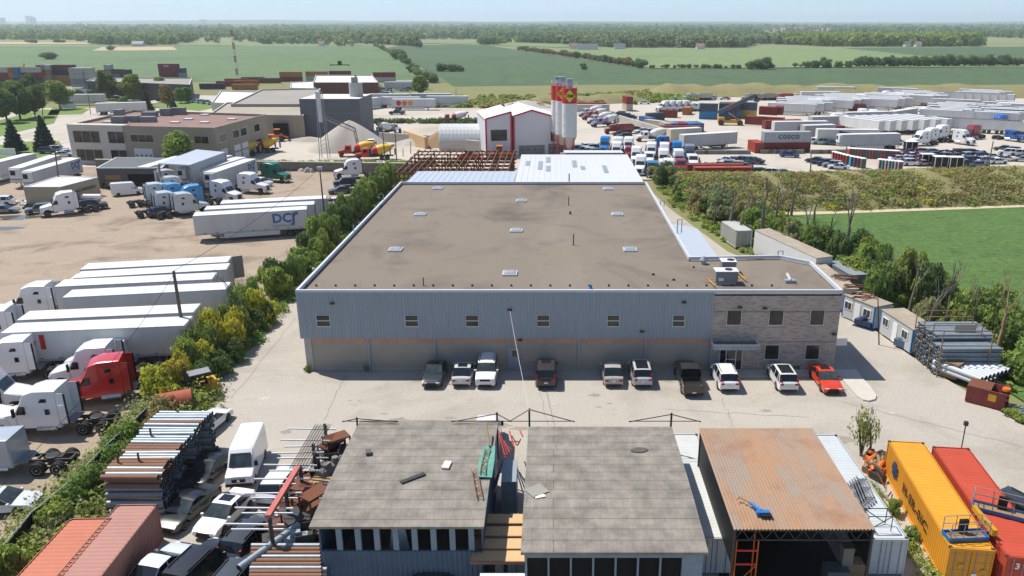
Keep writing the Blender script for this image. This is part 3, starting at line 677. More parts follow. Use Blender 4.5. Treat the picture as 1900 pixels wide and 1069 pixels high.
for i, (x, y, a, b) in enumerate([(32, 404, 3.4, 1.1), (10, 424, 2.2, .7)]):
    c = G(x, y); pts = [(c.x + a * math.cos(t) * (1 + .35 * math.sin(3 * t + i) + .15 * math.sin(5 * t)), c.y + b * 2 * math.sin(t) * (1 + .15 * math.cos(2 * t))) for t in [k * .39 for k in range(16)]]
    sheet('puddle', pts, .004, 'puddle', False)
# kerbed island by the red car
isl = [(1557, 699), (1595, 699), (1612, 716), (1626, 736), (1624, 743), (1612, 746), (1601, 744), (1590, 737), (1577, 722)]
P_ = [(p.x, p.y) for p in (G(x, y) for x, y in isl)]
mb = MB().use('kerb'); mb.prism(P_, 0.004, .14); struct('pavement', mb)
mb = MB().use('kerb'); a = G(1325, 700); mb.box(15.0, 28.5, 65.9, 67.35, .004, .13); struct('pavement', mb)
mat('stain', (160, 150, 136), .9, k=.8, var=.12, scale=2); mat('stain_light', (202, 194, 180), .9, k=.8, var=.06, scale=2); rg = random.Random(12)
for k in range(46):
    x = rg.uniform(-27, 30); y = rg.uniform(50, 66); a = rg.uniform(.15, 1.1) * (1 if k % 3 else .4); b = a * rg.uniform(.3, .8); ph = rg.uniform(0, 6)
    sheet('ground_stain', [(x + a * math.cos(t) * (1 + .3 * math.sin(3 * t + ph)), y + b * math.sin(t) * (1 + .3 * math.sin(5 * t + ph))) for t in [q * .42 for q in range(15)]], .004 + .0001 * k, 'stain' if k % 3 else 'stain_light', False)
# cracks in the yard
mb = MB().use('crack'); rg = random.Random(5)
for x0, y0, x1, y1 in ((548, 590, 430, 740), (1000, 720, 1020, 800), (1340, 740, 1365, 800), (1560, 745, 1900, 830), (1240, 760, 1500, 775), (640, 700, 600, 780)):
    a = G(x0, y0); b = G(x1, y1); n = 14; prev = None
    for i in range(n + 1):
        p = a.lerp(b, i / n) + Vector((rg.uniform(-.12, .12), rg.uniform(-.12, .12), 0)); p.z = .012
        if prev is not None:
            d = (p - prev).normalized(); s = Vector((-d.y, d.x, 0)) * .022
            mb.quad(prev - s, p - s, p + s, prev + s)
        prev = p
struct('ground_crack', mb)

# berm (earth bank beyond the soy field)
def bank(name, path, wid, hgt, m, seed, nu=90, nv=12, lump=.5):
    rg = np.random.default_rng(seed); mb = MB().use(m); n = len(path) - 1; V = []; F = []
    ph = rg.random(8) * 6
    for i in range(nu + 1):
        t = i / nu * n; k = min(int(t), n - 1); f = t - k
        c = Vector(path[k]).lerp(Vector(path[k + 1]), f); d = (Vector(path[k + 1]) - Vector(path[k])).normalized(); s = Vector((-d.y, d.x))
        for j in range(nv + 1):
            v = j / nv * 2 - 1; e = min(1, i / 6, (nu - i) / 6)
            z = hgt * max(0, 1 - abs(v) ** 1.8) * e * (1 + .12 * math.sin(i * .35 + ph[0]) + .1 * math.sin(i * .9 + ph[1] + v * 3)) + lump * .3 * math.sin(i * 1.7 + j * 2.1) * (1 - abs(v)) - .15
            q = c + s * v * wid; V.append((q.x, q.y, z))
    for i in range(nu):
        for j in range(nv): a = i * (nv + 1) + j; F.append((a, a + nv + 1, a + nv + 2, a + 1))
    mb.raw(V, F); return struct(name, mb, 60)
mat('bank_soil', (150, 138, 98), .95, k=.85, var=.25, scale=.25, rgb2=(122, 122, 74), detail=9, bump=.5, bscale=3)
bank('earth_bank', [(24, 146), (45, 145.5), (70, 149), (100, 153), (150, 162), (200, 176)], 12.5, 4.0, 'bank_soil', 3, 140)
mat('straw', (196, 184, 152), .95, var=.15, scale=1)
sheet('field_edge', [(37, 130.2), (60, 133.4), (86, 137.2), (118, 142), (180, 150), (180, 152.5), (118, 144.5), (86, 139.6), (60, 136), (38, 132.8)], -.03, 'straw', False)
bank('earth_bank', [(40, 372), (110, 372), (200, 366), (330, 372)], 16, 4.5, 'bank_soil', 4, 100)
bank('earth_bank', [(-15, 325), (15, 332), (40, 345)], 10, 3, 'bank_soil', 5, 40)
# far ridge
mat('ridge', (72, 92, 78), .95, k=.9, var=.15, scale=.002, rgb2=(60, 80, 70))
def ridge(Y, base, amp, seed, x0=-9000, x1=9000):
    rg = np.random.default_rng(seed); mb = MB().use('ridge'); n = 260; V = []; F = []
    ph = rg.random(12) * 6.28
    for i in range(n + 1):
        x = x0 + (x1 - x0) * i / n; h = base + amp * (math.sin(x / 2300 + ph[0]) + .5 * math.sin(x / 900 + ph[1]) + .25 * math.sin(x / 310 + ph[2]) + .12 * math.sin(x / 120 + ph[3]))
        V += [(x, Y - 900, -1), (x, Y, h), (x, Y + 1500, h * .9), (x, Y + 2500, -1)]
    for i in range(n):
        for j in range(3): a = i * 4 + j; F.append((a, a + 4, a + 5, a + 1))
    mb.raw(V, F); return struct('hill', mb, 60)
ridge(10500, 60, 10, 1, -16000, 16000); ridge(6800, 30, 7, 2, -10000, 10000)
# ---------------------------------------------------------------- buildings
def inset_ring(mb, poly, t, z0, z1):
    """parapet of thickness t along the inside of a closed footprint (counter-clockwise)"""
    n = len(poly)
    a = sum(poly[i][0] * poly[(i + 1) % n][1] - poly[(i + 1) % n][0] * poly[i][1] for i in range(n))
    if a < 0: poly = poly[::-1]
    P2 = [Vector(p) for p in poly]; inn = []
    for i in range(n):
        d1 = (P2[i] - P2[i - 1]).normalized(); d2 = (P2[(i + 1) % n] - P2[i]).normalized()
        n1 = Vector((-d1.y, d1.x)); n2 = Vector((-d2.y, d2.x)); m = (n1 + n2).normalized(); inn.append(P2[i] + m * (t / max(.3, m.dot(n1))))
    V = [(p.x, p.y, z0) for p in P2] + [(p.x, p.y, z1) for p in P2] + [(p.x, p.y, z0) for p in inn] + [(p.x, p.y, z1) for p in inn]
    F = []
    for i in range(n):
        j = (i + 1) % n
        F += [(i, j, n + j, n + i), (n + i, n + j, 3 * n + j, 3 * n + i), (2 * n + j, 2 * n + i, 3 * n + i, 3 * n + j), (j, i, 2 * n + i, 2 * n + j)]
    mb.add(V, F); return mb
def shrink(poly, t):
    c = Vector((sum(p[0] for p in poly) / len(poly), sum(p[1] for p in poly) / len(poly)))
    return [tuple(Vector(p) + (c - Vector(p)).normalized() * t) for p in poly]
def openings(root, a, b, ops, wallname=None):
    """windows and doors on the wall running from a to b (outside on the right-hand side of a->b). u along the wall in metres"""
    a = Vector(a[:2]); b = Vector(b[:2]); d = (b - a).normalized(); rz = math.atan2(d.y, d.x)
    for o in ops:
        u0, u1, z0, z1, kind = o[:5]
        K_ = lambda m: MB().use(m).at((a.x, a.y, 0), rz)
        if kind == 'window':
            f = K_(o[5] if len(o) > 5 else 'white_metal'); t = .09
            f.box(u0 - t, u1 + t, -.07, -.004, z0 - t, z0); f.box(u0 - t, u1 + t, -.07, -.004, z1, z1 + t); f.box(u0 - t, u0, -.07, -.004, z0, z1); f.box(u1, u1 + t, -.07, -.004, z0, z1)
            if len(o) > 6:
                for k in range(1, o[6]): x = u0 + (u1 - u0) * k / o[6]; f.box(x - .03, x + .03, -.06, -.004, z0, z1)
            w_ = f.obj('window', root); g = K_('glass_window').box(u0, u1, -.035, -.003, z0, z1); g.obj('pane', w_)
        elif kind == 'door':
            f = K_(o[5] if len(o) > 5 else 'white_metal').box(u0, u1, -.06, -.003, z0, z1); w_ = f.obj('door', root)
            g = K_('dark_metal').box(u1 - .18, u1 - .08, -.12, -.06, 1.0, 1.1); g.obj('handle', w_)
        elif kind == 'roller':
            f = K_(o[5] if len(o) > 5 else 'white_metal').box(u0, u1, -.05, -.003, z0, z1); n = int((z1 - z0) / .6)
            for k in range(1, n): zz = z0 + (z1 - z0) * k / n; f.box(u0, u1, -.062, -.05, zz - .02, zz + .02)
            f.use('dark_metal')
            for k in range(4): x = u0 + (u1 - u0) * (k + .5) / 4; f.box(x - .22, x + .22, -.07, -.05, z0 + (z1 - z0) * .55, z0 + (z1 - z0) * .65)
            f.obj('overhead_door', root)
        elif kind == 'void':
            K_('void').box(u0, u1, -.02, -.003, z0, z1).obj('doorway', root)
        elif kind == 'lamp':
            K_('dark_metal').box(u0, u0 + .3, -.3, -.003, z0, z0 + .18).obj('wall_lamp', root)
def building(name, label, cat, poly, h, wall, roof, par=.5, walls=(), parm='parapet', group=None, t=.25):
    """flat-roofed building: wall shell, roof sheet, parapet"""
    n = len(poly); a = sum(poly[i][0] * poly[(i + 1) % n][1] - poly[(i + 1) % n][0] * poly[i][1] for i in range(n))
    if a < 0: poly = poly[::-1]
    r = thing(name, label, cat, (0, 0, 0), group=group)
    mb = MB().use(wall).prism(poly, -.1, h - par - .02); mb.obj('wall', r)
    rb = MB().use(roof).prism(shrink(poly, .1), h - par - .02, h - par); rb.obj('roof', r)
    pb = MB().use(wall); inset_ring(pb, poly, t, h - par - .02, h - .06); pb.use(parm); inset_ring(pb, shrink(poly, -.04), t + .08, h - .06, h + .03); pb.obj('parapet', r)
    for i, ops in walls: openings(r, poly[i], poly[(i + 1) % n], ops)
    return r
pt = lambda *a: tuple(G(*a)[:2])

# ---- the main factory building
YF = 67.4; XL = -23.55; XD = 14.7; XRR = 14.3; XR = 26.4; ZP = 8.0; ZR = 7.55
main = thing('factory_building', 'long factory with brown gravel roof, blue-grey ribbed cladding and a brick office end', 'building', (0, 0, 0))
foot = [(XL, YF), (XR, YF), (26.4, 76.6), (23.8, 78.9), (XRR, 78.3), (XRR, 119.0), (XL, 119.0)]
mb = MB().use('roof_gravel').prism([(x * .998, y) for x, y in foot], ZR - .1, ZR); mb.obj('roof', main)
mb = MB().use('parapet'); inset_ring(mb, foot, .25, 7.66, ZP); mb.obj('parapet', main)
zc = 3.25
# cladding: long front, sides and back
mb = MB().use('cladding'); mb.corr((XL, YF - .02, zc), (XD, YF - .02, zc), (0, 0, 7.72 - zc), .30, .06, (0, -1, 0)); mb.corr((XL + .02, YF, zc), (XL + .02, 119, zc), (0, 0, 7.7 - zc), .3, .06, (-1, 0, 0))
mb.corr((XRR, 78.3, zc), (XRR, 119, zc), (0, 0, 7.7 - zc), .3, .06, (1, 0, 0)); mb.corr((XL, 119, 3), (XRR, 119, 3), (0, 0, 4.7), .3, .06, (0, 1, 0)); mb.box(XL, XD, YF + .0, YF + .1, zc - .02, zc + .02)
mb.obj('cladding', main)
mb = MB().use('blockwall').box(XL + .5, XD, YF + .12, YF + .8, -.1, zc - .55).box(XL + .5, XL + .9, YF + .8, 118.5, -.1, zc).box(XRR - .5, XRR - .1, 78.4, 118.5, -.1, zc).box(XL + .5, XRR, 118.2, 118.6, -.1, zc)
mb.use('band_pink').box(XL + .5, XD, YF + .1, YF + .8, zc - .55, zc)
mb.use('concrete').box(XL + .5, XD, YF + .08, YF + .12, 0, .25)
mb.obj('block_wall', main)
def brickfn(N, L, b):
    tc = N.new('ShaderNodeTexCoord'); mp = N.new('ShaderNodeMapping'); mp.inputs['Rotation'].default_value = (R(90), 0, 0)
    L.new(tc.outputs['Object'], mp.inputs[0]); br = N.new('ShaderNodeTexBrick'); L.new(mp.outputs[0], br.inputs[0])
    br.inputs['Scale'].default_value = 1; br.inputs['Brick Width'].default_value = .42; br.inputs['Row Height'].default_value = .11; br.inputs['Mortar Size'].default_value = .008; br.inputs['Bias'].default_value = -.45
    br.inputs[1].default_value = lin((190, 174, 160), .9) + (1,); br.inputs[2].default_value = lin((124, 112, 106), .9) + (1,); br.inputs[3].default_value = lin((176, 166, 152), .9) + (1,)
    nz = N.new('ShaderNodeTexNoise'); nz.inputs['Scale'].default_value = .5; nz.inputs['Detail'].default_value = 6; L.new(tc.outputs['Object'], nz.inputs[0])
    hs = N.new('ShaderNodeHueSaturation'); L.new(br.outputs[0], hs.inputs['Color']); mr = N.new('ShaderNodeMapRange'); L.new(nz.outputs[0], mr.inputs[0]); mr.inputs[3].default_value = .8; mr.inputs[4].default_value = 1.2; L.new(mr.outputs[0], hs.inputs['Value'])
    L.new(hs.outputs[0], b.inputs['Base Color'])
node_mat('brick', brickfn, .9)
mb = MB().use('brick').prism([(XD + .01, YF), (XR - .02, YF), (XR - .02, 76.5), (23.8, 78.8), (XD + .01, 78.25)], -.1, 7.53)
mb.use('concrete_dark').box(XD, XR, YF - .03, YF, 5.86, 5.92).box(XD, XR, YF - .03, YF, 2.88, 2.94)
mb.obj('brick_wall', main)
def facwin(cx, cy, wpx, hpx, m='white_metal', split='h'):
    a = W(cx - wpx / 2, cy + hpx / 2, YF - .05); b = W(cx + wpx / 2, cy - hpx / 2, YF - .05)
    x0, x1, z0, z1 = a.x, b.x, a.z, b.z; y = YF - .09; f = MB().use(m); t = .045
    f.box(x0 - t, x1 + t, y - .04, y + .1, z0 - t - .03, z0).box(x0 - t, x1 + t, y - .03, y + .1, z1, z1 + t).box(x0 - t, x0, y - .03, y + .1, z0, z1).box(x1, x1 + t, y - .03, y + .1, z0, z1)
    if split == 'h': zz = (z0 + z1) / 2; f.box(x0, x1, y - .025, y + .09, zz - .035, zz + .035)
    o = f.obj('window', main); MB().use('glass_window').box(x0, x1, y, y + .07, z0, z1).obj('pane', o)
for cx in (600, 764, 876, 1008, 1138, 1259): facwin(cx, 595, 22, 20)
for cx in (1362, 1440, 1516): facwin(cx, 589, 28, 27, split='')
facwin(1432, 653, 28, 26, split=''); facwin(1507, 653, 28, 26, split='')
# drain pipes and pilasters
for px, kind in ((686, 0), (808, 1), (944, 0), (1074, 1), (1197, 0), (1318, 0)):
    p = W(px, 650, YF + .3); MB().use('cladding').box(p.x - .08, p.x + .08, YF - .04, YF + .09, .1, zc).obj('downpipe', main)
MB().use('concrete').box(XL + .3, XL + .95, YF + .02, YF + .75, -.1, zc - .02).obj('corner_pier', main)
p = W(955, 660, YF + .36); MB().use('cladding').box(p.x - .5, p.x + .5, YF + .03, YF + .075, 0, 2.3).obj('door', main, label='blue-grey steel door with small pane'); MB().use('glass_window').box(p.x - .2, p.x + .2, YF + .015, YF + .029, 1.4, 2.0).obj('door_pane', main)
# office entrance
p = W(1356, 660, YF); e = MB().use('white_metal'); x = p.x
for a_, b_ in ((x - 1.1, x - 1.02), (x + 1.02, x + 1.1), (x - .5, x - .42), (x + .42, x + .5)): e.box(a_, b_, YF - .06, YF - .004, .13, 2.35)
e.box(x - 1.1, x + 1.1, YF - .06, YF - .004, 2.35, 2.45).box(x - .42, x + .42, YF - .05, YF - .004, 1.1, 1.18).box(x - .42, x + .42, YF - .05, YF - .004, .13, .3)
e = e.obj('entrance_door', main); MB().use('glass').box(x - 1.02, x + 1.02, YF - .03, YF - .003, .13, 2.35).obj('pane', e)
cn = MB().use('white_metal'); cn.box(XD - .05, XD + 4.2, YF - 1.3, YF - 1.22, 2.72, 3.15).box(XD - .05, XD + .03, YF - 1.22, YF - .004, 2.72, 3.15).box(XD + 4.12, XD + 4.2, YF - 1.22, YF - .004, 2.72, 3.15).use('roof_gravel').box(XD + .03, XD + 4.12, YF - 1.22, YF - .004, 2.72, 2.9)
cn.use('cladding').corr((XD - .05, YF - 1.31, 2.62), (XD + 4.2, YF - 1.31, 2.62), (0, 0, .45), .25, .04, (0, -1, 0)); cn.obj('entrance_canopy', main)
for px, py in ((617, 563), (1269, 561), (946, 575), (1373, 570), (1419, 572), (1191, 615), (1547, 620), (965, 631)):
    p = W(px, py, YF - .1); MB().use('dark_metal').box(p.x - .2, p.x + .2, YF - .3, YF - .07, p.z - .05, p.z + .07).obj('wall_lamp', main)
p = W(1560, 628, YF + .3); MB().use('white_mark').box(26.42, 27.5, YF + .3, YF + .36, 2.4, 3.1).obj('side_sign', main)
# roof fittings
for px, py in ((812, 348), (1128, 349), (967, 371), (780, 396), (1145, 396), (958, 426), (734, 461), (1169, 461), (946, 505)):
    q = G(px, py, ZR + .2); s = MB().use('parapet').box(q.x - .72, q.x + .72, q.y - .72, q.y + .72, ZR, ZR + .16); s = s.obj('skylight', main)
    mat('skylight_dome', (168, 170, 168), .2, k=.8, var=.1, scale=.6, spec=.6)
    d = MB().use('skylight_dome'); d.add([(q.x + a_ * .64, q.y + b_ * .64, ZR + .16) for a_, b_ in ((-1, -1), (1, -1), (1, 1), (-1, 1))] + [(q.x + a_ * .42, q.y + b_ * .42, ZR + .3) for a_, b_ in ((-1, -1), (1, -1), (1, 1), (-1, 1))], [(0, 1, 5, 4), (1, 2, 6, 5), (2, 3, 7, 6), (3, 0, 4, 7), (4, 5, 6, 7)]).obj('dome', s)
for px in [569, 587] + [623 + 36.2 * i for i in range(20)] + [1360, 1395, 1432]:
    q = G(px, 531, ZR); MB().use('black').cyl((q.x, q.y, ZR), (q.x, q.y, ZR + .16), .11, .09, 8).obj('roof_drain', main)
def vent(px, py, h, r=.06, m='dark_metal', arm=False):
    q = G(px, py, ZR); v = MB().use(m).cyl((q.x, q.y, ZR), (q.x, q.y, ZR + h), r, r, 7).cyl((q.x, q.y, ZR), (q.x, q.y, ZR + .1), r * 2, r * 1.3, 7)
    if arm: v.cyl((q.x, q.y, ZR + h - .05), (q.x + .5, q.y, ZR + h), .05, .05, 6).cyl((q.x + .5, q.y, ZR + h), (q.x + .5, q.y, ZR + h * .2), .05, .05, 6)
    v.obj('vent_pipe', main)
for a in ((1055, 381, 1.2), (1064, 455, 1.3), (1058, 397, .35, .12), (1096, 536, .4, .12, 'blue_paint'), (786, 530, .8, .05), (712, 377, 1.2, .06, 'galv'), (657, 436, 1.2, .06, 'galv'), (707, 386, .4), (1256, 438, 2.0, .06, 'galv', True), (1225, 386, 1.0, .06, 'galv', True), (1056, 340, 1.5, .09, 'black'), (1443, 479, .8, .06, 'galv', True), (1287, 497, .2, .07), (1212, 510, .15, .1, 'black'), (1250, 520, .15, .1, 'black')): vent(*a)
def hvac(px, py, w_, d_, h_, lb):
    q = G(px, py, ZR); u = MB().use('hvac').box(q.x - w_ / 2, q.x + w_ / 2, q.y, q.y + d_, ZR + .25, ZR + .25 + h_); u.use('white_metal').box(q.x - w_ / 2 - .05, q.x + w_ / 2 + .05, q.y - .05, q.y + d_ + .05, ZR + .25 + h_, ZR + .3 + h_)
    u.use('concrete').box(q.x - w_ / 2 + .1, q.x + w_ / 2 - .1, q.y + .1, q.y + d_ - .1, ZR, ZR + .25)
    o = u.obj('rooftop_unit', main, label=lb); f = MB().use('black').cyl((q.x + .25, q.y + d_ / 2, ZR + .3 + h_), (q.x + .25, q.y + d_ / 2, ZR + .34 + h_), .38, .38, 14); f.obj('fan', o)
    g = MB().use('white_mark').box(q.x - w_ * .38, q.x - w_ * .15, q.y - .012, q.y - .002, ZR + .4, ZR + .7); g.obj('vent_grille', o)
mat('hvac', (132, 134, 132), .6, var=.08, scale=1)
hvac(1348, 529, 2.1, 1.25, 1.05, 'nearer grey rooftop unit'); hvac(1352, 509, 1.4, 1.3, 1.0, 'farther grey rooftop unit')
for a, b in (((1303, 519), (1384, 516)), ((1315, 518), (1326, 530)), ((1370, 506), (1384, 519))):
    a = G(*a, ZR + .3); b = G(*b, ZR + .3); MB().use('yellow_paint').cyl(a, b, .05, .05, 6).obj('gas_pipe', main)
q = G(1305, 490, ZR); MB().use('galv').cyl((q.x, q.y, ZR), (q.x, q.y, ZR + .45), .3, .25, 10).cyl((q.x, q.y, ZR + .45), (q.x, q.y, ZR + .8), .42, .2, 10).obj('roof_ventilator', main)
q = G(1466, 525, ZR); MB().use('galv').box(q.x - .5, q.x + .5, q.y - .2, q.y + .4, ZR, ZR + .3).use('white_metal').cyl((q.x, q.y, ZR + .3), (q.x - .2, q.y + .6, ZR + .75), .14, .14, 8).obj('roof_ventilator', main)
# rear metal-roofed sheds of the factory
mat('sheet_roof', (206, 214, 222), .4, k=.84, var=.05, scale=.5, rgb2=(188, 196, 204), metal=.15)
mat('sheet_roof_white', (222, 224, 224), .45, k=.84, var=.06, scale=.35, rgb2=(204, 206, 206))
def metal_shed(name, label, x0, x1, y0, y1, z0, z1, rm, wallm='cladding', cat='building', pitch=.9, patch=0):
    r = thing(name, label, cat); mb = MB().use(wallm).box(x0 + .1, x1 - .1, y0 + .1, y1 - .1, -.1, min(z0, z1) - .15); mb.obj('wall', r)
    rb = MB().use(rm); d = Vector((0, y1 - y0, z1 - z0)); rb.add([(x0, y0, z0 - .12), (x1, y0, z0 - .12), (x1, y1, z1 - .12), (x0, y1, z1 - .12), (x0, y0, z0), (x1, y0, z0), (x1, y1, z1), (x0, y1, z1)], [(0, 3, 2, 1), (4, 5, 6, 7), (0, 1, 5, 4), (1, 2, 6, 5), (2, 3, 7, 6), (3, 0, 4, 7)])
    n = int((x1 - x0) / pitch)
    for i in range(n + 1):
        x = x0 + .03 + (x1 - x0 - .08) * i / n; rb.add([(x, y0, z0), (x + .05, y0, z0), (x + .05, y1, z1), (x, y1, z1), (x, y0, z0 + .05), (x + .05, y0, z0 + .05), (x + .05, y1, z1 + .05), (x, y1, z1 + .05)], [(4, 5, 6, 7), (0, 1, 5, 4), (1, 2, 6, 5), (2, 3, 7, 6), (3, 0, 4, 7)])
    rb.obj('roof', r)
    if patch:
        pm = MB().use('galv'); rg = random.Random(patch)
        for i in range(7):
            x = rg.uniform(x0 + 1, x1 - 3); t = rg.uniform(.05, .7); a = Vector((x, y0 + (y1 - y0) * t, z0 + (z1 - z0) * t + .06)); b_ = a + d * rg.uniform(.1, .3); pm.quad(a, a + Vector((.8, 0, 0)), b_ + Vector((.8, 0, 0)), b_)
        pm.obj('roof_patch', r)
    return r
metal_shed('lean_to_shed', 'pale blue-grey sheet metal roof strip behind the brown factory roof', XL + .2, -6.3, 119.3, 133.5, 7.3, 7.0, 'sheet_roof')
metal_shed('rear_shed', 'wide weathered white sheet metal roof behind the factory roof', -6.2, 14.2, 119.3, 151, 7.3, 7.1, 'sheet_roof_white', patch=3)
metal_shed('small_rear_shed', 'small white roof poking out behind the wide weathered metal roof', 2.0, 13.5, 151.3, 157, 7.4, 7.0, 'sheet_roof_white')

# ---- industrial block, upper left
A = pt(127, 231, 9); B_ = pt(228, 233, 9); C_ = pt(397, 237, 9); D_ = pt(493, 212, 9); E_ = pt(300, 203, 9); F_ = pt(247, 204, 9)
mat('beige_wall', (206, 200, 186), .85, k=.84, var=.05); mat('tan_wall', (164, 154, 136), .85, k=.84, var=.05, scale=.5); mat('tan_trim', (204, 196, 178), .85, k=.84)
mat('red_roof', (146, 116, 106), .9, k=.84, var=.10, scale=.2); mat('grey_roof', (158, 152, 142), .9, k=.84, var=.10, scale=.1); mat('tan_roof', (170, 160, 142), .9, k=.84, var=.1, scale=.1); mat('white_roof', (226, 222, 210), .8, k=.84, var=.05, scale=.2); mat('dark_wall', (96, 94, 92), .8, k=.84, var=.08); mat('slate_wall', (98, 102, 108), .6, k=.84, var=.05, scale=.1); mat('redbrick', (122, 84, 70), .9, k=.84, var=.15)
ind = thing('industrial_block', 'two-storey beige and tan industrial block with reddish flat roof', 'building')
mb = MB().use('tan_wall').prism([A, C_, D_, F_], -.1, 8.4).use('beige_wall')
d = (Vector(B_) - Vector(A)).normalized(); rz = math.atan2(d.y, d.x); LB = (Vector(B_) - Vector(A)).length
mb.at((A[0], A[1], 0), rz).box(-.3, LB, -.3, 2.2, -.1, 9.05); mb.at(); mb.obj('wall', ind)
mb = MB().use('red_roof').prism(shrink([A, C_, D_, F_], .4), 8.4, 8.45); mb.obj('roof', ind)
mb = MB().use('tan_wall'); inset_ring(mb, [A, C_, D_, F_], .35, 8.4, 9.0); mb.obj('parapet', ind)
LC = (Vector(C_) - Vector(A)).length
ops = [(1.0, 7.6, 5.0, 7.6, 'window', 'beige_wall', 3), (9.8, 13.8, 5.0, 7.6, 'window', 'beige_wall', 2), (1.0, 7.6, .8, 3.4, 'window', 'beige_wall', 3), (9.8, 13.8, .8, 3.4, 'window', 'beige_wall', 2)]
o_ = thing; openings(ind, (A[0] + .3 * d.y, A[1] - .3 * d.x), (B_[0] + .3 * d.y, B_[1] - .3 * d.x), ops)
openings(ind, A, C_, [(LB + 1.6, LB + 7.3, 5.4, 7.0, 'window', 'tan_trim', 3), (LB + 10.8, LB + 15.6, 5.4, 7.0, 'window', 'tan_trim', 3), (LB + 17.5, LB + 21, 5.4, 7.0, 'window', 'tan_trim', 2), (LB + 2, LB + 6.6, 0, 3.9, 'roller'), (LB + 12, LB + 16, 0, 3.9, 'roller')])
for z in (4.4, 7.6): MB().use('tan_trim').at((A[0], A[1], 0), rz).box(LB + .1, LC, -.03, -.004, z, z + .12).obj('wall_band', ind)
LD = (Vector(D_) - Vector(C_)).length
openings(ind, C_, D_, [(LD * f, LD * f + 3.2, z0, z1, k) for f, z0, z1, k in ((.06, 5.4, 7.2, 'window'), (.06, 0, 3.8, 'roller'), (.3, 5.4, 7.2, 'window'), (.3, 0, 3.8, 'roller'), (.45, 5.4, 7.2, 'window'), (.45, 0, 3.8, 'roller'), (.72, 5.4, 7.2, 'window'), (.72, 0, 3.4, 'void'))])
for i, (px, py, a, b, c) in enumerate([(218, 229, 3, 2, 1.6), (219, 217, 2, 2, 1.8), (234, 225, 2.4, 2, 1.2), (248, 227, 2, 2, 1.5), (272, 227, 3.4, 2, 1.3), (275, 217, 3.4, 2, 1.2), (306, 215, 2.4, 2, 1.8), (330, 213, 3.4, 1.6, 1.8)]):
    q = G(px, py, 8.5); MB().use('hvac').box(q.x - a / 2, q.x + a / 2, q.y, q.y + b, 8.46, 8.46 + c).obj('rooftop_unit', ind)
for px, py in ((325, 228), (380, 228), (350, 222), (380, 214), (430, 222), (200, 227)):
    q = G(px, py, 8.5); MB().use('white_metal').box(q.x - 1, q.x + 1, q.y - .8, q.y + .8, 8.46, 8.8).obj('skylight', ind)
# further buildings of the industrial estate
def bpx(name, label, pts, h, wall, roof, par=.4, walls=(), cat='building'):
    return building(name, label, cat, [pt(x, y, h) for x, y in pts], h, wall, roof, par, walls)
bpx('warehouse', 'low wide tan warehouse with dark doorway beside the grey batching tower', [(388, 212), (563, 214), (563, 190), (420, 190)], 6.5, 'tan_wall', 'tan_roof', .4)
wx = W(521, 230, pt(500, 214, 6.5)[1]); q = pt(480, 214, 6.5); MBx = MB().use('void').box(W(508, 240, q[1]).x, W(536, 240, q[1]).x, q[1] - .4, q[1] - .15, 0, 4.3)
sp = thing('warehouse_gate', 'black open doorway in the tan warehouse front', 'doorway'); MBx.obj('opening', sp)
bpx('long_warehouse', 'long low flat-roofed warehouse behind the tan one', [(428, 193), (570, 193), (595, 164), (485, 166)], 7, 'tan_wall', 'grey_roof')
bpx('white_roof_annex', 'low annex with pale roof left of the dark brick works', [(538, 163), (585, 164), (587, 150), (540, 152)], 6, 'concrete', 'white_roof')
bpx('brick_works', 'dark red brick works with white roof', [(581, 153), (702, 153), (690, 139), (586, 139)], 8, 'redbrick', 'white_roof')
bpx('dark_warehouse', 'long dark grey warehouse below the magenta container stack', [(160, 150), (352, 157), (356, 145), (178, 144)], 7, 'dark_wall', 'grey_roof', .3)
bpx('grey_shed', 'flat pale shed roof left of the long warehouse', [(392, 190), (430, 192), (480, 170), (410, 168)], 5.5, 'concrete', 'white_roof')
# batching tower
q0 = G(562, 255); q1 = G(672, 255); Y0 = q0.y; zt = W(600, 184, Y0).z
tw = thing('batching_tower', 'tall windowless dark grey batching tower with white roof', 'building')
MB().use('slate_wall').box(q0.x, q1.x, Y0, Y0 + 16, -.1, zt).obj('wall', tw); MB().use('white_roof').box(q0.x + .2, q1.x - .2, Y0 + .2, Y0 + 15.8, zt, zt + .08).obj('roof', tw)
MB().use('concrete_dark').box(q0.x, q1.x, Y0 - .05, Y0 - .003, zt * .62, zt * .62 + .15).obj('wall_band', tw)
s0 = W(657, 184, Y0 + 5); ss = thing('steel_silo', 'grey round silo rising behind the dark batching tower', 'silo', (s0.x, Y0 + 8, 0)); zz = W(657, 152, Y0 + 8).z
MB().use('galv_flat' if 'galv_flat' in MATS else mat('galv_flat', (172, 172, 168), .6, var=.06)).cyl((0, 0, 0), (0, 0, zz - .3), 1.95, 1.95, 20).obj('tank', ss, smooth=40); MB().use('grey_metal').box(-1, .6, -.8, .8, zz - .3, zz + 1.3).cyl((.2, 0, zz + 1.3), (.2, 0, zz + 2), .3, .3, 8).obj('filter_unit', ss)
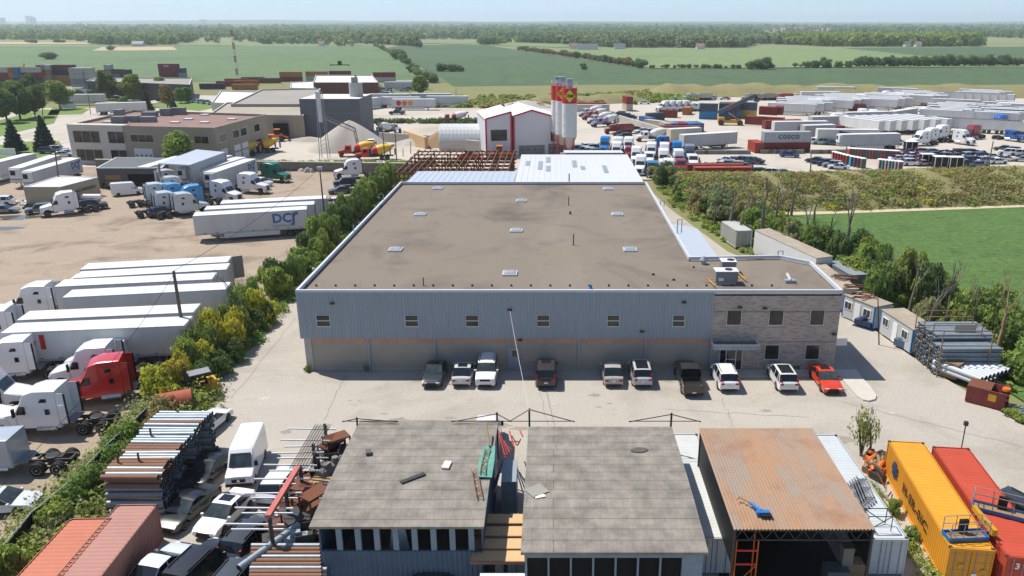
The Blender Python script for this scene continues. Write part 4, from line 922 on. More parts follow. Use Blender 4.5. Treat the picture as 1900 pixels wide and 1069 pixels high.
# plant building white with red trim
mat('plant_white', (214, 216, 220), .5, k=.86, var=.03); mat('plant_roof', (232, 232, 236), .5, k=.86, var=.03)
def gable(name, label, xl, xr, Y, depth, ze, zr, pk=.5, win=(), zl=None, rot=0, piv=(0, 0)):
    r = thing(name, label, 'building'); xm = xl + (xr - xl) * pk; zl = zl or ze
    Rm = Matrix.Rotation(rot, 3, 'Z'); pv = Vector((piv[0], piv[1], 0)); r.rotation_euler = (0, 0, rot); r.location = pv - Rm @ pv
    v = [(xl, Y, -.1), (xr, Y, -.1), (xr, Y, ze), (xm, Y, zr), (xl, Y, zl)]; v += [(x, y + depth, z) for x, y, z in v]
    MB().use('plant_white').add(v, [(0, 1, 2, 3, 4), (9, 8, 7, 6, 5), (0, 5, 6, 1), (1, 6, 7, 2), (4, 9, 5, 0)]).obj('wall', r)
    rf = MB().use('plant_roof')
    for a, b in (((xl - .2, zl - .05), (xm, zr + .08)), ((xm, zr + .08), (xr + .2, ze - .05))):
        rf.add([(a[0], Y - .2, a[1]), (b[0], Y - .2, b[1]), (b[0], Y + depth, b[1]), (a[0], Y + depth, a[1]), (a[0], Y - .2, a[1] + .15), (b[0], Y - .2, b[1] + .15), (b[0], Y + depth, b[1] + .15), (a[0], Y + depth, a[1] + .15)], [(0, 3, 2, 1), (4, 5, 6, 7), (0, 1, 5, 4), (1, 2, 6, 5), (2, 3, 7, 6), (3, 0, 4, 7)])
    rf.obj('roof', r)
    t = MB().use('red_paint'); t.box(xl - .12, xl + .25, Y - .12, Y + .12, 0, zl).box(xr - .25, xr + .12, Y - .12, Y + .12, 0, ze)
    for a, b in (((xl, zl), (xm, zr)), ((xm, zr), (xr, ze))): t.add([(a[0], Y - .24, a[1] - .15), (b[0], Y - .24, b[1] - .15), (b[0], Y - .24, b[1] + .25), (a[0], Y - .24, a[1] + .25), (a[0], Y - .2, a[1] - .15), (b[0], Y - .2, b[1] - .15), (b[0], Y - .2, b[1] + .25), (a[0], Y - .2, a[1] + .25)], [(0, 1, 2, 3), (4, 7, 6, 5), (3, 2, 6, 7), (0, 4, 5, 1)])
    t.box(xl - .15, xl - .01, Y + .12, Y + depth, zl - .2, zl + .1)
    t.obj('red_trim', r); openings(r, (xl, Y), (xr, Y), win); return r
Yp = 193.0; pv = (-9.7, Yp); L2 = 14.8
gable('plant_building', 'white gabled batching plant building with red corner trim, front wing', pv[0], pv[0] + L2, Yp, 19, 8.0, 11.0, .3, [(L2 * .62, L2 * .84, 3.4, 6.0, 'window'), (L2 * .08, L2 * .52, 0, 2.6, 'roller', 'hvac'), (L2 * .58, L2 * .88, 0, 2.8, 'roller', 'hvac')], 9.7, R(12), pv)
gable('plant_annex', 'narrow white wing with red trim and tall window, left of the plant building', -16.4, -10.1, 191.4, 17, 10.6, 10.7, .97, [(1.2, 5.2, 3.9, 6.6, 'window')], 9.2, R(12), (-16.4, 191.4))
# silos
def silo(px, pxw, pytop, pybot, Y, lb, sign):
    c = W(px, pytop, Y); zt = c.z; r = abs(W(px + pxw / 2, pytop, Y).x - c.x); s = thing('cement_silo', lb, 'silo', (c.x, Y, 0), group='cement silos')
    zb = 3.2; zc_ = zt - (W(px, pytop, Y).z - W(px, 180 if sign else pytop + 22, Y).z)
    MB().use('white_metal').revolve([(zb + 2.6, r), (zt - 3.7, r)], 'z', 24).obj('tank', s, smooth=40)
    MB().use('red_paint').revolve([(zt - 3.7, r + .01), (zt - .3, r + .01)], 'z', 24).obj('red_band', s, smooth=40)
    m = MB().use('white_metal')
    for z in np.arange(zb + 3.5, zt - 5, 2.1): m.revolve([(z, r + .0), (z, r + .05), (z + .1, r + .05), (z + .1, r)], 'z', 24)
    m.obj('ring', s); MB().use('concrete').revolve([(zb, .5), (zb + 2.6, r)], 'z', 24).obj('cone', s, smooth=40)
    m = MB().use('white_metal')
    for i in range(14):
        t = i * math.pi / 7; m.cyl((r * math.cos(t), r * math.sin(t), zt - .3), (r * math.cos(t), r * math.sin(t), zt + .8), .035, .035, 4)
    for z in (zt + .4, zt + .8): m.tube([(r * math.cos(i * math.pi / 9), r * math.sin(i * math.pi / 9), z) for i in range(19)], .035, 4)
    m.obj('railing', s); MB().use('galv').cyl((0, 0, zt - .3), (0, 0, zt + 1.6), .7, .7, 12).revolve([(zt + 1.6, .85), (zt + 1.8, .85)], 'z', 12).obj('filter_unit', s)
    m = MB().use('red_paint')
    for i in range(4): t = math.pi / 4 + i * math.pi / 2; m.cyl((r * .9 * math.cos(t), r * .9 * math.sin(t), 0), (r * .9 * math.cos(t), r * .9 * math.sin(t), zb + 3), .13, .13, 6)
    m.obj('leg', s)
    if sign:
        k = MB().use('sign_yellow'); t = 1.15
        n = 8; th0 = R(-90) - .0; V = []; F = []
        k.add([(0, -r - .04, zt - 3.45), (1.3, -r + .12, zt - 2.0), (0, -r - .04, zt - .55), (-1.3, -r + .12, zt - 2.0)], [(0, 1, 2, 3)])
        sg = k.obj('diamond_sign', s)
        me = textmesh('CBM', .9, 'black_mark', bold=.03); link('lettering', me, sg); o = sg.children[0]; o.location = (0, -r - .10, zt - 2.0); o.rotation_euler = (R(90), 0, 0)
mat('sign_yellow', (240, 208, 50), .5, var=.03)
silo(1057, 28, 161, 265, 186, 'nearest white cement silo with red band and yellow diamond sign', True)
silo(1043.5, 25, 157, 265, 190.5, 'middle white cement silo with red band, partly hidden by the nearest', True)
silo(1034.5, 24, 156, 265, 195, 'rearmost white cement silo, mostly hidden behind the other two', False)
# quonset
q = G(815, 240, 0); r_ = 4.2; qs = thing('quonset_hut', 'half-round ribbed white metal store between the sand pile and trailers', 'building', (0, 0, 0))
xa = W(813, 230, 203).x; xb = W(892, 230, 203).x; m = MB().use('white_metal'); n = int((xb - xa) / .35)
V = []; F = []
for i in range(2 * n + 1):
    rr = r_ + (.12 if i % 2 else 0); x = xa + (xb - xa) * i / (2 * n)
    for j in range(13): t = math.pi * j / 12; V.append((x, 207 - rr * math.cos(t), 2.2 + rr * math.sin(t) * .95))
for i in range(2 * n):
    for j in range(12): a = i * 13 + j; F.append((a, a + 13, a + 14, a + 1))
m.raw(V, F); m.obj('shell', qs); MB().use('concrete').box(xa, xb, 202.6, 203.2, 0, 2.3).box(xa, xb, 210.8, 211.4, 0, 2.3).obj('base_wall', qs); MB().use('concrete_dark').add([(xa + .1, 207 - r_ * math.cos(math.pi * j / 12), 2.2 + r_ * math.sin(math.pi * j / 12) * .95) for j in range(13)] + [(xa + .1, 207 + r_, 0), (xa + .1, 207 - r_, 0)], [tuple(range(15))]).obj('end_wall', qs)
# hut and shed in the dirt yard
h0 = [pt(43, 347, 3.4), pt(112, 347, 3.4), pt(182, 329, 3.4), pt(110, 326, 3.4)]
mat('hut_wall', (176, 166, 140), .85, k=.86, var=.08, scale=.6)
hut = building('site_hut', 'flat-roofed tan block hut beside the utility pole in the dirt yard', 'hut', h0, 3.4, 'hut_wall', 'white_roof', .08, [(0, [(5.8, 7.8, .9, 2.3, 'window')]), (1, [(1.2, 2.2, 0, 2.2, 'door')])])
d = (Vector(h0[2]) - Vector(h0[1])); me = textmesh('NO PARKING', .85, 'black_mark', bold=.01); o = link('lettering', me, hut); o.location = (h0[1][0] + d.x * .62 + .05, h0[1][1] + d.y * .62 - .06, 1.9); o.rotation_euler = (R(90), 0, math.atan2(d.y, d.x))
mat('dark_shingle', (106, 108, 112), .9, k=.84, var=.12, scale=.6)
s0 = [pt(178, 312, 4), pt(300, 312, 4), pt(318, 294, 4), pt(215, 292, 4)]
building('low_workshop', 'low dark-roofed workshop with open front cluttered by tyres', 'building', s0, 4.0, 'dark_wall', 'dark_shingle', .06, [(0, [(6, 13, 0, 2.8, 'void'), (1.5, 4.5, 0, 2.6, 'roller', 'wood')])])
# trailer shelter (canopy roof on posts)
c4 = [G(294, 305, 5.6), G(352, 308, 5.6), G(418, 284, 5.6), G(365, 279, 5.6)]
sh = thing('open_shelter', 'pale sheet roof shelter on posts over parked trailers', 'shelter')
m = MB().use('sheet_roof'); m.add([tuple(p) for p in c4] + [(p.x, p.y, 5.8) for p in c4], [(0, 3, 2, 1), (4, 5, 6, 7), (0, 1, 5, 4), (1, 2, 6, 5), (2, 3, 7, 6), (3, 0, 4, 7)]); m.obj('roof', sh)
for p in c4: MB().use('grey_metal').box(p.x - .15, p.x + .15, p.y - .15, p.y + .15, 0, 5.58).obj('post', sh)
MB().use('cladding').prism([(c4[1].x, c4[1].y), (c4[2].x, c4[2].y), (c4[2].x - .15, c4[2].y + .1), (c4[1].x - .15, c4[1].y + .1)], 0.3, 5.55).obj('side_wall', sh)
# long concrete retaining wall
def wallthing(name, label, a, b, t, h, m, cat='wall', group=None, blocks=0):
    a = Vector(a[:2]); b = Vector(b[:2]); d = b - a; L = d.length; r = thing(name, label, cat, (a.x, a.y, 0), math.atan2(d.y, d.x), group)
    if blocks:
        n = int(L / blocks); rows = max(1, int(h / .8)); mb = MB().use(m)
        for j in range(rows):
            for i in range(n):
                mb.box(i * L / n + .015, (i + 1) * L / n - .015, -t / 2, t / 2, j * h / rows + .01, (j + 1) * h / rows)
        mb.obj('block_course', r)
    else: MB().use(m).box(0, L, -t / 2, t / 2, -.1, h).obj('wall_face', r); MB().use('concrete').box(-.05, L + .05, -t / 2 - .12, t / 2 + .12, h, h + .15).obj('coping', r)
    return r
wallthing('retaining_wall', 'long concrete retaining wall between the dirt yard and the plant', G(180, 312), G(790, 320), .5, 1.9, 'concrete_dark')
wallthing('block_wall', 'pale stacked concrete block wall running diagonally past the mixers', G(1130, 222), G(1300, 275), .8, 2.4, 'concrete', blocks=1.6)
wallthing('block_wall', 'low concrete block wall beside the tractor units', G(1040, 296), G(1235, 292), .8, 1.6, 'concrete', blocks=1.6)
wallthing('block_wall', 'grey block wall of the gravel bay', G(705, 262), G(800, 268), .8, 2.4, 'concrete', blocks=1.6)
wallthing('block_wall', 'tan block wall left of the sand pile', G(752, 262), G(792, 276), 1, 3.0, 'plywood', blocks=1.6)
wallthing('block_wall', 'block wall stub beside the white plant annex', G(866, 283), G(890, 285), .8, 3.2, 'concrete', blocks=1.6)
# piles
def pile(name, label, c, rx, ry, h, m, seed, cat='pile', p=1.25):
    r = np.random.default_rng(seed); mb = MB().use(m); V = []; F = []; nu, nv = 36, 14; ph = r.random(6) * 6
    for i in range(nu):
        t = 2 * math.pi * i / nu
        for j in range(nv + 1):
            v = j / nv; k = 1 + .10 * math.sin(3 * t + ph[0]) + .06 * math.sin(5 * t + ph[1]); zz = h * max(0, (1 - v ** p)) * (1 + .05 * math.sin(7 * t + ph[2]) * v) + .12 * math.sin(11 * t + 9 * v + ph[3]) * v * (1 - v)
            V.append((c[0] + rx * v * k * math.cos(t), c[1] + ry * v * k * math.sin(t), zz - .05))
    for i in range(nu):
        for j in range(nv): a = i * (nv + 1) + j; b = ((i + 1) % nu) * (nv + 1) + j; F.append((a, b, b + 1, a + 1) if j else (a, b + 1, a + 1))
    mb.raw(V, F); o = fixn(mb.mesh(name, 60)); return link(name, o, None, label=label, cat=cat)
pile('gravel_pile', 'large conical heap of pale grey gravel', G(652, 276)[:2], 11, 9, 7.4, 'gravel_pile', 1)
pile('sand_pile', 'wide brown sand heap in front of the ribbed store', G(832, 268)[:2], 9.5, 7, 4.6, 'sand_pile', 2)
pile('soil_pile', 'small light soil heap behind the plant building', G(975, 198)[:2], 12, 7, 2.6, 'gravel_pile', 3)
pile('rubble_pile', 'low pale rubble heap between two yards', G(760, 268)[:2], 5, 3, 1.6, 'gravel_pile', 4)
pile('rubble_pile', 'pale rubble strip right of the gravel heap', G(575, 262)[:2], 7, 2, 1.3, 'gravel_pile', 5)
# conveyor
cv = thing('conveyor', 'lattice belt conveyor sloping down to the gravel heap', 'conveyor'); a = W(596, 218, 190); b = G(700, 262, 1.0)
m = MB().use('grey_metal')
for off in (-.5, .5):
    for dz in (0, .9): m.cyl((a.x, a.y + off, a.z + dz), (b.x, b.y + off, b.z + dz), .07, .07, 5)
    for i in range(16):
        p = Vector(a).lerp(Vector(b), i / 16); q = Vector(a).lerp(Vector(b), (i + 1) / 16); m.cyl((p.x, p.y + off, p.z), (q.x, q.y + off, q.z + .9), .04, .04, 4)
m.obj('truss', cv); MB().use('black').add([(a.x, a.y - .4, a.z + .95), (b.x, b.y - .4, b.z + .95), (b.x, b.y + .4, b.z + .95), (a.x, a.y + .4, a.z + .95)], [(0, 1, 2, 3)]).obj('belt', cv)
m = MB().use('grey_metal')
for dx in (-1, 1):
    for dy in (-1, 1): m.cyl((a.x + dx, a.y + dy, 0), (a.x + dx * .6, a.y + dy * .6, a.z + 6), .09, .09, 5)
for z in range(1, 14): m.cyl((a.x - .9, a.y - .9, z), (a.x + .9, a.y - .9, z + .8), .04, .04, 4)
m.use('white_metal').box(a.x - .4, a.x + .4, a.y - 1.2, a.y - .4, a.z - 1, a.z + 6); m.obj('tower_frame', cv)
# mast
mt = G(440, 139); ma = thing('lattice_mast', 'tall red and white banded lattice mast in the field', 'mast', (mt.x, mt.y, 0)); hh = W(434, 55, mt.y).z
for i in range(7):
    m = MB().use('red_paint' if i % 2 == 0 else 'white_mark'); z0, z1 = hh * i / 7, hh * (i + 1) / 7
    for k in range(3): t = 2.1 * k; m.cyl((.7 * math.cos(t), .7 * math.sin(t), z0), (.7 * math.cos(t), .7 * math.sin(t), z1), .16, .16, 5)
    for k in range(5):
        for q in range(3): t = 2.1 * q; m.cyl((.7 * math.cos(t), .7 * math.sin(t), z0 + (z1 - z0) * k / 5), (.7 * math.cos(t + 2.1), .7 * math.sin(t + 2.1), z0 + (z1 - z0) * (k + 1) / 5), .09, .09, 4)
    m.obj('mast_section', ma)
# ---------------------------------------------------------------- vehicles in front of the factory
UP, DN = R(90), R(-90)      # facing away from / towards the camera
WHT = (236, 236, 236); SIL = (176, 178, 180); BLK = (34, 34, 36); DGR = (58, 62, 66); GRY = (112, 116, 120)
def endcar(kit, px, py, rz, col, label, tw=0.0, **k):
    n = G(px, py, .35); L = CARDIM[{'sedan_sun': 'sedan', 'suv_pano': 'suv', 'suv_sun': 'bigsuv'}.get(kit, kit)][0]
    return car(kit, (n.x + math.sin(-tw) * L / 2, n.y + L / 2 * math.cos(tw)), rz + tw, col, label, 'cars parked nose-in along the factory', **k)
endcar('sedan_sun', 800, 717, DN, (52, 60, 64), 'dark grey sedan parked nose-out, first from the left along the factory wall')
endcar('sedan_sun', 855, 715, UP, (206, 206, 204), 'small silver sedan showing its tail, between the dark sedan and the white off-roader')
endcar('bigsuv', 900, 716, DN, (232, 232, 230), 'white boxy off-roader parked nose-out beside the small silver sedan', cat='suv')
endcar('suv_sun', 1013, 718, UP, (58, 52, 54), 'black SUV with big sunroof parked alone near the middle of the wall', cat='suv')
endcar('sedan', 1139, 715, UP, (176, 172, 164), 'champagne silver sedan showing its boot, left of the silver crossover')
endcar('suv_pano', 1193, 716, UP, (190, 192, 194), 'silver crossover with roof window beside the champagne sedan', cat='suv')
endcar('pickup', 1288, 733, UP, (48, 48, 44), 'black pickup truck with open bed parked by the office corner', name='pickup_truck', cat='pickup')
endcar('suv', 1354, 724, UP, (238, 238, 238), 'white crossover with tail to the lot, right of the black pickup', cat='suv')
endcar('suv_pano', 1464, 725, UP, (226, 226, 220), 'pearl white SUV with black panoramic roof under the office windows', cat='suv')
endcar('sedan_sun', 1547, 728, DN, (212, 66, 34), 'orange-red sedan parked nose-out beside the kerbed island')
# ---- cars in the lower left corner
LL = 'cars crowded by the pipe racks'
def freecar(kit, px, py, h, col, label, z=.5, group=LL, **k): p = G(px, py, z); return car(kit, p, R(h), col, label, group, **k)
def vanp(px, py, h, lb, group=None, col=WHT, **k): p = G(px, py, 1.0); return spawn(VAN, 'delivery_van', lb, 'van', (p.x, p.y, 0), R(h), col, group, .92)
vanp(458, 850, -82, 'tall white delivery van parked between the long pipe stack and the red-beamed rack')
freecar('sedan_sun', 418, 953, -102, WHT, 'white sedan with black sunroof in front of the white van')
freecar('sedan', 388, 872, -100, (24, 28, 32), 'dark car with shattered windscreen in the shade of the pipe stack')
freecar('sedan', 350, 944, -105, (20, 24, 28), 'crashed dark sedan with crumpled bonnet and blue tape')
freecar('sedan', 386, 785, 80, WHT, 'white sedan half hidden behind the top of the pipe stack')
freecar('sedan', 296, 1046, 77, (214, 222, 230), 'white sedan beside the large pink-brown container', z=.9)
freecar('bigsuv', 368, 1040, 76, BLK, 'black SUV next to the white sedan, cut by the lower edge', z=1.2, cat='suv')
freecar('suv', 462, 985, 78, DGR, 'dark grey SUV under the tips of the steel rack arms', z=1.2, cat='suv')
freecar('suv', 440, 1062, 80, (66, 72, 76), 'grey SUV cut off by the bottom edge, right of the black SUV', z=1.1, cat='suv')
freecar('hatch', 520, 898, 84, (226, 230, 236), 'white hatchback under the red beam of the cantilever rack', z=.6)
freecar('sedan', 0, 925, 8, (214, 218, 222), 'silver sedan at the left edge behind the tractor units', z=.9)
freecar('hatch', 822, 1066, 0, DGR, 'dark hatchback at the bottom edge before the blue shed wall', z=1.1)
freecar('bigsuv', 1872, 928, 118, (52, 54, 56), 'dark off-roader parked behind the orange-red container', z=1.3, cat='suv')
vanp(905, 812, 90, 'white van roof showing behind the first grey shed')
# ---- dirt yard: trailers
T = 'logistics trailers in the dirt yard'
def tr(kit, a, b, lb, za=4.1, col=(226, 228, 228), group=T, L=16.15, rear=False):
    """a, b: the two ends (front a, rear b) of the near top edge in the photo; offset half a width back"""
    A_ = G(*a, za); B2 = G(*b, za); d = (A_ - B2).normalized(); nrm = Vector((-d.y, d.x, 0))
    if nrm.y < 0: nrm = -nrm
    c = A_ - d * (L / 2) + nrm * 1.3
    return trailer(kit, (c.x, c.y), math.atan2(d.y, d.x), lb, col, group)
def logo(o, side, x=-4.6, s=1.0, z=2.75):
    sy = side; r = link('logo', textmesh('DCJ', 1.95 * s, 'logo_blue', bold=.06), o); r.location = (x, sy * 1.345, z + .15); r.rotation_euler = (R(90), 0, 0 if sy < 0 else math.pi)
    r2 = link('lettering', textmesh('LOGISTICS INC', .5 * s, 'logo_blue'), o); r2.location = (x, sy * 1.345, z - .95 * s); r2.rotation_euler = (R(90), 0, 0 if sy < 0 else math.pi)
    m = MB().use('logo_blue'); q = -sy; X = lambda u: x - q * u * s
    X = lambda u: x + (u if sy < 0 else -u) * s
    m.add([(X(1.2), sy * 1.345, z + .25), (X(1.4), sy * 1.345, z + .15), (X(1.95), sy * 1.345, z + .8), (X(1.8), sy * 1.345, z + .95)], [(0, 1, 2, 3)]); m.add([(X(1.55), sy * 1.345, z + 1.05), (X(2.15), sy * 1.345, z + 1.1), (X(2.1), sy * 1.345, z + .5)], [(0, 1, 2)]); m.obj('logo', o)
o = tr('dry', (357, 401), (576, 388), 'white logistics trailer with blue lettering, nearest of the three by the hedge'); logo(o, 1)
tr('dry', (378, 389), (588, 379), 'white trailer, middle of the three parked side by side at the hedge')
tr('dry', (408, 378), (608, 368), 'white trailer, farthest of the three parked side by side at the hedge')
o = tr('reefer', (400, 320), (486, 291), 'logistics trailer nose-on with blue mark, beside the green tractor unit', group='trailers backed to the retaining wall'); logo(o, 1, -5.5, .8)
tr('reefer', (375, 316), (458, 291), 'logistics trailer second from the shelter, backed to the wall', group='trailers backed to the retaining wall')
tr('reefer', (349, 312), (432, 288), 'white trailer directly beside the sheet roof shelter', group='trailers backed to the retaining wall')
tr('reefer', (276, 310), (360, 285), 'white trailer standing under the open shelter with cooling unit', group='trailers backed to the retaining wall')
o = tr('reefer', (38, 318), (140, 289), 'cooled logistics trailer with dark cooling unit, nearest behind the tan hut', group='trailers behind the hut'); logo(o, 1, -5.5, .9)
tr('reefer', (14, 312), (92, 287), 'white cooled trailer, second behind the tan hut', group='trailers behind the hut')
tr('reefer', (-30, 308), (52, 288), 'white cooled trailer, farthest left behind the tan hut', group='trailers behind the hut')
# row of long trailers beside the hedge
T2 = 'long white trailers parked in a row beside the hedge'
tr('open', (148, 500), (460, 484), 'long white trailer with open rear door, farthest in the row beside the hedge', group=T2)
tr('reefer', (135, 516), (450, 498), 'long white trailer, second farthest in the row beside the hedge', group=T2)
tr('dry', (100, 532), (410, 517), 'long white trailer with small blue mark, third in the row beside the hedge', group=T2)
tr('dry', (115, 552), (432, 536), 'long white trailer coupled to the white tractor at the row end', group=T2)
tr('noskirt', (30, 594), (364, 579), 'long white trailer, second nearest in the row beside the hedge', group=T2)
o = tr('noskirt', (0, 618), (340, 604), 'nearest long white trailer carrying a red maple leaf flag', group=T2)
m = MB().use('red_paint'); m.add([(-2.0, 1.33, 2.6), (-1.5, 1.33, 2.6), (-1.5, 1.33, 3.8), (-2.0, 1.33, 3.8)], [(0, 1, 2, 3)])
o2 = m
fl = MB().use('red_paint').box(4.4, 4.85, 1.318, 1.33, 2.3, 3.75); fl.box(6.3, 6.75, 1.318, 1.33, 2.3, 3.75)
lf = [(0, -.55), (.08, -.3), (.45, -.35), (.35, -.1), (.6, .1), (.3, .2), (.32, .45), (.12, .3), (0, .65), (-.12, .3), (-.32, .45), (-.3, .2), (-.6, .1), (-.35, -.1), (-.45, -.35), (-.08, -.3)]
fl.add([(5.6 + a_ * .8, 1.335, 3.0 + b_ * .8) for a_, b_ in lf], [tuple(range(16))]); fl.obj('flag', o)
# ---- tractor units, left
def tk(kit, px, py, h, col, lb, z=0, group='tractor units in the dirt yard'): p = G(px, py, z); return tractor(kit, (p.x, p.y), R(h), col, lb, group)
tk('high', 86, 798, 185, WHT, 'white sleeper tractor with black bird emblem door, in front of the red one')
tk('high', 195, 742, 198, (198, 40, 38), 'red sleeper tractor with damaged back wall between white ones')
tk('high', 176, 712, 190, WHT, 'white sleeper tractor directly behind the red one')
tk('low', 200, 690, 190, WHT, 'white tractor with bare rear fairing frame, farthest beside the flag trailer')
tk('high', 28, 700, 190, WHT, 'white sleeper tractor with its rear wall turned towards the flag trailer')
tk('high', -8, 762, 8, WHT, 'white tractor facing right with dark windscreen at the left edge')
tk('low', -40, 805, 6, WHT, 'white tractor bonnet below the other at the left edge')
tk('low', -4, 872, 184, (170, 178, 184), 'pale tractor with bare chassis and dark back panel at the left edge')
tk('high', 70, 588, 189, WHT, 'white tractor coupled at the end of the long trailer row', group='tractor units in the dirt yard')
tk('high', -4, 638, 190, WHT, 'white tractor with roof fairing frame at the far left beside the trailer row')
tk('high', 118, 398, 215, WHT, 'white tractor with orange bumper standing beside the tan hut')
tk('high', 470, 358, -12, WHT, 'white tractor facing right in front of the marked trailers')
tk('high', 420, 374, -22, WHT, 'white tractor half hidden behind the three trailers')
tk('high', 512, 337, -20, (24, 110, 82), 'green tractor facing right beside the logistics trailer')
for i, (x, y, c, lb) in enumerate([(352, 372, (66, 150, 204), 'blue roofed tractor in the middle of the parked cluster'), (300, 366, (206, 214, 216), 'pale tractor rear showing at the left of the cluster'), (318, 384, (200, 206, 208), 'white tractor rear, nearest in the cluster left of the three trailers'), (352, 386, (200, 206, 208), 'white tractor rear beside the nearest one in the cluster'),
                                    (330, 352, (206, 212, 214), 'white tractor behind the blue roofed one'), (318, 338, (210, 214, 216), 'white tractor under the shelter edge'), (330, 366, (120, 176, 214), 'pale blue tractor between white ones in the cluster')]):
    tk('high' if i != 1 else 'high', x, y + 12, 32 + i * 2 if i else -150, c, lb)
vanp(236, 352, 28, 'small white panel van beside the workshop clutter', 'vans in the dirt yard')
for a in ((172, 386, 32, (44, 42, 60), 'bigsuv', 'dark blue SUV beside the white tractor at the hut'), (75, 392, 215, GRY, 'suv', 'grey car behind the orange bumper tractor'), (8, 392, 10, (120, 124, 126), 'sedan', 'grey sedan by the puddle at the left edge'), (0, 378, 195, WHT, 'suv', 'white car by the puddle at the left edge'),
          (303, 398, 30, (52, 48, 78), 'suv', 'dark purple car beside the tractor cluster'), (486, 342, -22, (216, 218, 220), 'suv', 'white SUV between the marked trailer and green tractor'), (470, 348, -22, (96, 98, 104), 'sedan', 'grey sedan below the white SUV near the green tractor'),
          (640, 342, 200, (34, 44, 66), 'suv', 'navy SUV beside the hedge near the white tractor'), (632, 356, 200, (58, 66, 78), 'sedan', 'slate sedan below the navy SUV at the hedge'), (618, 378, 190, WHT, 'sedan', 'white sedan nose poking past the three trailers')):
    freecar('far_' + a[4] if a[4] in ('sedan', 'suv') else a[4], a[0], a[1], a[2], a[3], a[5], z=.3, group='cars in the dirt yard')
tk('high', 650, 330, 200, WHT, 'white tractor nose emerging from the hedge end')
# forklift beside the hedge
p = G(375, 735); fk = thing('forklift', 'yellow forklift with flat overhead guard beside the hedge', 'forklift', (p.x, p.y, 0), R(215))
MB().use('yellow_paint').box(-1.3, .1, -.6, .6, .4, 1.15).box(-1.3, -.6, -.55, .55, 1.15, 1.5).obj('body', fk)
MB().use('grey_metal').box(-.9, .9, -.6, .6, 2.3, 2.36).obj('overhead_guard', fk)
m = MB().use('dark_metal')
for x in (-.8, .8):
    for s in (-.55, .55): m.cyl((x, s, 1.0), (x, s, 2.3), .04, .04, 5)
m.obj('guard_post', fk); m = MB().use('dark_metal').box(1.0, 1.12, -.5, -.38, .1, 3.2).box(1.0, 1.12, .38, .5, .1, 3.2).box(1.0, 1.1, -.5, .5, 2.9, 3.0).box(1.12, 1.2, -.5, .5, .4, .8); m.obj('mast', fk)
for s in (-.3, .3): MB().use('dark_metal').box(1.15, 2.2, s - .07, s + .07, .1, .16).obj('fork', fk)
MB().use('black').box(-.5, 0, -.25, .25, 1.15, 1.25).box(-.55, -.45, -.25, .25, 1.25, 1.75).obj('seat', fk)
for x in (-.9, .75):
    for s in (-.5, .5): m = MB(); wheel(m, x, s, .33, .22, 1 if s > 0 else -1, rimm='yellow_paint'); m.obj('wheel', fk, smooth=40)
# ---- plant: mixers
MXG = 'concrete mixer trucks'
def mixer(px, py, h, lb, col=WHT, red=False): p = G(px, py); return spawn(MK_red if red else MK_white, 'mixer_truck', lb, 'truck', (p.x, p.y, 0), R(h), col, MXG)
REDD = (196, 36, 30)
mixer(478, 284, 205, 'red mixer truck with red and yellow drum near the tan block doors', REDD, True)
mixer(440, 291, 200, 'red mixer truck partly behind the retaining wall by the trailers', REDD, True)
mixer(658, 290, 190, 'red and yellow drum mixer left of the white loader', REDD, True)
mixer(690, 296, 190, 'red and yellow drum mixer directly behind the retaining wall end', REDD, True)
mixer(240, 290, 180, 'red and yellow drum mixer left behind the low workshop roof', REDD, True)
mixer(298, 290, 180, 'red and yellow drum mixer right behind the low workshop roof', REDD, True)
mixer(838, 228, 190, 'white drum mixer with red cab on top of the sand heap side', (150, 40, 44))
mixer(725, 248, 60, 'white mixer seen from behind beside the batching tower', WHT)
mixer(1118, 235, 205, 'cream mixer with mauve cab, nearest of the row by the silos', (150, 130, 160)); mixer(1110, 229, 205, 'cream mixer, second of the row by the silos', (200, 196, 200)); mixer(1100, 222, 205, 'cream mixer, third of the row by the silos', (160, 60, 60)); mixer(1093, 216, 205, 'cream mixer, farthest of the row by the silos', (190, 190, 190))
mixer(1205, 262, 190, 'white mixer with white cab in front of the diagonal block wall')
p = G(1145, 248); spawn(DUMP, 'dump_truck', 'dark red dump truck parked before the diagonal block wall', 'truck', (p.x, p.y, 0), R(190), (150, 44, 36))
freecar('far_suv', 1158, 254, 190, DGR, 'black SUV nearest the dark red dump truck', group='cars by the dump truck'); freecar('far_sedan', 1150, 248, 190, (70, 76, 84), 'slate sedan tucked against the dark red dump truck', group='cars by the dump truck')
freecar('far_pickup', 870, 292, 185, (196, 30, 36), 'red pickup truck before the white plant annex', group='pickups by the plant', cat='pickup')
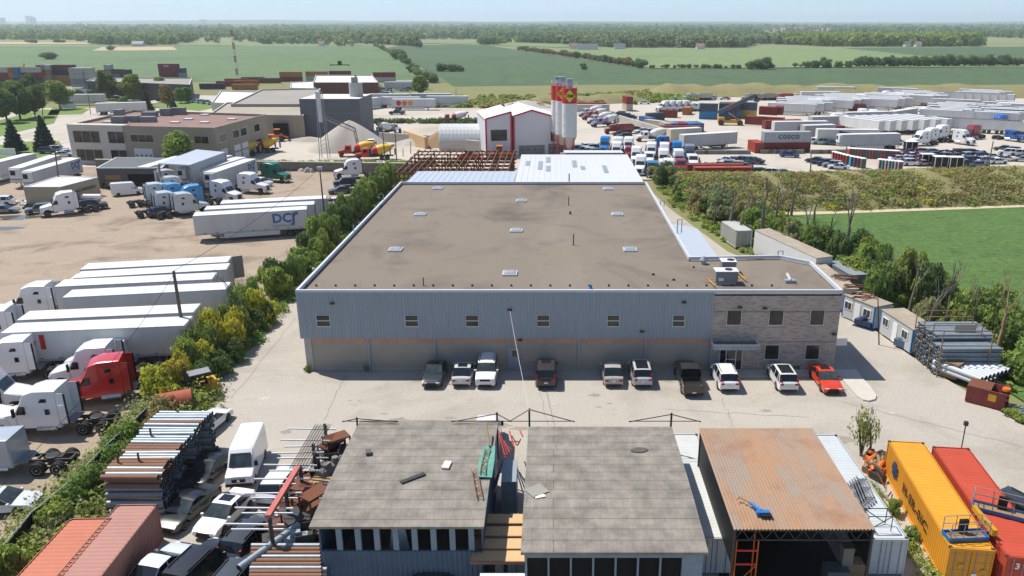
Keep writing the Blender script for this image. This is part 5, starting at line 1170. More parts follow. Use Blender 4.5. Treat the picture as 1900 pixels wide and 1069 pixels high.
# ---- big right lot
G1 = 'tractor units lined up behind the rear shed'; rg = random.Random(11)
WH2 = [(236, 236, 236), (230, 230, 232), (240, 238, 236)]
def lotk(rows):
    for lb, pts in rows:
        for i, (x, y, h, c, kit) in enumerate(pts):
            name = {'W': 'white', 'B': 'bright blue', 'R': 'dark red', 'G': 'grey', 'T': 'teal', 'V': 'black'}[c]
            cc = {'W': WH2[i % 3], 'B': (30, 120, 190), 'R': (150, 34, 48), 'G': (110, 116, 122), 'T': (60, 120, 150), 'V': (50, 50, 54)}[c]
            p = G(x, y, 0); tractor(kit, (p.x, p.y), R(h), cc, f'{name} tractor unit, {ORD[i]} in the {lb}', G1)
lotk([('front row just behind the rear shed roof', [(1188, 322, -100, 'W', 'high'), (1210, 326, -98, 'T', 'low'), (1240, 330, -95, 'W', 'cabover'), (1262, 322, -92, 'R', 'low')]),
      ('second row of tractors behind the rear shed', [(1180, 304, -100, 'W', 'high'), (1204, 307, -98, 'W', 'low'), (1230, 309, -96, 'W', 'high'), (1258, 310, -94, 'W', 'cabover'), (1284, 312, -92, 'W', 'low')]),
      ('third row of tractors behind the rear shed', [(1144, 294, -100, 'W', 'high'), (1168, 296, -98, 'R', 'low'), (1208, 295, -98, 'W', 'high'), (1232, 296, -96, 'W', 'high'), (1255, 293, -94, 'B', 'high'), (1278, 300, -94, 'G', 'cabover')]),
      ('back row of tractors near the low block wall', [(1122, 283, -100, 'B', 'high'), (1146, 284, -100, 'W', 'high'), (1166, 284, -98, 'W', 'high'), (1222, 281, 170, 'B', 'high'), (1244, 284, 175, 'R', 'low')])])
sg = 'small cars and cabs crowded by the silo foot'
for i, (x, y, c) in enumerate([(1068, 278, SIL), (1080, 280, (226, 226, 228)), (1090, 282, (206, 208, 210)), (1100, 284, (96, 100, 108)), (1086, 274, WHT), (1096, 276, (120, 130, 150))]): freecar('far_suv', x, y, 200, c, f'{("silver", "white", "pale grey", "slate", "bright white", "blue-grey")[i]} car in the cluster at the silo foot', group=sg)
# trailers and containers in the lot
LT = 'trailers in the right-hand truck lot'
def lt(kit, a, b, lb, col=(232, 232, 230), L=16.15): return tr(kit, a, b, lb, 4.1, col, LT, L)
lt('tri', (1369, 245), (1268, 251), 'light grey three-axle trailer alone in the open lot beside the barriers', (206, 208, 212))
lt('short', (1245, 240), (1287, 238), 'cream short box trailer behind the grey three-axle trailer', (226, 216, 190), 9.5)
lt('dry', (1538, 225), (1455, 226), 'pale grey trailer behind the lettered container stack', (206, 210, 218))
lt('short', (1494, 233), (1533, 232), 'short grey box trailer right of the lettered container stack', (180, 184, 180), 9.5)
o = lt('noskirt', (1518, 240), (1610, 241), 'white trailer with black diagonal stripe across its side', (226, 226, 222)); MB().use('black_mark').add([(3.5, -1.34, 1.5), (6.6, -1.34, 2.9), (6.6, -1.34, 3.6), (3.5, -1.34, 2.6)], [(0, 1, 2, 3)]).obj('stripe', o); MB().use('black_mark').add([(-6.0, 1.34, 1.5), (-6.0, 1.34, 2.2), (2.5, 1.34, 3.8), (2.5, 1.34, 3.1)], [(0, 3, 2, 1)]).obj('stripe', o)
lt('reefer', (1563, 250), (1668, 248), 'long pale grey trailer nearest the portable toilets', (206, 210, 216))
lt('dry', (1508, 217), (1586, 215), 'grey-sided trailer in front of the white roofs', (180, 184, 190)); lt('dry', (1572, 209), (1650, 207), 'grey trailer right of the white roofs', (190, 194, 198)); lt('dry', (1660, 207), (1732, 197), 'long grey trailer angled along the white row', (190, 194, 198))
for (x, y, n, a0, lb, st) in [(1482, 214, 8, -22, 'column left of the grey-sided trailer', 4.6), (1552, 206, 8, -24, 'column behind the grey-sided trailer', 4.4), (1634, 204, 8, -24, 'middle column of the lot', 4.4), (1700, 196, 6, -26, 'column at the end of the long grey trailer', 4.6), (1770, 228, 8, -30, 'column behind the white and maroon cabs', 4.4), (1850, 232, 8, -30, 'column at the right edge', 4.4), (1905, 222, 6, -30, 'outermost right column', 4.6), (1822, 190, 4, -28, 'short far column', 5.0), (1560, 178, 3, -10, 'far left column', 5.5)]:
    for i in range(n):
        p = G(x, y) + Vector((math.sin(R(-a0)), math.cos(R(a0)), 0)) * st * i + Vector((math.cos(R(a0)), math.sin(R(a0)), 0)) * ((i * 37 % 5) - 2) * 1.3; tone = 250 - (i * 37 % 4) * 8
        trailer('dry' if i % 3 else 'reefer', (p.x, p.y), R(a0 + 180 * (i % 2)), f'white box trailer, {ORD[i]} in the {lb}', (tone, tone, tone - 2), LT)
for i in range(7): p = G(1612 + i * 21, 252 - i * .8); p.y += 8; trailer('noskirt', (p.x, p.y), R(118), f'end-on white trailer, {ORD[i]} behind the portable toilets', (246, 246, 244), LT)
for i in range(5): p = G(1790 + i * 24, 250 + i * 1.5); p.y += 8; trailer('noskirt', (p.x, p.y), R(150), f'angled white trailer, {ORD[i]} behind the crowded cars', (246, 246, 244), LT)
for i in range(7):
    p = G(1752 + 15 * i, 170 + .6 * i, 4.1); trailer('dry', (p.x, p.y), R(180 - 38), f'white trailer, {ORD[i]} from the left of the tight row under the straw bank', (234, 234, 232), LT)
for i, (x, y, h) in enumerate([(1666, 163, -30), (1630, 176, -20), (1680, 172, 150), (1718, 176, 150), (1775, 184, 150), (1870, 190, 150), (1850, 196, 150), (1522, 170, 0), (1890, 205, 150)]):
    p = G(x, y, 4.1); trailer('reefer', (p.x, p.y), R(h), f'white trailer near the back of the lot, {ORD[i]} of the scattered ones', (230, 230, 228), LT)
for i, (x, y, h, c, kit) in enumerate([(1706, 270, 200, WHT, 'high'), (1722, 264, 200, WHT, 'high'), (1742, 258, 200, WHT, 'high'), (1785, 268, -60, WHT, 'high'), (1800, 258, -150, (140, 30, 50), 'high'), (1878, 262, -60, (34, 86, 160), 'low'), (1545, 234, 185, WHT, 'high'), (1568, 236, 185, WHT, 'low'), (1712, 220, 190, WHT, 'high'), (1800, 212, 200, WHT, 'high'), (1820, 214, 200, WHT, 'high'), (1795, 206, 250, (48, 66, 140), 'low'), (1640, 186, 190, WHT, 'high'), (1850, 236, 200, (34, 110, 190), 'high'), (1620, 226, -90, WHT, 'high'), (1600, 224, -90, WHT, 'high')]):
    cn_ = ('white', 'maroon', 'blue')[0 if c == WHT else (1 if c[0] > 100 else 2)]
    p = G(x, y); tractor(kit, (p.x, p.y), R(h), c, f'{cn_} tractor between the lot trailers, {ORD[i]} of the scattered cabs', 'tractors between the lot trailers')
for i in range(6):
    p = G(1232 + 15 * i * .8, 207 - i * .2); tractor('high' if i < 4 else 'low', (p.x, p.y), R(205), (236, 236, 238) if i != 5 else (214, 216, 220), f'white tractor, {ORD[i]} from the left in the slanted row before the blue containers', 'tractors before the blue containers')
for i, (x, c) in enumerate([(1282, (190, 190, 186)), (1300, (170, 168, 160)), (1392, (160, 160, 156)), (1405, (150, 146, 140)), (1418, (150, 146, 140)), (1452, (170, 60, 50)), (1480, (200, 190, 180))]):
    p = G(x, 186); spawn(DUMP, 'dump_truck', f'dump truck, {ORD[i]} from the left in the far line against the weeds', 'truck', (p.x, p.y, 0), R(185), c, 'dump trucks along the weeds')
# containers
LC_ = 'shipping containers in the truck lot'
def ct(kit, px, py, h, col, lb, z=0, group=LC_): p = G(px, py, z); return container(kit, p, R(h), lb, col, group, z)
BR = (148, 66, 52)
o = ct('far40', 1456, 282, 4, (150, 62, 52), 'brown-red container carrying the lettered grey one'); P0 = o.location.copy()
o = container('far40', P0 + Vector((0, 0, 0)), R(4), 'grey container with dark lettering on top of a brown-red one', (196, 202, 206), LC_, 2.6); me = textmesh('COSCO', 1.35, 'logo_dark', bold=.04, spacing=1.25); l_ = link('lettering', me, o); l_.location = (.3, -1.26, 1.3); l_.rotation_euler = (R(90), 0, 0)
ct('far20', 1402, 281, 94, (176, 66, 50), 'small rust-red container end beside the lettered stack')
for i, (x, c, n) in enumerate([(1248, (44, 128, 186), 'blue'), (1262, (150, 52, 50), 'dark red'), (1278, (52, 140, 196), 'sky blue'), (1292, (40, 118, 176), 'deep blue'), (1234, (196, 190, 176), 'grey')]): ct('far20', x, 243, 100, c, f'{n} container of the five standing side by side')
ct('far40', 1225, 240, 130, (214, 206, 184), 'cream container slanting behind the diagonal wall'); ct('far40', 1262, 250, 2, (146, 56, 50), 'dark red container lying across the blue ones'); ct('far20', 1200, 232, 115, (78, 118, 172), 'blue container behind the diagonal wall')
ct('far20', 1314, 221, -14, (58, 140, 190), 'light blue container under the slate one'); container('far20', G(1314, 221), R(-14), 'slate container on top of the light blue one', (76, 92, 110), LC_, 2.6)
for x, c1, c2, n1, n2 in ((1340, (52, 110, 170), (70, 84, 104), 'mid blue', 'dark slate'), (1353, (46, 96, 150), (150, 66, 54), 'deep blue', 'rust'), (1366, (60, 120, 180), (72, 86, 106), 'bright blue', 'blue-black')): ct('far20', x, 219, 76, c1, f'{n1} end-on container under the {n2} one'); container('far20', G(x, 219), R(76), f'{n2} end-on container on the {n1} one', c2, LC_, 2.6)
ct('far20', 1386, 218, -28, (230, 196, 110), 'pale yellow container behind the reach stacker'); container('far20', G(1386, 218), R(-28), 'slate container on the pale yellow one', (96, 112, 132), LC_, 2.6)
ct('far40', 1418, 232, -28, (160, 70, 54), 'rust-red container below the pair at the reach stacker'); container('far20', G(1425, 228), R(-28), 'rust-red container set on the lower one', (158, 62, 50), LC_, 2.6); container('far20', G(1444, 227), R(70), 'second rust-red container set beside the upper one', (150, 60, 50), LC_, 2.6); ct('far40', 1450, 238, 12, (150, 58, 50), 'long rust-red container pointing to the trailers')
ct('far40', 1340, 332, 2, (186, 78, 56), 'orange-red container among the bushes at the lot edge'); ct('far40', 1325, 326, 2, (146, 66, 56), 'brown-red container behind the orange-red one at the lot edge')
ct('far20', 1164, 205, 100, (214, 202, 180), 'cream container at the bottom of the lone pair'); container('far20', G(1164, 205), R(100), 'red container on top of the lone cream one', (150, 46, 48), LC_, 2.6); ct('far40', 1100, 207, 0, (214, 206, 200), 'white container office right of the silos'); ct('far40', 1095, 203, 0, (170, 74, 62), 'rust roofed container behind the white office')
# containers upper left
def stack(px, py, h, cols, names, kit='far40', grp='stacked containers beyond the road'):
    for i, (c, n) in enumerate(zip(cols, names)): ct(kit, px, py, h, c, n, 0, grp) if i == 0 else container(kit, G(px, py), R(h), n, c, grp, 2.6 * i)
def jit(c): return tuple(max(0, min(255, v + random.randint(-12, 12))) for v in c)
pal = {'red': (140, 56, 54), 'white': (206, 206, 204), 'ochre': (186, 136, 66), 'blue': (66, 130, 176), 'pink': (150, 70, 90), 'navy': (60, 66, 92), 'brown': (120, 70, 60), 'grey': (160, 166, 170), 'magenta': (156, 34, 84), 'orange': (190, 110, 60)}
def stk(px, py, h, cs, where, kit='far40'):
    cs = cs.split(); lv = ['bottom', 'second', 'third', 'top'] if len(cs) == 4 else (['bottom', 'middle', 'top'] if len(cs) == 3 else ['lower', 'upper'])
    stack(px, py, h, [pal[c] for c in cs], [f'{c} container, {lv[i]} of the {where}' for i, c in enumerate(cs)], kit)
for x, h, cs, w in ((6, 0, 'ochre brown red white', 'leftmost far stack'), (33, 90, 'orange red ochre orange', 'end-on stack beside the leftmost one'), (43, 90, 'pink navy blue blue', 'blue-topped end-on stack'), (58, 0, 'pink navy red white', 'broad stack behind the yellow boom')): stk(x, 164, h, cs, w, 'far20' if h else 'far40')
for x, h, cs, w in ((84, 90, 'pink white red red', 'end-on stack of mixed colours'), (92, 90, 'red orange red grey', 'second end-on stack of mixed colours'), (100, 90, 'red grey ochre white', 'third end-on stack of mixed colours'), (124, 0, 'ochre ochre navy brown', 'long dark stack before the far field')): stk(x, 158, h, cs, w, 'far20' if h else 'far40')
for x in (145, 153, 161, 172): stk(x, 166, 90, 'white grey white white', f'white end-on stack before the dark warehouse at {["its left corner", "second bay", "third bay", "fourth bay"][(145, 153, 161, 172).index(x)]}', 'far20')
stk(205, 145, 90, 'grey grey white', 'pale stack above the dark warehouse', 'far20'); stk(222, 145, 0, 'grey brown', 'pair right of the pale stack', 'far20'); stk(236, 146, 0, 'navy navy', 'dark blue pair right of the pale stack', 'far20'); stk(192, 147, 90, 'red red', 'red pair left of the pale stack', 'far20')
stk(316, 143, 0, 'red red magenta', 'large magenta-topped stack'); stk(340, 143, 90, 'grey navy', 'end-on pair behind the magenta stack', 'far20')
o = [q for q in bpy.data.objects if q.get('label', '').startswith('magenta container')][0]; l_ = link('lettering', textmesh('ONE', 1.5, 'white_mark', bold=.03), o); l_.location = (-1, -1.27, 1.3); l_.rotation_euler = (R(90), 0, 0)
stk(541, 151, 0, 'red ochre', 'left pair with tan top behind the brick works'); stk(589, 150, 0, 'white ochre', 'right pair with tan top behind the brick works'); stk(632, 149, 0, 'white red', 'pair held by the black lifting spreader'); stk(714, 152, 0, 'white red', 'pair right of the brick works')
for i, (x, y, h, c) in enumerate([(440, 155, 8, 'red'), (458, 158, 8, 'orange'), (470, 152, 8, 'brown'), (425, 160, 5, 'red'), (455, 166, 2, 'ochre'), (500, 154, 6, 'brown'), (395, 165, 2, 'navy')]): ct('far40', x, y, h, pal[c], f'{c} container, {ORD[i]} of the low spread behind the warehouse roofs', group='containers behind the warehouses')
ct('far40', 44, 168, -20, pal['brown'], 'brown container under the yellow boom'); 
for i, (x, y, h) in enumerate([(100, 170, 5), (130, 172, 3), (118, 168, 5), (225, 196, 20), (155, 180, 5)]): p = G(x, y, 3); trailer('dry', (p.x, p.y), R(h), f'white trailer near the estate road, {ORD[i]} counted from the far left lawn', (228, 230, 230), 'trailers near the estate road')
for i, (x, y, h, lb) in enumerate([(740, 190, 0, 'white trailer with dark lettering in the back yard'), (768, 194, 0, 'white trailer with round fruit picture in the back yard'), (830, 188, 0, 'long white trailer behind the ribbed store'), (690, 192, 60, 'white truck trailer turned end-on beside the batching tower'), (745, 160, 0, 'grey trailer standing under the far trees'), (765, 158, 0, 'blue-grey trailer beside the far trees'), (722, 184, 0, 'white trailer farthest in the back yard row'), (800, 183, 0, 'white trailer behind the long one in the back yard')]):
    p = G(x, y, 2); o = trailer('dry' if i else 'reefer', (p.x, p.y), R(h), lb, (224, 228, 232) if i != 5 else (150, 166, 196), 'trailers in the back yard')
    if i == 1:
        for q, c in enumerate(('red_paint', 'orange_paint', 'yellow_paint')): MB().use(c).cyl((-5.5 + 2.2 * q, -1.33, 2.6), (-5.5 + 2.2 * q, -1.35, 2.6), .95, .95, 14).obj('picture', o)
bk = [(700, 158), (706, 164), (712, 168), (700, 170), (715, 172), (722, 170), (672, 172), (682, 174), (692, 174), (704, 176), (718, 175), (750, 167), (762, 166)]
for i, (x, y) in enumerate(bk): freecar('far_sedan' if i % 2 else 'far_suv', x, y, 10 + 170 * (i % 2), [WHT, SIL, (60, 90, 84), DGR, WHT][i % 5], f'{["white", "silver", "dark green", "dark grey", "bright white"][i % 5]} car, {ORD[i]} of the group beside the brick works', group='cars beside the brick works')
freecar('far_pickup', 737, 210, 180, (52, 80, 110), 'dark blue pickup before the fruit picture trailer', group='cars in the back yard', cat='pickup')
# ---- parked cars, right lot
CG = 'cars parked in the right-hand lot'; cols = [('white', (230, 232, 234)), ('black', (44, 46, 50)), ('silver', (176, 180, 184)), ('navy', (44, 54, 84)), ('dark grey', (78, 84, 90)), ('maroon', (128, 36, 44)), ('slate', (100, 112, 126))]
def crow(lb, x0, y0, x1, y1, n, h, seq, kits='sshp'):
    for i in range(n):
        t = i / max(1, n - 1); c = cols[int(seq[i % len(seq)])]; kk = {'s': 'far_sedan', 'h': 'far_suv', 'p': 'far_suv'}[kits[(i * 3 + n) % len(kits)]]
        freecar(kk, x0 + (x1 - x0) * t, y0 + (y1 - y0) * t, h + (i * 7 % 5 - 2) * 3, jit(c[1]), f'{c[0]} car, {ORD[i]} in the {lb}', group=CG)
crow('nearest line above the weedy bank', 1690, 303, 1815, 306, 6, 8, '021046')
crow('second line behind the black kiosks', 1668, 295, 1850, 300, 9, 10, '025240320')
crow('third line of the crowded right lot', 1672, 289, 1840, 291, 9, 12, '005135240')
crow('fourth line beside maroon cars', 1690, 283, 1820, 285, 8, 12, '552003104')
crow('short dark line at the right edge', 1862, 276, 1905, 290, 4, 150, '4103')
crow('corner group by the white car', 1870, 284, 1898, 296, 2, 160, '02')
crow('line below the three-axle trailer', 1348, 297, 1400, 300, 5, 150, '04641')
crow('line next to the red utility cab', 1335, 306, 1378, 309, 4, 165, '0626')
crow('half-hidden line above the bushes', 1352, 320, 1450, 322, 5, 175, '00104')
crow('line beside the black utility carts', 1513, 298, 1556, 310, 5, 155, '133200'.replace('00', '00'))
freecar('far_sedan', 1465, 288, -20, (34, 74, 140), 'bright blue sedan alone in front of the lettered container stack', group=CG)
freecar('far_sedan', 1866, 295, 10, WHT, 'white coupe alone right of the crowded cars', group=CG)
freecar('far_sedan', 1196, 191, 0, WHT, 'white car near the lone container pair', group=CG); freecar('far_suv', 1150, 212, 170, DGR, 'dark car behind the diagonal wall', group=CG)
crow('short row below the lone container pair', 1148, 214, 1170, 218, 3, 160, '143')
crow('scatter along the lot back edge', 1250, 183, 1345, 183, 5, 175, '02402')
crow('slanted row beside the silo-side mixers', 1178, 240, 1230, 252, 5, 200, '10236'); crow('row behind the low block wall', 1290, 262, 1330, 270, 4, 170, '0214'); crow('busy group under the three-axle trailer', 1300, 308, 1345, 316, 5, 150, '04623'); crow('row between the grey trailers', 1590, 262, 1680, 266, 5, 165, '02160'); crow('row by the rust-red containers', 1480, 262, 1545, 266, 4, 160, '5024')
for i, (x, y, h, c) in enumerate([(1590, 206, -20, 'red'), (1605, 190, 80, 'blue'), (1500, 252, -10, 'orange'), (1545, 250, 12, 'red'), (1215, 224, 20, 'navy'), (1240, 218, -15, 'red'), (1275, 212, 70, 'orange'), (1700, 178, 10, 'blue'), (1440, 205, -20, 'red'), (1465, 200, -20, 'orange')]): ct('far20', x, y, h, jit(pal[c]), f'{c} short container, {ORD[i]} of those scattered through the truck lot')
crow('group by the estate road', 108, 278, 124, 284, 2, 20, '00'); crow('pair behind the beige corner', 90, 281, 118, 287, 2, 20, '32')
crow('row before the dark warehouse', 282, 172, 298, 175, 3, 15, '002'); crow('row by the plant tower', 365, 188, 395, 192, 4, 10, '0020')
# reach stacker
p = G(1358, 232); rs = thing('reach_stacker', 'yellow container reach stacker with dark boom raised over the stacks', 'reach stacker', (p.x, p.y, 0), R(-6))
MB().use('yellow_paint').box(-4.6, 3.0, -1.3, 1.3, .7, 1.6).box(-4.6, -2.6, -1.5, 1.5, 1.2, 2.4).obj('body', rs); MB().use('glass').box(-2.2, -.8, -.8, .8, 1.6, 3.0).obj('cab', rs)
m = MB().use('slate_wall'); a, b = Vector((-4.6, 0, 4.0)), Vector((6.8, 0, 9.4)); d = (b - a)
m.at((-4.6, 0, 3.6), 0, 0, -math.atan2(5.6, 11.6)).box(0, 12.8, -.45, .45, -.3, .9); m.obj('boom', rs); m = MB().use('dark_metal').cyl((1.5, 0, 1.5), (.3, 0, 6.0), .22, .22, 8); m.obj('lift_ram', rs)
MB().use('dark_metal').box(6.3, 7.6, -3.0, 3.0, 7.6, 8.1).box(6.6, 7.3, -.5, .5, 8.1, 9.4).obj('spreader', rs)
m = MB().use('yellow_paint').cyl((2.9, -1.0, 1.2), (-1.2, -1.0, 3.8), .12, .12, 6).cyl((2.9, 1.0, 1.2), (-1.2, 1.0, 3.8), .12, .12, 6); m.obj('frame', rs)
for x in (-3.6, 2.4):
    for s in (-1, 1): m = MB(); wheel(m, x, s * 1.6, .85, .6, s, rimm='yellow_paint'); m.obj('wheel', rs, smooth=40)
p = G(40, 152); bm_ = thing('boom_lift', 'yellow boom of a container handler rising before the leftmost stacks', 'crane', (p.x, p.y, 0), R(10)); m = MB().use('yellow_paint').cyl((0, 0, 2), (3.4, 0, 10), .55, .4, 6); m.obj('boom', bm_); m = MB().use('yellow_paint').box(-2, 3, -1.3, 1.3, .8, 2.2); m.obj('body', bm_)
for x in (-1.3, 2.2):
    for s in (-1, 1): m = MB(); wheel(m, x, s * 1.3, .7, .5, s); m.obj('wheel', bm_, smooth=40)
p = G(632, 138); ls = thing('lifting_spreader', 'black spreader frame above the red container behind the brick works', 'machine', (p.x, p.y, 5.3)); MB().use('black').box(-6.2, 6.2, -.4, .4, .3, .8).box(-6.2, -5.8, -.4, .4, -.1, .3).box(5.8, 6.2, -.4, .4, -.1, .3).obj('beam', ls); MB().use('black').box(-1.2, 1.2, -.5, .5, .8, 3.0).box(-.9, .9, -.6, .6, 2.6, 3.0).obj('head', ls)
# wheel loaders
def loader(px, py, h, c, lb):
    p = G(px, py); o = thing('wheel_loader', lb, 'loader', (p.x, p.y, 0), R(h), 'wheel loaders'); MB().use(c).box(-2.8, 1.4, -1, 1, .9, 1.9).obj('body', o); MB().use('glass').box(-.6, .8, -.8, .8, 1.9, 3.2).use(c).box(-.7, .9, -.85, .85, 3.2, 3.35).obj('cab', o)
    MB().use(c).cyl((1.2, -.6, 1.6), (3.2, -.6, .8), .15, .15, 6).cyl((1.2, .6, 1.6), (3.2, .6, .8), .15, .15, 6).obj('arm', o); MB().use('dark_metal').box(3.1, 4.0, -1.4, 1.4, .2, .35).box(3.1, 3.2, -1.4, 1.4, .2, 1.3).obj('bucket', o)
    for x in (-1.9, 1.2):
        for s in (-1, 1): m = MB(); wheel(m, x, s * 1.1, .75, .5, s); m.obj('wheel', o, smooth=40)
loader(690, 283, -80, 'white_mark', 'white wheel loader in front of the pale gravel heap'); loader(515, 262, 10, 'orange_paint', 'orange wheel loader beside the tan warehouse door'); loader(928, 296, 180, 'orange_paint', 'orange machine before the plant annex, above the rusty racks'); loader(846, 275, 20, 'dark_wall', 'dark wheel loader at the foot of the sand heap')
# portable toilets
pk = Kit()
pk.add('cabin', MB().use('paint').box(-.55, .55, -.55, .55, .12, 2.15)); pk.add('roof', MB().use('white_mark').box(-.6, .6, -.6, .6, 2.152, 2.24).add([(-.6, -.6, 2.24), (.6, -.6, 2.24), (.6, .6, 2.24), (-.6, .6, 2.24), (-.2, -.2, 2.4), (.2, -.2, 2.4), (.2, .2, 2.4), (-.2, .2, 2.4)], [(0, 1, 5, 4), (1, 2, 6, 5), (2, 3, 7, 6), (3, 0, 4, 7), (4, 5, 6, 7)]))
pk.add('door', MB().use('dark_wall').box(-.4, .4, -.58, -.552, .16, 2.05)); pk.add('skid', MB().use('dark_metal').box(-.55, -.4, -.6, .6, 0, .118).box(.4, .55, -.6, .6, 0, .118))
def toilets(x0, y0, x1, y1, n, cs, lb):
    for i in range(n):
        t = i / (n - 1); c = cs[i % len(cs)]; p = G(x0 + (x1 - x0) * t, y0 + (y1 - y0) * t)
        spawn(pk, 'portable_toilet', f'{c[0]} portable toilet, {ORD[i]} from the left in the {lb}', 'portable toilet', p, R(-4), c[1], 'portable toilets')
toilets(1577, 292, 1663, 297, 17, [('red', (214, 44, 38)), ('dark grey', (90, 92, 98)), ('grey', (110, 112, 118)), ('orange-red', (220, 70, 50))], 'back row of toilets'); toilets(1547, 299, 1572, 306, 6, [('dark red', (170, 44, 42))], 'slanting red row'); toilets(1580, 308, 1600, 312, 4, [('turquoise', (90, 180, 190)), ('blue', (60, 110, 160)), ('dark red', (150, 50, 50)), ('grey', (120, 120, 120))], 'short mixed row'); toilets(1632, 314, 1668, 318, 7, [('pink', (224, 190, 190)), ('turquoise', (60, 180, 170)), ('white', (220, 214, 210))], 'front row above the weeds')
kp = Kit(); kp.add('cabin', MB().use('black').box(-1.4, 1.4, -1, 1, .3, 2.5)); kp.add('frame', MB().use('white_mark').box(-1.5, 1.5, -1.1, 1.1, 2.502, 2.62).box(-1.5, -1.38, -1.08, -1.0, .3, 2.5).box(1.38, 1.5, -1.08, -1.0, .3, 2.5).box(-.05, .05, -1.08, -1.0, .3, 2.5))
for i, (x, y) in enumerate([(1718, 306), (1742, 311), (1770, 312), (1688, 281)]): spawn(kp, 'kiosk', f'black kiosk with white roof rim, {ORD[i]} beside the crowded cars', 'kiosk', G(x, y), R(-3), None, 'black kiosks')
# concrete barrier blocks
bb = Kit(); bb.add('block', MB().use('concrete_dark').box(-1.5, 1.5, -.4, .4, 0, .95))
for i, x in enumerate((1302, 1318, 1340, 1360, 1381, 1422, 1435, 1450, 1465, 1480, 1514, 1530, 1545, 1560)): p = G(x, 286 if i < 5 else 285); o = tag = link('barrier_block', bb.p[0][1], None, loc=p, label=f'concrete barrier block, {ORD[i]} from the left in the line across the lot', cat='barrier', group='concrete barrier blocks')
# ---------------------------------------------------------------- foreground sheds
def roofnode(N, L, b):
    tc = N.new('ShaderNodeTexCoord'); sp_ = N.new('ShaderNodeSeparateXYZ'); L.new(tc.outputs['Object'], sp_.inputs[0])
    br = N.new('ShaderNodeTexBrick'); L.new(tc.outputs['Object'], br.inputs[0]); br.inputs['Scale'].default_value = 1; br.inputs['Brick Width'].default_value = 90; br.inputs['Row Height'].default_value = .92; br.inputs['Mortar Size'].default_value = .03; br.inputs['Mortar Smooth'].default_value = .8
    br.inputs[1].default_value = lin((140, 133, 122), .8) + (1,); br.inputs[2].default_value = lin((133, 126, 116), .8) + (1,); br.inputs[3].default_value = lin((94, 88, 80), .8) + (1,)
    nz = N.new('ShaderNodeTexNoise'); nz.inputs['Scale'].default_value = .8; nz.inputs['Detail'].default_value = 9; nz.inputs['Roughness'].default_value = .65; L.new(tc.outputs['Object'], nz.inputs[0])
    n2 = N.new('ShaderNodeTexNoise'); n2.inputs['Scale'].default_value = 3; n2.inputs['Detail'].default_value = 6; mp = N.new('ShaderNodeMapping'); mp.inputs['Scale'].default_value = (2.2, .3, 1); L.new(tc.outputs['Object'], mp.inputs[0]); L.new(mp.outputs[0], n2.inputs[0])
    cr = N.new('ShaderNodeMapRange'); L.new(nz.outputs[0], cr.inputs[0]); cr.inputs[1].default_value = .35; cr.inputs[2].default_value = .68; cr.inputs[3].default_value = .8; cr.inputs[4].default_value = 1.42
    c2 = N.new('ShaderNodeMapRange'); L.new(n2.outputs[0], c2.inputs[0]); c2.inputs[1].default_value = .3; c2.inputs[2].default_value = .7; c2.inputs[3].default_value = .9; c2.inputs[4].default_value = 1.1
    mu = N.new('ShaderNodeMath'); mu.operation = 'MULTIPLY'; L.new(cr.outputs[0], mu.inputs[0]); L.new(c2.outputs[0], mu.inputs[1])
    hs = N.new('ShaderNodeHueSaturation'); L.new(br.outputs[0], hs.inputs['Color']); L.new(mu.outputs[0], hs.inputs['Value']); L.new(hs.outputs[0], b.inputs['Base Color'])
    bp = N.new('ShaderNodeBump'); bp.inputs['Strength'].default_value = .4; bp.inputs['Distance'].default_value = .04; L.new(br.outputs[1], bp.inputs['Height']); bp.invert = True; L.new(bp.outputs[0], b.inputs['Normal'])
node_mat('felt_roof', roofnode, .9)
def rustnode(N, L, b):
    tc = N.new('ShaderNodeTexCoord'); mp = N.new('ShaderNodeMapping'); mp.inputs['Rotation'].default_value = (0, 0, R(90)); L.new(tc.outputs['Object'], mp.inputs[0])
    br = N.new('ShaderNodeTexBrick'); L.new(mp.outputs[0], br.inputs[0]); br.inputs['Scale'].default_value = 1; br.inputs['Brick Width'].default_value = 3.1; br.inputs['Row Height'].default_value = .85; br.inputs['Mortar Size'].default_value = .004; br.inputs['Bias'].default_value = -.1
    br.inputs[1].default_value = lin((182, 144, 112), .76) + (1,); br.inputs[2].default_value = lin((164, 148, 132), .78) + (1,); br.inputs[3].default_value = lin((130, 100, 80), .8) + (1,)
    nz = N.new('ShaderNodeTexNoise'); nz.inputs['Scale'].default_value = .5; nz.inputs['Detail'].default_value = 9; nz.inputs['Roughness'].default_value = .7; L.new(tc.outputs['Object'], nz.inputs[0])
    mx = N.new('ShaderNodeMix'); mx.data_type = 'RGBA'; cr = N.new('ShaderNodeMapRange'); L.new(nz.outputs[0], cr.inputs[0]); cr.inputs[1].default_value = .5; cr.inputs[2].default_value = .72; L.new(cr.outputs[0], mx.inputs[0])
    L.new(br.outputs[0], mx.inputs[6]); mx.inputs[7].default_value = lin((162, 122, 94), .76) + (1,); L.new(mx.outputs[2], b.inputs['Base Color'])
node_mat('rust_sheet', rustnode, .7)
mat('shed_blue', (82, 104, 124), .6, var=.12, scale=.8); mat('shed_frame', (130, 148, 162), .6, var=.1)
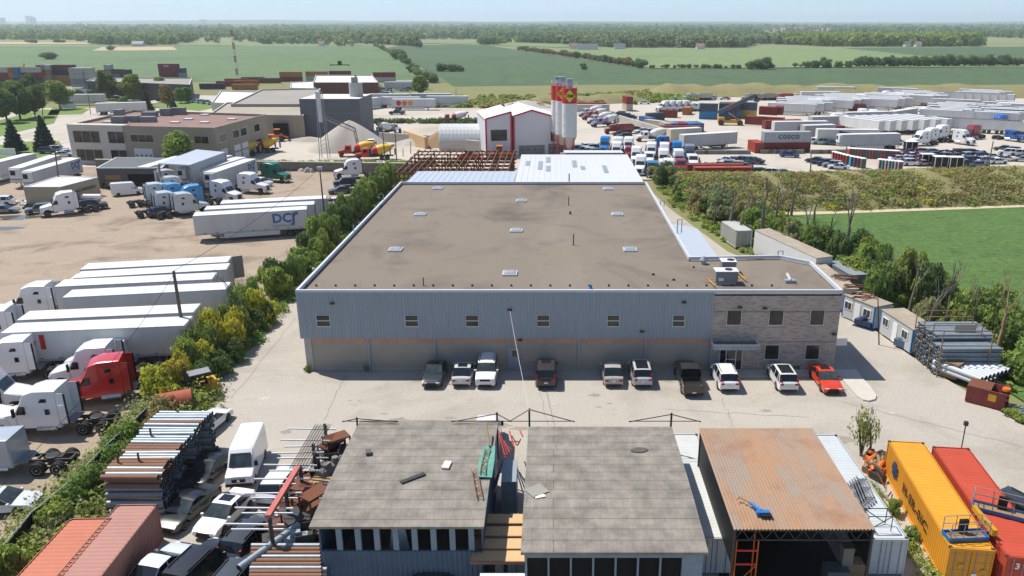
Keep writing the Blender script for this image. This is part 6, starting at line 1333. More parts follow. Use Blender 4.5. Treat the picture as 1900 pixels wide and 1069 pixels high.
def shed(name, label, x0, x1, y0, y1, z):
    r = thing(name, label, 'shed'); mb = MB().use('felt_roof'); n = 10
    V = []; F = []
    for i in range(n + 1):
        y = y0 + (y1 - y0) * i / n; zz = z + .18 * math.sin(math.pi * i / n) + (.03 if i % 2 else 0)
        V += [(x0, y, zz), (x1, y, zz), (x1, y, zz - .14), (x0, y, zz - .14)]
    for i in range(n):
        a = 4 * i; b = a + 4
        F += [(a, a + 1, b + 1, b), (a + 1, a + 2, b + 2, b + 1), (a + 3, b + 3, b + 2, a + 2), (a, b, b + 3, a + 3)]
    F += [(0, 3, 2, 1), (4 * n, 4 * n + 1, 4 * n + 2, 4 * n + 3)]
    mb.raw(V, F); mb.obj('roof', r); return r
S1 = shed('felt_roofed_shed', 'grey felt-roofed shed with a row of posts over blue ribbed wall, carrying a green sheet', -13.35, -3.8, 36.2, 48.3, 5.0)
w0 = W(700, 1022, 36.9).z
m = MB().use('shed_blue').corr((-13.1, 36.9, -.1), (-4.0, 36.9, -.1), (0, 0, w0 + .1), .28, .06, (0, -1, 0)); m.box(-13.1, -4.0, 36.95, 37.05, w0 - .12, w0); m.obj('front_wall', S1)
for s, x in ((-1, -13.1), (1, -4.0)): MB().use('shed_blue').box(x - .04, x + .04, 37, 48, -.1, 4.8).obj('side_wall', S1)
MB().use('void').box(-13, -4.1, 47.8, 47.9, -.1, 4.8).obj('dark_backing', S1)
for x in np.linspace(-12.0, -4.6, 8): MB().use('shed_frame').box(x - .16, x + .16, 36.92, 37.1, w0, 4.95).obj('post', S1)
MB().use('shed_frame').box(-13.2, -3.95, 36.86, 37.1, 4.55, 4.84).obj('fascia', S1)
m = MB().use('white_mark').add([(-9.6, 38.2, 1.6), (-8.3, 38.2, 1.6), (-8.7, 38.6, 3.6), (-9.3, 38.6, 4.2)], [(0, 1, 2, 3)]); ob = m.obj('white_board'); ob['label'] = 'pointed white board leaning inside the first grey shed'; ob['category'] = 'board'
S2 = shed('felt_roofed_shed', 'second grey felt-roofed shed with pale patches and a loose square sheet, glazed front', -1.7, 8.05, 34.0, 47.4, 5.0)
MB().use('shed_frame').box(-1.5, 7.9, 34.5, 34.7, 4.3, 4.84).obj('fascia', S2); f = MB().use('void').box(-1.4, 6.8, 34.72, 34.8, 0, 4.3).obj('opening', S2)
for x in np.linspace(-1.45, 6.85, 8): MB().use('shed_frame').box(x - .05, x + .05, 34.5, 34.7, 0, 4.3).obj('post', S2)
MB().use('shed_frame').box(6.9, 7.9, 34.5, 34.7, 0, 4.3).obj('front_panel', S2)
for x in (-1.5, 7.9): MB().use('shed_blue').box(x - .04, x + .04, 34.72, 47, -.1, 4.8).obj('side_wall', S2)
MB().use('void').box(-1.4, 7.8, 46.9, 47.0, -.1, 4.8).obj('dark_backing', S2)
def lay(name, label, cat, px, w_, d_, rz, m, z=5.2, t=.03, ry=0):
    p = G(*px, z); o = MB().use(m).box(-w_ / 2, w_ / 2, -d_ / 2, d_ / 2, 0, t).obj(name, None, loc=(p.x, p.y, z + .02), rz=R(rz), label=label, cat=cat); return o
lay('loose_sheet', 'tilted grey square sheet lying on the second grey shed roof', 'sheet', (996, 911), 1.1, 1.0, 35, 'grey_roof', 5.19); lay('paper_scrap', 'small white scrap beside the square sheet on the roof', 'scrap', (1002, 922), .6, .25, 20, 'white_mark', 5.19)
lay('roof_slab', 'pale rectangular slab on the first grey shed roof', 'slab', (829, 865), .45, .8, -8, 'white_roof', 5.2, .12); lay('plank_pair', 'dark slanting metal strips on the first grey shed roof', 'strip', (766, 888), 1.6, .3, 38, 'dark_metal', 5.2, .06); lay('metal_block', 'small dark block near the far end of the first shed roof', 'block', (684, 842), .35, .5, 15, 'dark_wall', 5.2, .18)
q = G(1186, 835, 5.2); mat('roof_hole', (92, 90, 84), .9); o = MB().use('roof_hole').add([(.55 * math.cos(t) * (1 + .2 * math.sin(2 * t)), .32 * math.sin(t), 0) for t in [i * .4 for i in range(15)]], [tuple(range(15))]).obj('roof_patch', S2, loc=(q.x, q.y, 5.215))
mat('green_sheet', (96, 156, 138), .6, var=.2, scale=3)
o = MB().use('green_sheet').add([(-.45, -1.7, .1), (.45, -1.7, .05), (.5, 0, .3), (-.5, 0, .15), (.4, 1.9, .1), (-.35, 1.9, .1)], [(0, 1, 2, 3), (3, 2, 4, 5)]).obj('green_tarpaulin', None, label='crumpled green tarpaulin at the right edge of the first shed roof', cat='tarpaulin'); p = G(903, 858, 5.3); o.location = (p.x, p.y, 5.25)
def truss(label, a, b, z0, z1, w_=.32, m='rust_light', m2='rust_light'):
    A_ = G(*a, z0); B2 = G(*b, z1); t = MB().use(m); d = (B2 - A_); n = max(3, int(d.length / .35)); s = Vector((-d.y, d.x, 0)).normalized() * w_ / 2
    t.cyl(A_ - s, B2 - s, .035, .035, 5); t.cyl(A_ + s, B2 + s, .035, .035, 5); t.use(m2)
    for i in range(n): t.cyl(A_ + d * (i / n) + s * (1 if i % 2 else -1), A_ + d * ((i + 1) / n) + s * (-1 if i % 2 else 1), .022, .022, 4)
    return t.obj('lattice_truss', None, label=label, cat='truss')
truss('pale lattice truss lying at the front right of the first shed roof', (889, 922), (880, 870), 5.35, 5.35); truss('red lattice truss lying on the green tarpaulin', (895, 878), (905, 832), 5.5, 5.5)
o = MB().use('wood').cyl(G(902, 785, 6.0), G(908, 828, 5.5), .07, .07, 6).obj('timber_post', None, label='thin timber leaning at the top of the green tarpaulin', cat='timber')
def gallows(px, py, xl, xr, yb, lb):
    Y = 48.2; a = W(px, py, Y); l = W(xl, yb, Y); r = W(xr, yb, Y); m = MB().use('dark_metal').cyl((a.x, Y, 2), (a.x, Y, a.z + .1), .07, .07, 6).cyl(a, (l.x, Y - .5, 5.2), .035, .035, 5).cyl(a, (r.x, Y - .5, 5.2), .035, .035, 5).cyl((l.x, Y - .5, 5.25), (r.x, Y - .5, 5.25), .03, .03, 5)
    return m.obj('roof_frame', None, label=lb, cat='steel frame', group='steel A-frames along the shed backs')
gallows(662, 777, 640, 742, 790, 'dark steel A-frame at the far left corner of the first shed'); gallows(922, 768, 840, 950, 786, 'dark steel A-frame between the first shed and the gap'); gallows(982, 760, 945, 1066, 790, 'tallest dark steel A-frame at the corner of the second shed'); gallows(1246, 769, 1165, 1297, 792, 'dark steel A-frame where the rusty roof begins')
# gap between the two sheds: steel decking bundles, planks, white kiosk
def stackbox(name, label, cat, px, w_, d_, h_, m, rz=0, z0=0, n=1, group=None):
    p = G(*px, z0 + h_); mb = MB().use(m)
    for i in range(n): mb.box(-w_ / 2 + .02 * (i % 2), w_ / 2, -d_ / 2, d_ / 2 - .03 * (i % 3), h_ * i / n + .01, h_ * (i + 1) / n)
    return mb.obj(name, None, loc=(p.x, p.y, z0), rz=R(rz), label=label, cat=cat, group=group)
stackbox('decking_bundle', 'tall stack of blue-grey steel decking between the two grey sheds', 'steel stack', (945, 873), 1.0, 2.7, 3.0, 'galv', 1, n=12)
k = 0
for i in range(14):
    x = -3.1 + (i % 3) * .62 + (.1 * (i % 2)); y = 37.6 + (i // 3) * .75; h_ = 1.9 + .35 * (i * 5 % 3)
    MB().use('galv').box(-.24, .24, -.33, .33, 0, h_).obj('steel_block', None, loc=(x, y, 0), label='galvanised block stack in the gap before the tan planks', cat='steel stack', group='galvanised block stacks in the gap')
for i in range(9): a = G(925 + 5 * i, 800 + 9 * (i % 4), 2.2); b = G(938 + 4 * i, 850 - 5 * i, 2.4); MB().use('rust' if i % 2 else 'red_paint').cyl(a, b, .05, .05, 5).obj('scrap_bar', None, label='rusty red bar in the tangle at the far end of the gap', cat='bar', group='bars tangled in the gap')
for i in range(8): MB().use('galv').cyl(G(914 - i, 905 + 4 * i, 1.5), G(934 - 1.5 * i, 852 + 6 * i, 2.9), .04, .04, 5).obj('scrap_tube', None, label='thin silver tube leaning on the decking stack', cat='tube', group='tubes leaning on the decking stack')
for i in range(4):
    a = [G(890 + 2 * i, 1040 - 24 * i, 3.0), G(966, 1038 - 24 * i, 3.0)]; p = G(929, 1030 - 22 * i, 2.9)
    MB().use('plywood').box(-1.65 + .08 * i, 1.5, -.5, .5, 0, .12).use('rust_light').box(-1.65, 1.5, -.52, -.46, -.03, .16).obj('timber_deck', None, loc=(p.x, p.y, 2.7 + .04 * i), label=f'tan plank deck between the sheds, {ORD[i]} from the front', cat='planks', group='tan plank decks between the sheds')
wh = thing('cooling_cabinet', 'white cabinet with louvred unit at the bottom edge between the sheds', 'cabinet', (-2.6, 34.4, 0)); MB().use('white_metal').box(-1.4, 1.3, -.8, 1.0, 0, 2.6).obj('body', wh); MB().use('concrete').box(-.55, .65, -1.25, -.82, 1.3, 2.3).obj('louvre_unit', wh)
# rusty corrugated shed
S3 = thing('rusty_roof_shed', 'open-fronted shed with rust-streaked corrugated roof beside the yellow container', 'shed')
fl_, fr_, bl_, br_ = G(1362, 982, 5.2), G(1627, 984, 5.2), G(1298, 797, 5.2), G(1508, 799, 5.2)
m = MB().use('rust_sheet').corr((fl_.x, fl_.y, 5.15), (fr_.x, fl_.y, 5.15), (0, bl_.y - fl_.y, .12), .19, .055, (0, 0, 1)); m.obj('roof', S3)
x0, x1, y0, y1 = fl_.x + .1, fr_.x - .1, fl_.y + .15, bl_.y - .3
m = MB().use('dark_metal').box(x0, x1, y0, y0 + .08, 4.95, 5.05).box(x0, x1, y0, y0 + .08, 4.35, 4.42); nn = 9
for i in range(nn): a = x0 + (x1 - x0) * i / nn; b = x0 + (x1 - x0) * (i + 1) / nn; m.cyl((a, y0 + .04, 4.38), ((a + b) / 2, y0 + .04, 5), .03, .03, 4); m.cyl(((a + b) / 2, y0 + .04, 5), (b, y0 + .04, 4.38), .03, .03, 4)
m.obj('roof_truss', S3)
for x in (x0, x1):
    for y in (y0, y1): MB().use('dark_metal').box(x - .06, x + .06, y - .06, y + .06, 0, 5.1).obj('post', S3)
MB().use('void').box(x0, x1, y1, y1 + .06, 0, 5.1).obj('dark_backing', S3); [MB().use('black').box(x, x + .04, y0 + .1, y1 - .1, 2.6, 5.0).obj('side_wall', S3) for x in (x0, x1 - .04)]  # near-black backing added to keep the inside dark, hiding the bright yard behind
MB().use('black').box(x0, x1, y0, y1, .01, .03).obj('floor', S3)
sc_ = thing('orange_scaffold', 'rusty orange scaffold tower inside the rusty-roofed shed entrance', 'scaffold', (x0 + .8, y0 + .5, 0)); m = MB().use('orange_paint')
for x in (-.6, .6):
    for y in (-.3, .5): m.cyl((x, y, 0), (x, y, 4.2), .04, .04, 5)
m.obj('upright', sc_)
for z in (1.2, 2.6, 3.5): MB().use('red_paint').box(-.62, .62, -.32, -.26, z, z + .12).obj('cross_beam', sc_)
MB().use('orange_paint').cyl((-.6, -.3, 1.2), (.6, -.3, 2.6), .03, .03, 5).obj('brace', sc_)
c1 = stackbox('crate', 'dark crate with white letters deep in the rusty-roofed shed', 'crate', (1552, 1052), 1.3, 1.0, 1.4, 'slate_wall'); l_ = link('lettering', textmesh('MC', .5, 'white_mark', bold=.02), c1); l_.location = (.1, -.52, .8); l_.rotation_euler = (R(90), 0, 0)
stackbox('cardboard_box', 'brown box beside the dark crate in the open shed', 'box', (1590, 1040), .9, .8, 1.2, 'wood'); stackbox('machine', 'pale machine head standing in the open shed', 'machine', (1573, 1012), .6, .6, 2.6, 'concrete_dark')
# blue lamp-like jib lying on the rusty roof
p = G(1412, 952, 5.3); jb = thing('robot_jib', 'small blue jib arm lying on the rusty corrugated roof', 'jib', (p.x, p.y, 5.3)); MB().use('blue_paint').cyl((0, 0, .12), (-.45, .7, .2), .13, .09, 8).box(-.3, .45, -.25, .02, .02, .2).obj('arm', jb); MB().use('wood').cyl((-.45, .7, .2), (-.95, 1.25, .2), .05, .04, 6).cyl((-.95, 1.25, .2), (-1.1, 1.05, .15), .05, .03, 5).obj('shaft', jb); MB().use('black').box(-.1, .5, -.45, -.22, .02, .12).obj('foot', jb)
# containers either side of it
LCF = 'shipping containers by the sheds'
container('near40', (9.3, 44.6), R(90), 'pale grey-white container left of the rusty roof, doors at the bottom edge', (222, 226, 224), LCF)
container('near40', (19.45, 44.5), R(90), 'pale grey-white container right of the rusty roof with junk on top', (214, 222, 226), LCF)
dr = R(83.6); oy = container('near40', (24.62, 43.55), dr, 'bright yellow container with a lift basket on its roof', (246, 172, 52), LCF)
orr = container('near40', (27.45, 42.75), dr, 'orange-red container behind the yellow one, with the second lift basket', (208, 86, 60), LCF)
mk = link('lettering', textmesh('H-SR-0/C', .95, 'black_mark', bold=.03, spacing=1.3), oy); mk.location = (-.3, 1.262, 1.35); mk.rotation_euler = (R(90), 0, math.pi)
m = MB().use('logo_dark')
for i in range(4): t = i * math.pi / 4; m.add([(3.9 + .62 * math.cos(t) - .16 * math.sin(t), 1.262 + .002 * i, 1.5 + .62 * math.sin(t) + .16 * math.cos(t)), (3.9 + .62 * math.cos(t) + .16 * math.sin(t), 1.262 + .002 * i, 1.5 + .62 * math.sin(t) - .16 * math.cos(t)), (3.9 - .62 * math.cos(t) + .16 * math.sin(t), 1.262 + .002 * i, 1.5 - .62 * math.sin(t) - .16 * math.cos(t)), (3.9 - .62 * math.cos(t) - .16 * math.sin(t), 1.262 + .002 * i, 1.5 - .62 * math.sin(t) + .16 * math.cos(t))], [(0, 1, 2, 3)])
m.obj('emblem', oy)
l_ = link('lettering', textmesh('3', .55, 'white_mark', bold=.02), orr); l_.location = (-6.15, .6, 2.0); l_.rotation_euler = (R(90), 0, R(-90))
for y, z, m_ in ((-.8, 1.0, 'yellow_paint'), (.5, 1.3, 'yellow_paint'), (-.3, .7, 'white_mark')): MB().use(m_).box(-6.17, -6.16, y - .15, y + .15, z, z + .25).obj('sticker', oy); 
# lower left pair
a_ = G(104, 1069, 2.6); b_ = G(218, 936.6, 2.6); d = (b_ - a_).normalized(); h_ = math.atan2(d.y, d.x); c_ = b_ - d * 6.1 + Vector((d.y, -d.x, 0)) * 1.22
container('near40', c_, h_ + math.pi, 'faded pink-brown container in the lower left corner', (186, 132, 118), LCF)
b2 = G(130.5, 962, 2.6); c2 = b2 - d * 6.1 + Vector((d.y, -d.x, 0)) * 1.22; container('near40', c2, h_ + math.pi, 'orange container to the left of the faded pink-brown one', (204, 118, 86), LCF)
# lift baskets
def basket(px, py, rz, L_, lb):
    p = G(px, py, 2.62); o = thing('lift_basket', lb, 'lift basket', (p.x, p.y, 2.64), R(rz), 'lift baskets on the containers'); MB().use('wood').box(-L_ / 2, L_ / 2, -.4, .4, 0, .05).obj('floor', o)
    m = MB().use('blue_paint').box(-L_ / 2, L_ / 2, -.44, -.4, 0, .22).box(-L_ / 2, L_ / 2, .4, .44, 0, .22).box(-L_ / 2 - .04, -L_ / 2, -.44, .44, 0, .22).box(L_ / 2, L_ / 2 + .04, -.44, .44, 0, .22); m.obj('toe_board', o)
    m = MB().use('grey_metal'); X = np.linspace(-L_ / 2, L_ / 2, 4)
    for x in X:
        for y in (-.42, .42): m.cyl((x, y, .2), (x, y, 1.15), .025, .025, 5)
    for z in (.65, 1.15):
        m.tube([(-L_ / 2, -.42, z), (L_ / 2, -.42, z), (L_ / 2, .42, z), (-L_ / 2, .42, z), (-L_ / 2, -.42, z)], .025, 5)
    m.obj('guard_rail', o); MB().use('black').box(-.25, .25, .2, .38, .1, .95).obj('control_box', o)
basket(1790, 996, 4, 2.3, 'blue-trayed lift basket standing on the yellow container'); basket(1858, 952, -28, 3.2, 'long blue-trayed lift basket on the orange-red container')
p = G(1822, 985, 2.7); MB().use('yellow_paint').add([(-.3, .9, .9), (-.1, .9, .9), (.55, -.6, .1), (.25, -.6, .1), (-.3, .9, 1.2), (-.1, .9, 1.2), (.55, -.6, .5), (.25, -.6, .5)], [(0, 1, 2, 3), (4, 7, 6, 5), (0, 4, 5, 1), (1, 5, 6, 2), (2, 6, 7, 3), (3, 7, 4, 0)]).obj('jib_arm', None, loc=(p.x, p.y, 2.66), label='yellow jib arm beside the basket on the yellow container', cat='machine')
o = MB().use('dark_metal').cyl((0, 0, 0), (0, 0, 2.0), .04, .04, 6).box(-.12, .12, -.12, .12, 2.0, 2.3).obj('lamp_post', None, label='thin pole with black lamp head behind the orange-red container', cat='lamp'); p = G(1790, 832, 2.6); o.location = (p.x, p.y + .4, 2.2)
# junk beside the yellow container
rgj = random.Random(4)
for i in range(14):
    p = G(1628 + rgj.uniform(-12, 22), 846 + rgj.uniform(-14, 22), 1.0); mm = rgj.choice(['orange_paint', 'orange_paint', 'wood', 'dark_metal']); a = rgj.uniform(0, 3); MB().use(mm).box(-.5, .5, -.3, .3, 0, .5).cyl((-.4, 0, .5), (.3, .1, .9), .18, .12, 7).obj('junk_item', None, loc=(p.x, p.y, 0), rz=a, label='orange or dark junk piece in the heap at the far end of the yellow container', cat='junk', group='junk heap by the yellow container')
for i in range(10): p = G(1640 + i * 4, 900 + i * 13, .3); q = p + Vector((rgj.uniform(-1, 1), rgj.uniform(.5, 1.6), .4)); MB().use(['rust', 'wood', 'galv'][i % 3]).cyl(p, q, .05, .05, 5).obj('scrap_bar', None, label='scrap bar lying in the weeds between the white and yellow containers', cat='bar', group='bars between the containers')
for i in range(6): p = G(1590 + i * 13, 905 + i * 4, 2.7); MB().use('grey_metal').box(-.05, .05, -1.4, 1.4, .05, .12).box(.5, .6, -1.4, 1.4, .05, .12).box(-.05, .6, -1.1, -1.0, .05, .12).box(-.05, .6, 0, .1, .05, .12).box(-.05, .6, 1.0, 1.1, .05, .12).obj('ladder_frame', None, loc=(18.7 + i * .22, 42.5 + .2 * i, 2.62), rz=R(-8), label='grey ladder frame lying on the container right of the rusty roof', cat='ladder', group='ladder frames on the container')
m = MB().use('white_roof').box(-.5, .5, -2.4, 2.4, 0, .1).obj('panel_stack', None, loc=(18.25, 41.4, 2.75), rz=R(4), label='pale panels stacked against the rusty roof edge', cat='panels')
tf = MB().use('dark_metal')
for x in (-.7, .7):
    for y in (-.4, .4): tf.cyl((x, y, 0), (x, y, 1.0), .03, .03, 5)
tf.tube([(-.7, -.4, 1), (.7, -.4, 1), (.7, .4, 1), (-.7, .4, 1), (-.7, -.4, 1)], .03, 5).cyl((-.7, -.4, 0), (.7, -.4, 1), .03, .03, 5).cyl((.7, .4, 0), (-.7, .4, 1), .03, .03, 5); tf.obj('box_cage', None, loc=(19.2, 39.5, 2.63), label='open rusty box frame on the front of the pale container', cat='steel frame')

# ---------------------------------------------------------------- pipe stacks by the hedge (left)
PM = {}
def pipe_mesh(m, r, L, hole=True):
    k = (m, r, L)
    if k not in PM:
        mb = MB().use(m).cyl((-L / 2, 0, 0), (L / 2, 0, 0), r, r, 10, cap=False).use('void')
        mb.cyl((-L / 2 + .02, 0, 0), (L / 2 - .02, 0, 0), r * .93, r * .93, 10); PM[k] = mb.mesh('pipe', 50)
    return PM[k]
def pipe(m, r, L, loc, rz, name, label, group): return link(name, pipe_mesh(m, r, L), None, loc=loc, rz=rz, label=label, cat='pipe', group=group)
rg = random.Random(3)
STK = [(340, 767, 4.0, 'gg'), (322, 781, 4.0, 'gr'), (312, 797, 3.9, 'gg'), (297, 813, 3.8, 'gg'), (283, 829, 3.7, 'rr'), (276, 842, 3.7, 'wg'), (262, 855, 3.7, 'rr'), (252, 866, 3.7, 'rg'), (248, 876, 3.7, 'rg')]
pm_ = {'g': 'galv', 'r': 'rust_light', 'w': 'galv'}
for s_, (px, py, L_, c) in enumerate(STK):
    zt = 3.3; q = G(px, py, zt); r_ = .17
    for lay_ in range(10):
        cols_ = 3 if lay_ < 2 else (2 if s_ < 8 else 3)
        if lay_ > 1 and s_ < 8 and s_ % 2: continue
        for j in range(cols_):
            mm = pm_[c[j % 2]] if lay_ < 3 else rg.choice(['galv', 'galv', 'grey_metal'])
            pipe(mm, r_, L_, (q.x + rg.uniform(-.12, .12), q.y - .35 + j * .36 + (lay_ % 2) * .17, zt - r_ - lay_ * .32), rg.uniform(-.02, .02), 'steel_pipe', f'{"rusty" if mm == "rust_light" else "grey"} pipe in the {ORD[s_]} bundle of the long stack by the hedge', 'pipes in the long stack by the hedge')
for k_, (px, py) in enumerate(((226, 890), (264, 886), (330, 790), (286, 838))):
    q = G(px, py, 2.0); MB().use('rust').box(-.05, .05, -.05, .05, 0, 3.9).obj('rack_post', None, loc=(q.x, q.y, 0), label=f'rusty upright post of the long pipe stack, {ORD[k_]}', cat='post', group='posts of the pipe stack')
p = G(325, 745, 1.2); bl = thing('rusty_tank', 'rust-red cylindrical tank lying behind the pipe stack', 'tank', (p.x, p.y, 0), R(25)); MB().use('rust_tank' if 'rust_tank' in MATS else mat('rust_tank', (170, 88, 64), .8, var=.15)).cyl((-1.2, 0, 1.05), (1.3, 0, 1.05), 1.0, 1.0, 20).obj('shell', bl, smooth=40); MB().use('rust').cyl((-1.25, 0, 1.05), (-1.2, 0, 1.05), .8, .8, 18).obj('end_plate', bl); MB().use('rust').box(-.8, -.6, -.8, .8, 0, .3).box(.6, .8, -.8, .8, 0, .3).obj('cradle', bl)
# tarpaulined scrap in the shade of the stack
for i in range(10): p = G(340 + rg.uniform(-10, 18), 830 + i * 9, .6); MB().use(rg.choice(['shed_blue', 'black', 'dark_metal'])).box(-.5, .5, -.35, .35, 0, rg.uniform(.5, 1.2)).obj('covered_item', None, loc=(p.x, p.y, 0), rz=rg.uniform(0, 3), label='dark covered item in the shade right of the long pipe stack', cat='junk', group='covered items by the pipe stack')
# cantilever rack
xr_ = G(560, 870, 4).x
rk = thing('cantilever_rack', 'long rack with red beam, mesh deck and silver arms left of the first shed', 'rack')
a = G(497, 962, 4.0); b = G(553, 870, 4.0); c = G(600, 787, 4.0)
def bar(m, p, q, w_, h_, name, par=rk):
    p = Vector(p); q = Vector(q); d = (q - p).normalized(); s = Vector((-d.y, d.x, 0)).normalized() * w_ / 2; u = Vector((0, 0, h_)); mb = MB().use(m)
    mb.add([p - s, p + s, q + s, q - s, p - s + u, p + s + u, q + s + u, q - s + u], [(0, 1, 2, 3), (4, 7, 6, 5), (0, 4, 5, 1), (1, 5, 6, 2), (2, 6, 7, 3), (3, 7, 4, 0)]); return fixn(mb.mesh(name))
link('beam', bar('salmon' if 'salmon' in MATS else mat('salmon', (190, 106, 94), .6, var=.15, scale=3), a, b, .34, .22, 'beam'), rk)
def meshdeck(p, q, w_):
    m = MB().use('dark_metal'); d = (Vector(q) - Vector(p)); L_ = d.length; d.normalize(); s = Vector((-d.y, d.x, 0))
    for i in range(int(L_ / .16)): o_ = Vector(p) + d * i * .16; m.cyl(o_ - s * w_ / 2, o_ + s * w_ / 2, .014, .014, 3, cap=False)
    for k in range(7): o_ = s * (k / 6 - .5) * w_; m.cyl(Vector(p) + o_, Vector(q) + o_, .022, .022, 4, cap=False)
    return m
meshdeck(b, c, 1.1).obj('mesh_deck', rk)
link('arm', None, rk) if 0 else None
arm = MB().use('white_metal').box(-2.6, .9, -.04, .04, 0, .08).mesh('arm')
dd = (c - a); n = 15
for i in range(n):
    o_ = a + dd * (i / (n - 1)); link('arm', arm, rk, loc=(o_.x, o_.y, 3.55 - .9 * (i % 2)), rz=rg.uniform(-.04, .04))
for i in range(5):
    o_ = a + dd * (i / 4); MB().use('dark_metal').box(-.09, .09, -.09, .09, 0, 4.0).obj('upright', rk, loc=(o_.x + .1, o_.y, 0))
# junk between rack and shed
jt = ['rust_light', 'concrete_dark', 'dark_metal', 'shed_blue', 'plywood', 'dark_metal', 'galv', 'rust', 'concrete_dark', 'wood']
def jmesh(k, m):
    mb = MB().use(m)
    if k == 0: mb.box(-.7, .7, -.5, -.45, 0, 1.0).box(-.7, .7, .45, .5, 0, 1.0).box(-.7, -.65, -.45, .45, 0, 1.0).box(.65, .7, -.45, .45, 0, 1.0).box(-.65, .65, -.45, .45, .1, .5)
    elif k == 1: mb.cyl((-.7, 0, .45), (.7, 0, .45), .42, .42, 12).box(-.3, .3, -.2, .2, .8, 1.1)
    elif k == 2:
        for x in (-.8, .8):
            for y in (-.5, .5): mb.box(x - .05, x + .05, y - .05, y + .05, 0, 1.5)
        mb.box(-.85, .85, -.55, .55, 1.45, 1.55).box(-.8, .8, -.5, .5, .5, .55)
    elif k == 3: mb.box(-.6, .6, -.5, .5, 0, .5).cyl((-.2, 0, .5), (-.2, 0, 1.2), .3, .22, 9).cyl((.3, .2, .5), (.5, .1, .9), .15, .15, 7)
    else:
        for i in range(6): mb.box(-1.1, 1.1, -.45 + i * .17, -.37 + i * .17, .3 + .05 * (i % 2), .4 + .05 * (i % 2))
        mb.box(-1.1, -1.0, -.45, .5, 0, .3).box(1.0, 1.1, -.45, .5, 0, .3)
    return mb.mesh('scrap')
JM = [jmesh(k % 5, jt[k]) for k in range(10)]
nm = ['tan', 'grey', 'dark', 'blue', 'cream', 'dark', 'silver', 'rusty', 'grey', 'wooden']; nk = ['steel_bin', 'drum', 'steel_table', 'machine_part', 'slatted_pallet']
for i in range(72):
    t = (i * 29 % 72) / 71; o_ = Vector(a) + dd * t; k = rg.randrange(10); wd = rg.uniform(-.9, 1.9); x = o_.x + wd
    link(nk[k % 5], JM[k], None, loc=(x, o_.y + rg.uniform(-.4, .4), rg.choice([0, .8, 1.3, 1.9]) if wd > .2 else 0), rz=rg.uniform(0, 3.1), label=f'{nm[k]} {nk[k % 5].replace("_", " ")} in the junk strip between the rack and the first shed', cat='scrap', group=f'{nm[k]} {nk[k % 5].replace("_", " ")}s in the junk strip')
for i in range(22):
    q = G(528, 1008 + (i % 11) * 7, 2.2); pipe('rust_light' if i % 3 else 'galv', .13, 4.0, (q.x + .05, q.y, 2.05 - (.27 if i > 10 else 0)), 0, 'steel_pipe', 'tan pipe in the stack at the bottom edge left of the blue wall', 'tan pipes at the bottom edge')
for i in range(12):
    q = G(528, 1069, 2.2); pipe('galv', .13, 4.0, (q.x + .05, 36.6 + .0 * i, 1.9 - .27 * (i % 7) + (.0 if i < 7 else 0)), 0, 'steel_pipe', 'grey pipe in the face of the stack at the bottom edge', 'grey pipes at the bottom edge') if i < 7 else None
q = G(505, 1015, 2.4); pipe('galv', .2, 4.5, (q.x - .3, q.y + .4, 2.2), R(62), 'wide_pipe', 'wide silver pipe slanting beside the tan pipe stack', None)
for i, (px, py, c, ww, hh) in enumerate([(665, 1060, 'white_mark', 2.6, .4), (600, 1060, 'plywood', 1.2, .7), (585, 1056, 'shed_blue', .5, .9), (640, 1062, 'rust_light', 1.0, .5)]): stackbox('stored_panel', ['white board lying at the bottom edge before the blue wall', 'tan crate at the bottom edge before the blue wall', 'narrow blue box at the bottom edge', 'rust-coloured box at the bottom edge'][i], 'board', (px, py), ww, 1.4, hh, c, -8 if i == 0 else 5)
o = MB().use('rust').cyl((0, 0, 0), (0, 0, 2.6), .1, .1, 8).obj('steel_post', None, label='rusty post standing through the white board at the bottom edge', cat='post'); q = G(672, 1052, 1.6); o.location = (q.x, q.y, 0)

# ---------------------------------------------------------------- right edge: cabins, tube racks, skip
mat('cabin_wall', (188, 193, 194), .7, k=.86, var=.06); mat('cabin_roof', (170, 158, 140), .95, k=.84, var=.15, scale=.6)
def cabin(a, b, lb, w_=2.5, h_=2.6, roof='cabin_roof', col='cabin_wall'):
    a = G(*a); b = G(*b); d = b - a; r = thing('site_cabin', lb, 'cabin', (a.x, a.y, 0), math.atan2(d.y, d.x), 'site cabins along the road'); L_ = d.length
    MB().use(col).box(0, L_, 0, w_, .15, h_).obj('wall', r); MB().use(roof).box(-.06, L_ + .06, -.06, w_ + .06, h_, h_ + .08).obj('roof', r); [MB().use('blue_paint').box(x, x + .13, y, y + .13, .1, h_).obj('corner_post', r) for x, y in ((-.03, -.03), (L_ - .1, -.03), (-.03, w_ - .1))]
    for u in (.18, .78):
        f = MB().use('white_mark').box(L_ * u - .55, L_ * u + .55, -.06, -.003, 1.15, 2.1).obj('window', r); MB().use('glass').box(L_ * u - .45, L_ * u - .03, -.075, -.061, 1.25, 2.0).box(L_ * u + .03, L_ * u + .45, -.075, -.061, 1.25, 2.0).obj('pane', f)
    MB().use('white_mark').box(L_ * .48 - .4, L_ * .48 + .4, -.05, -.003, .15, 2.2).obj('door', r); return r
cabin((1561, 588), (1618, 613), 'white site cabin near the office corner with debris on its roof'); cabin((1630, 618), (1688, 658), 'white site cabin beside the stacked silver tubes')
cabin((1490, 528), (1548, 578), 'grey site cabin mostly hidden behind the office', col='concrete')
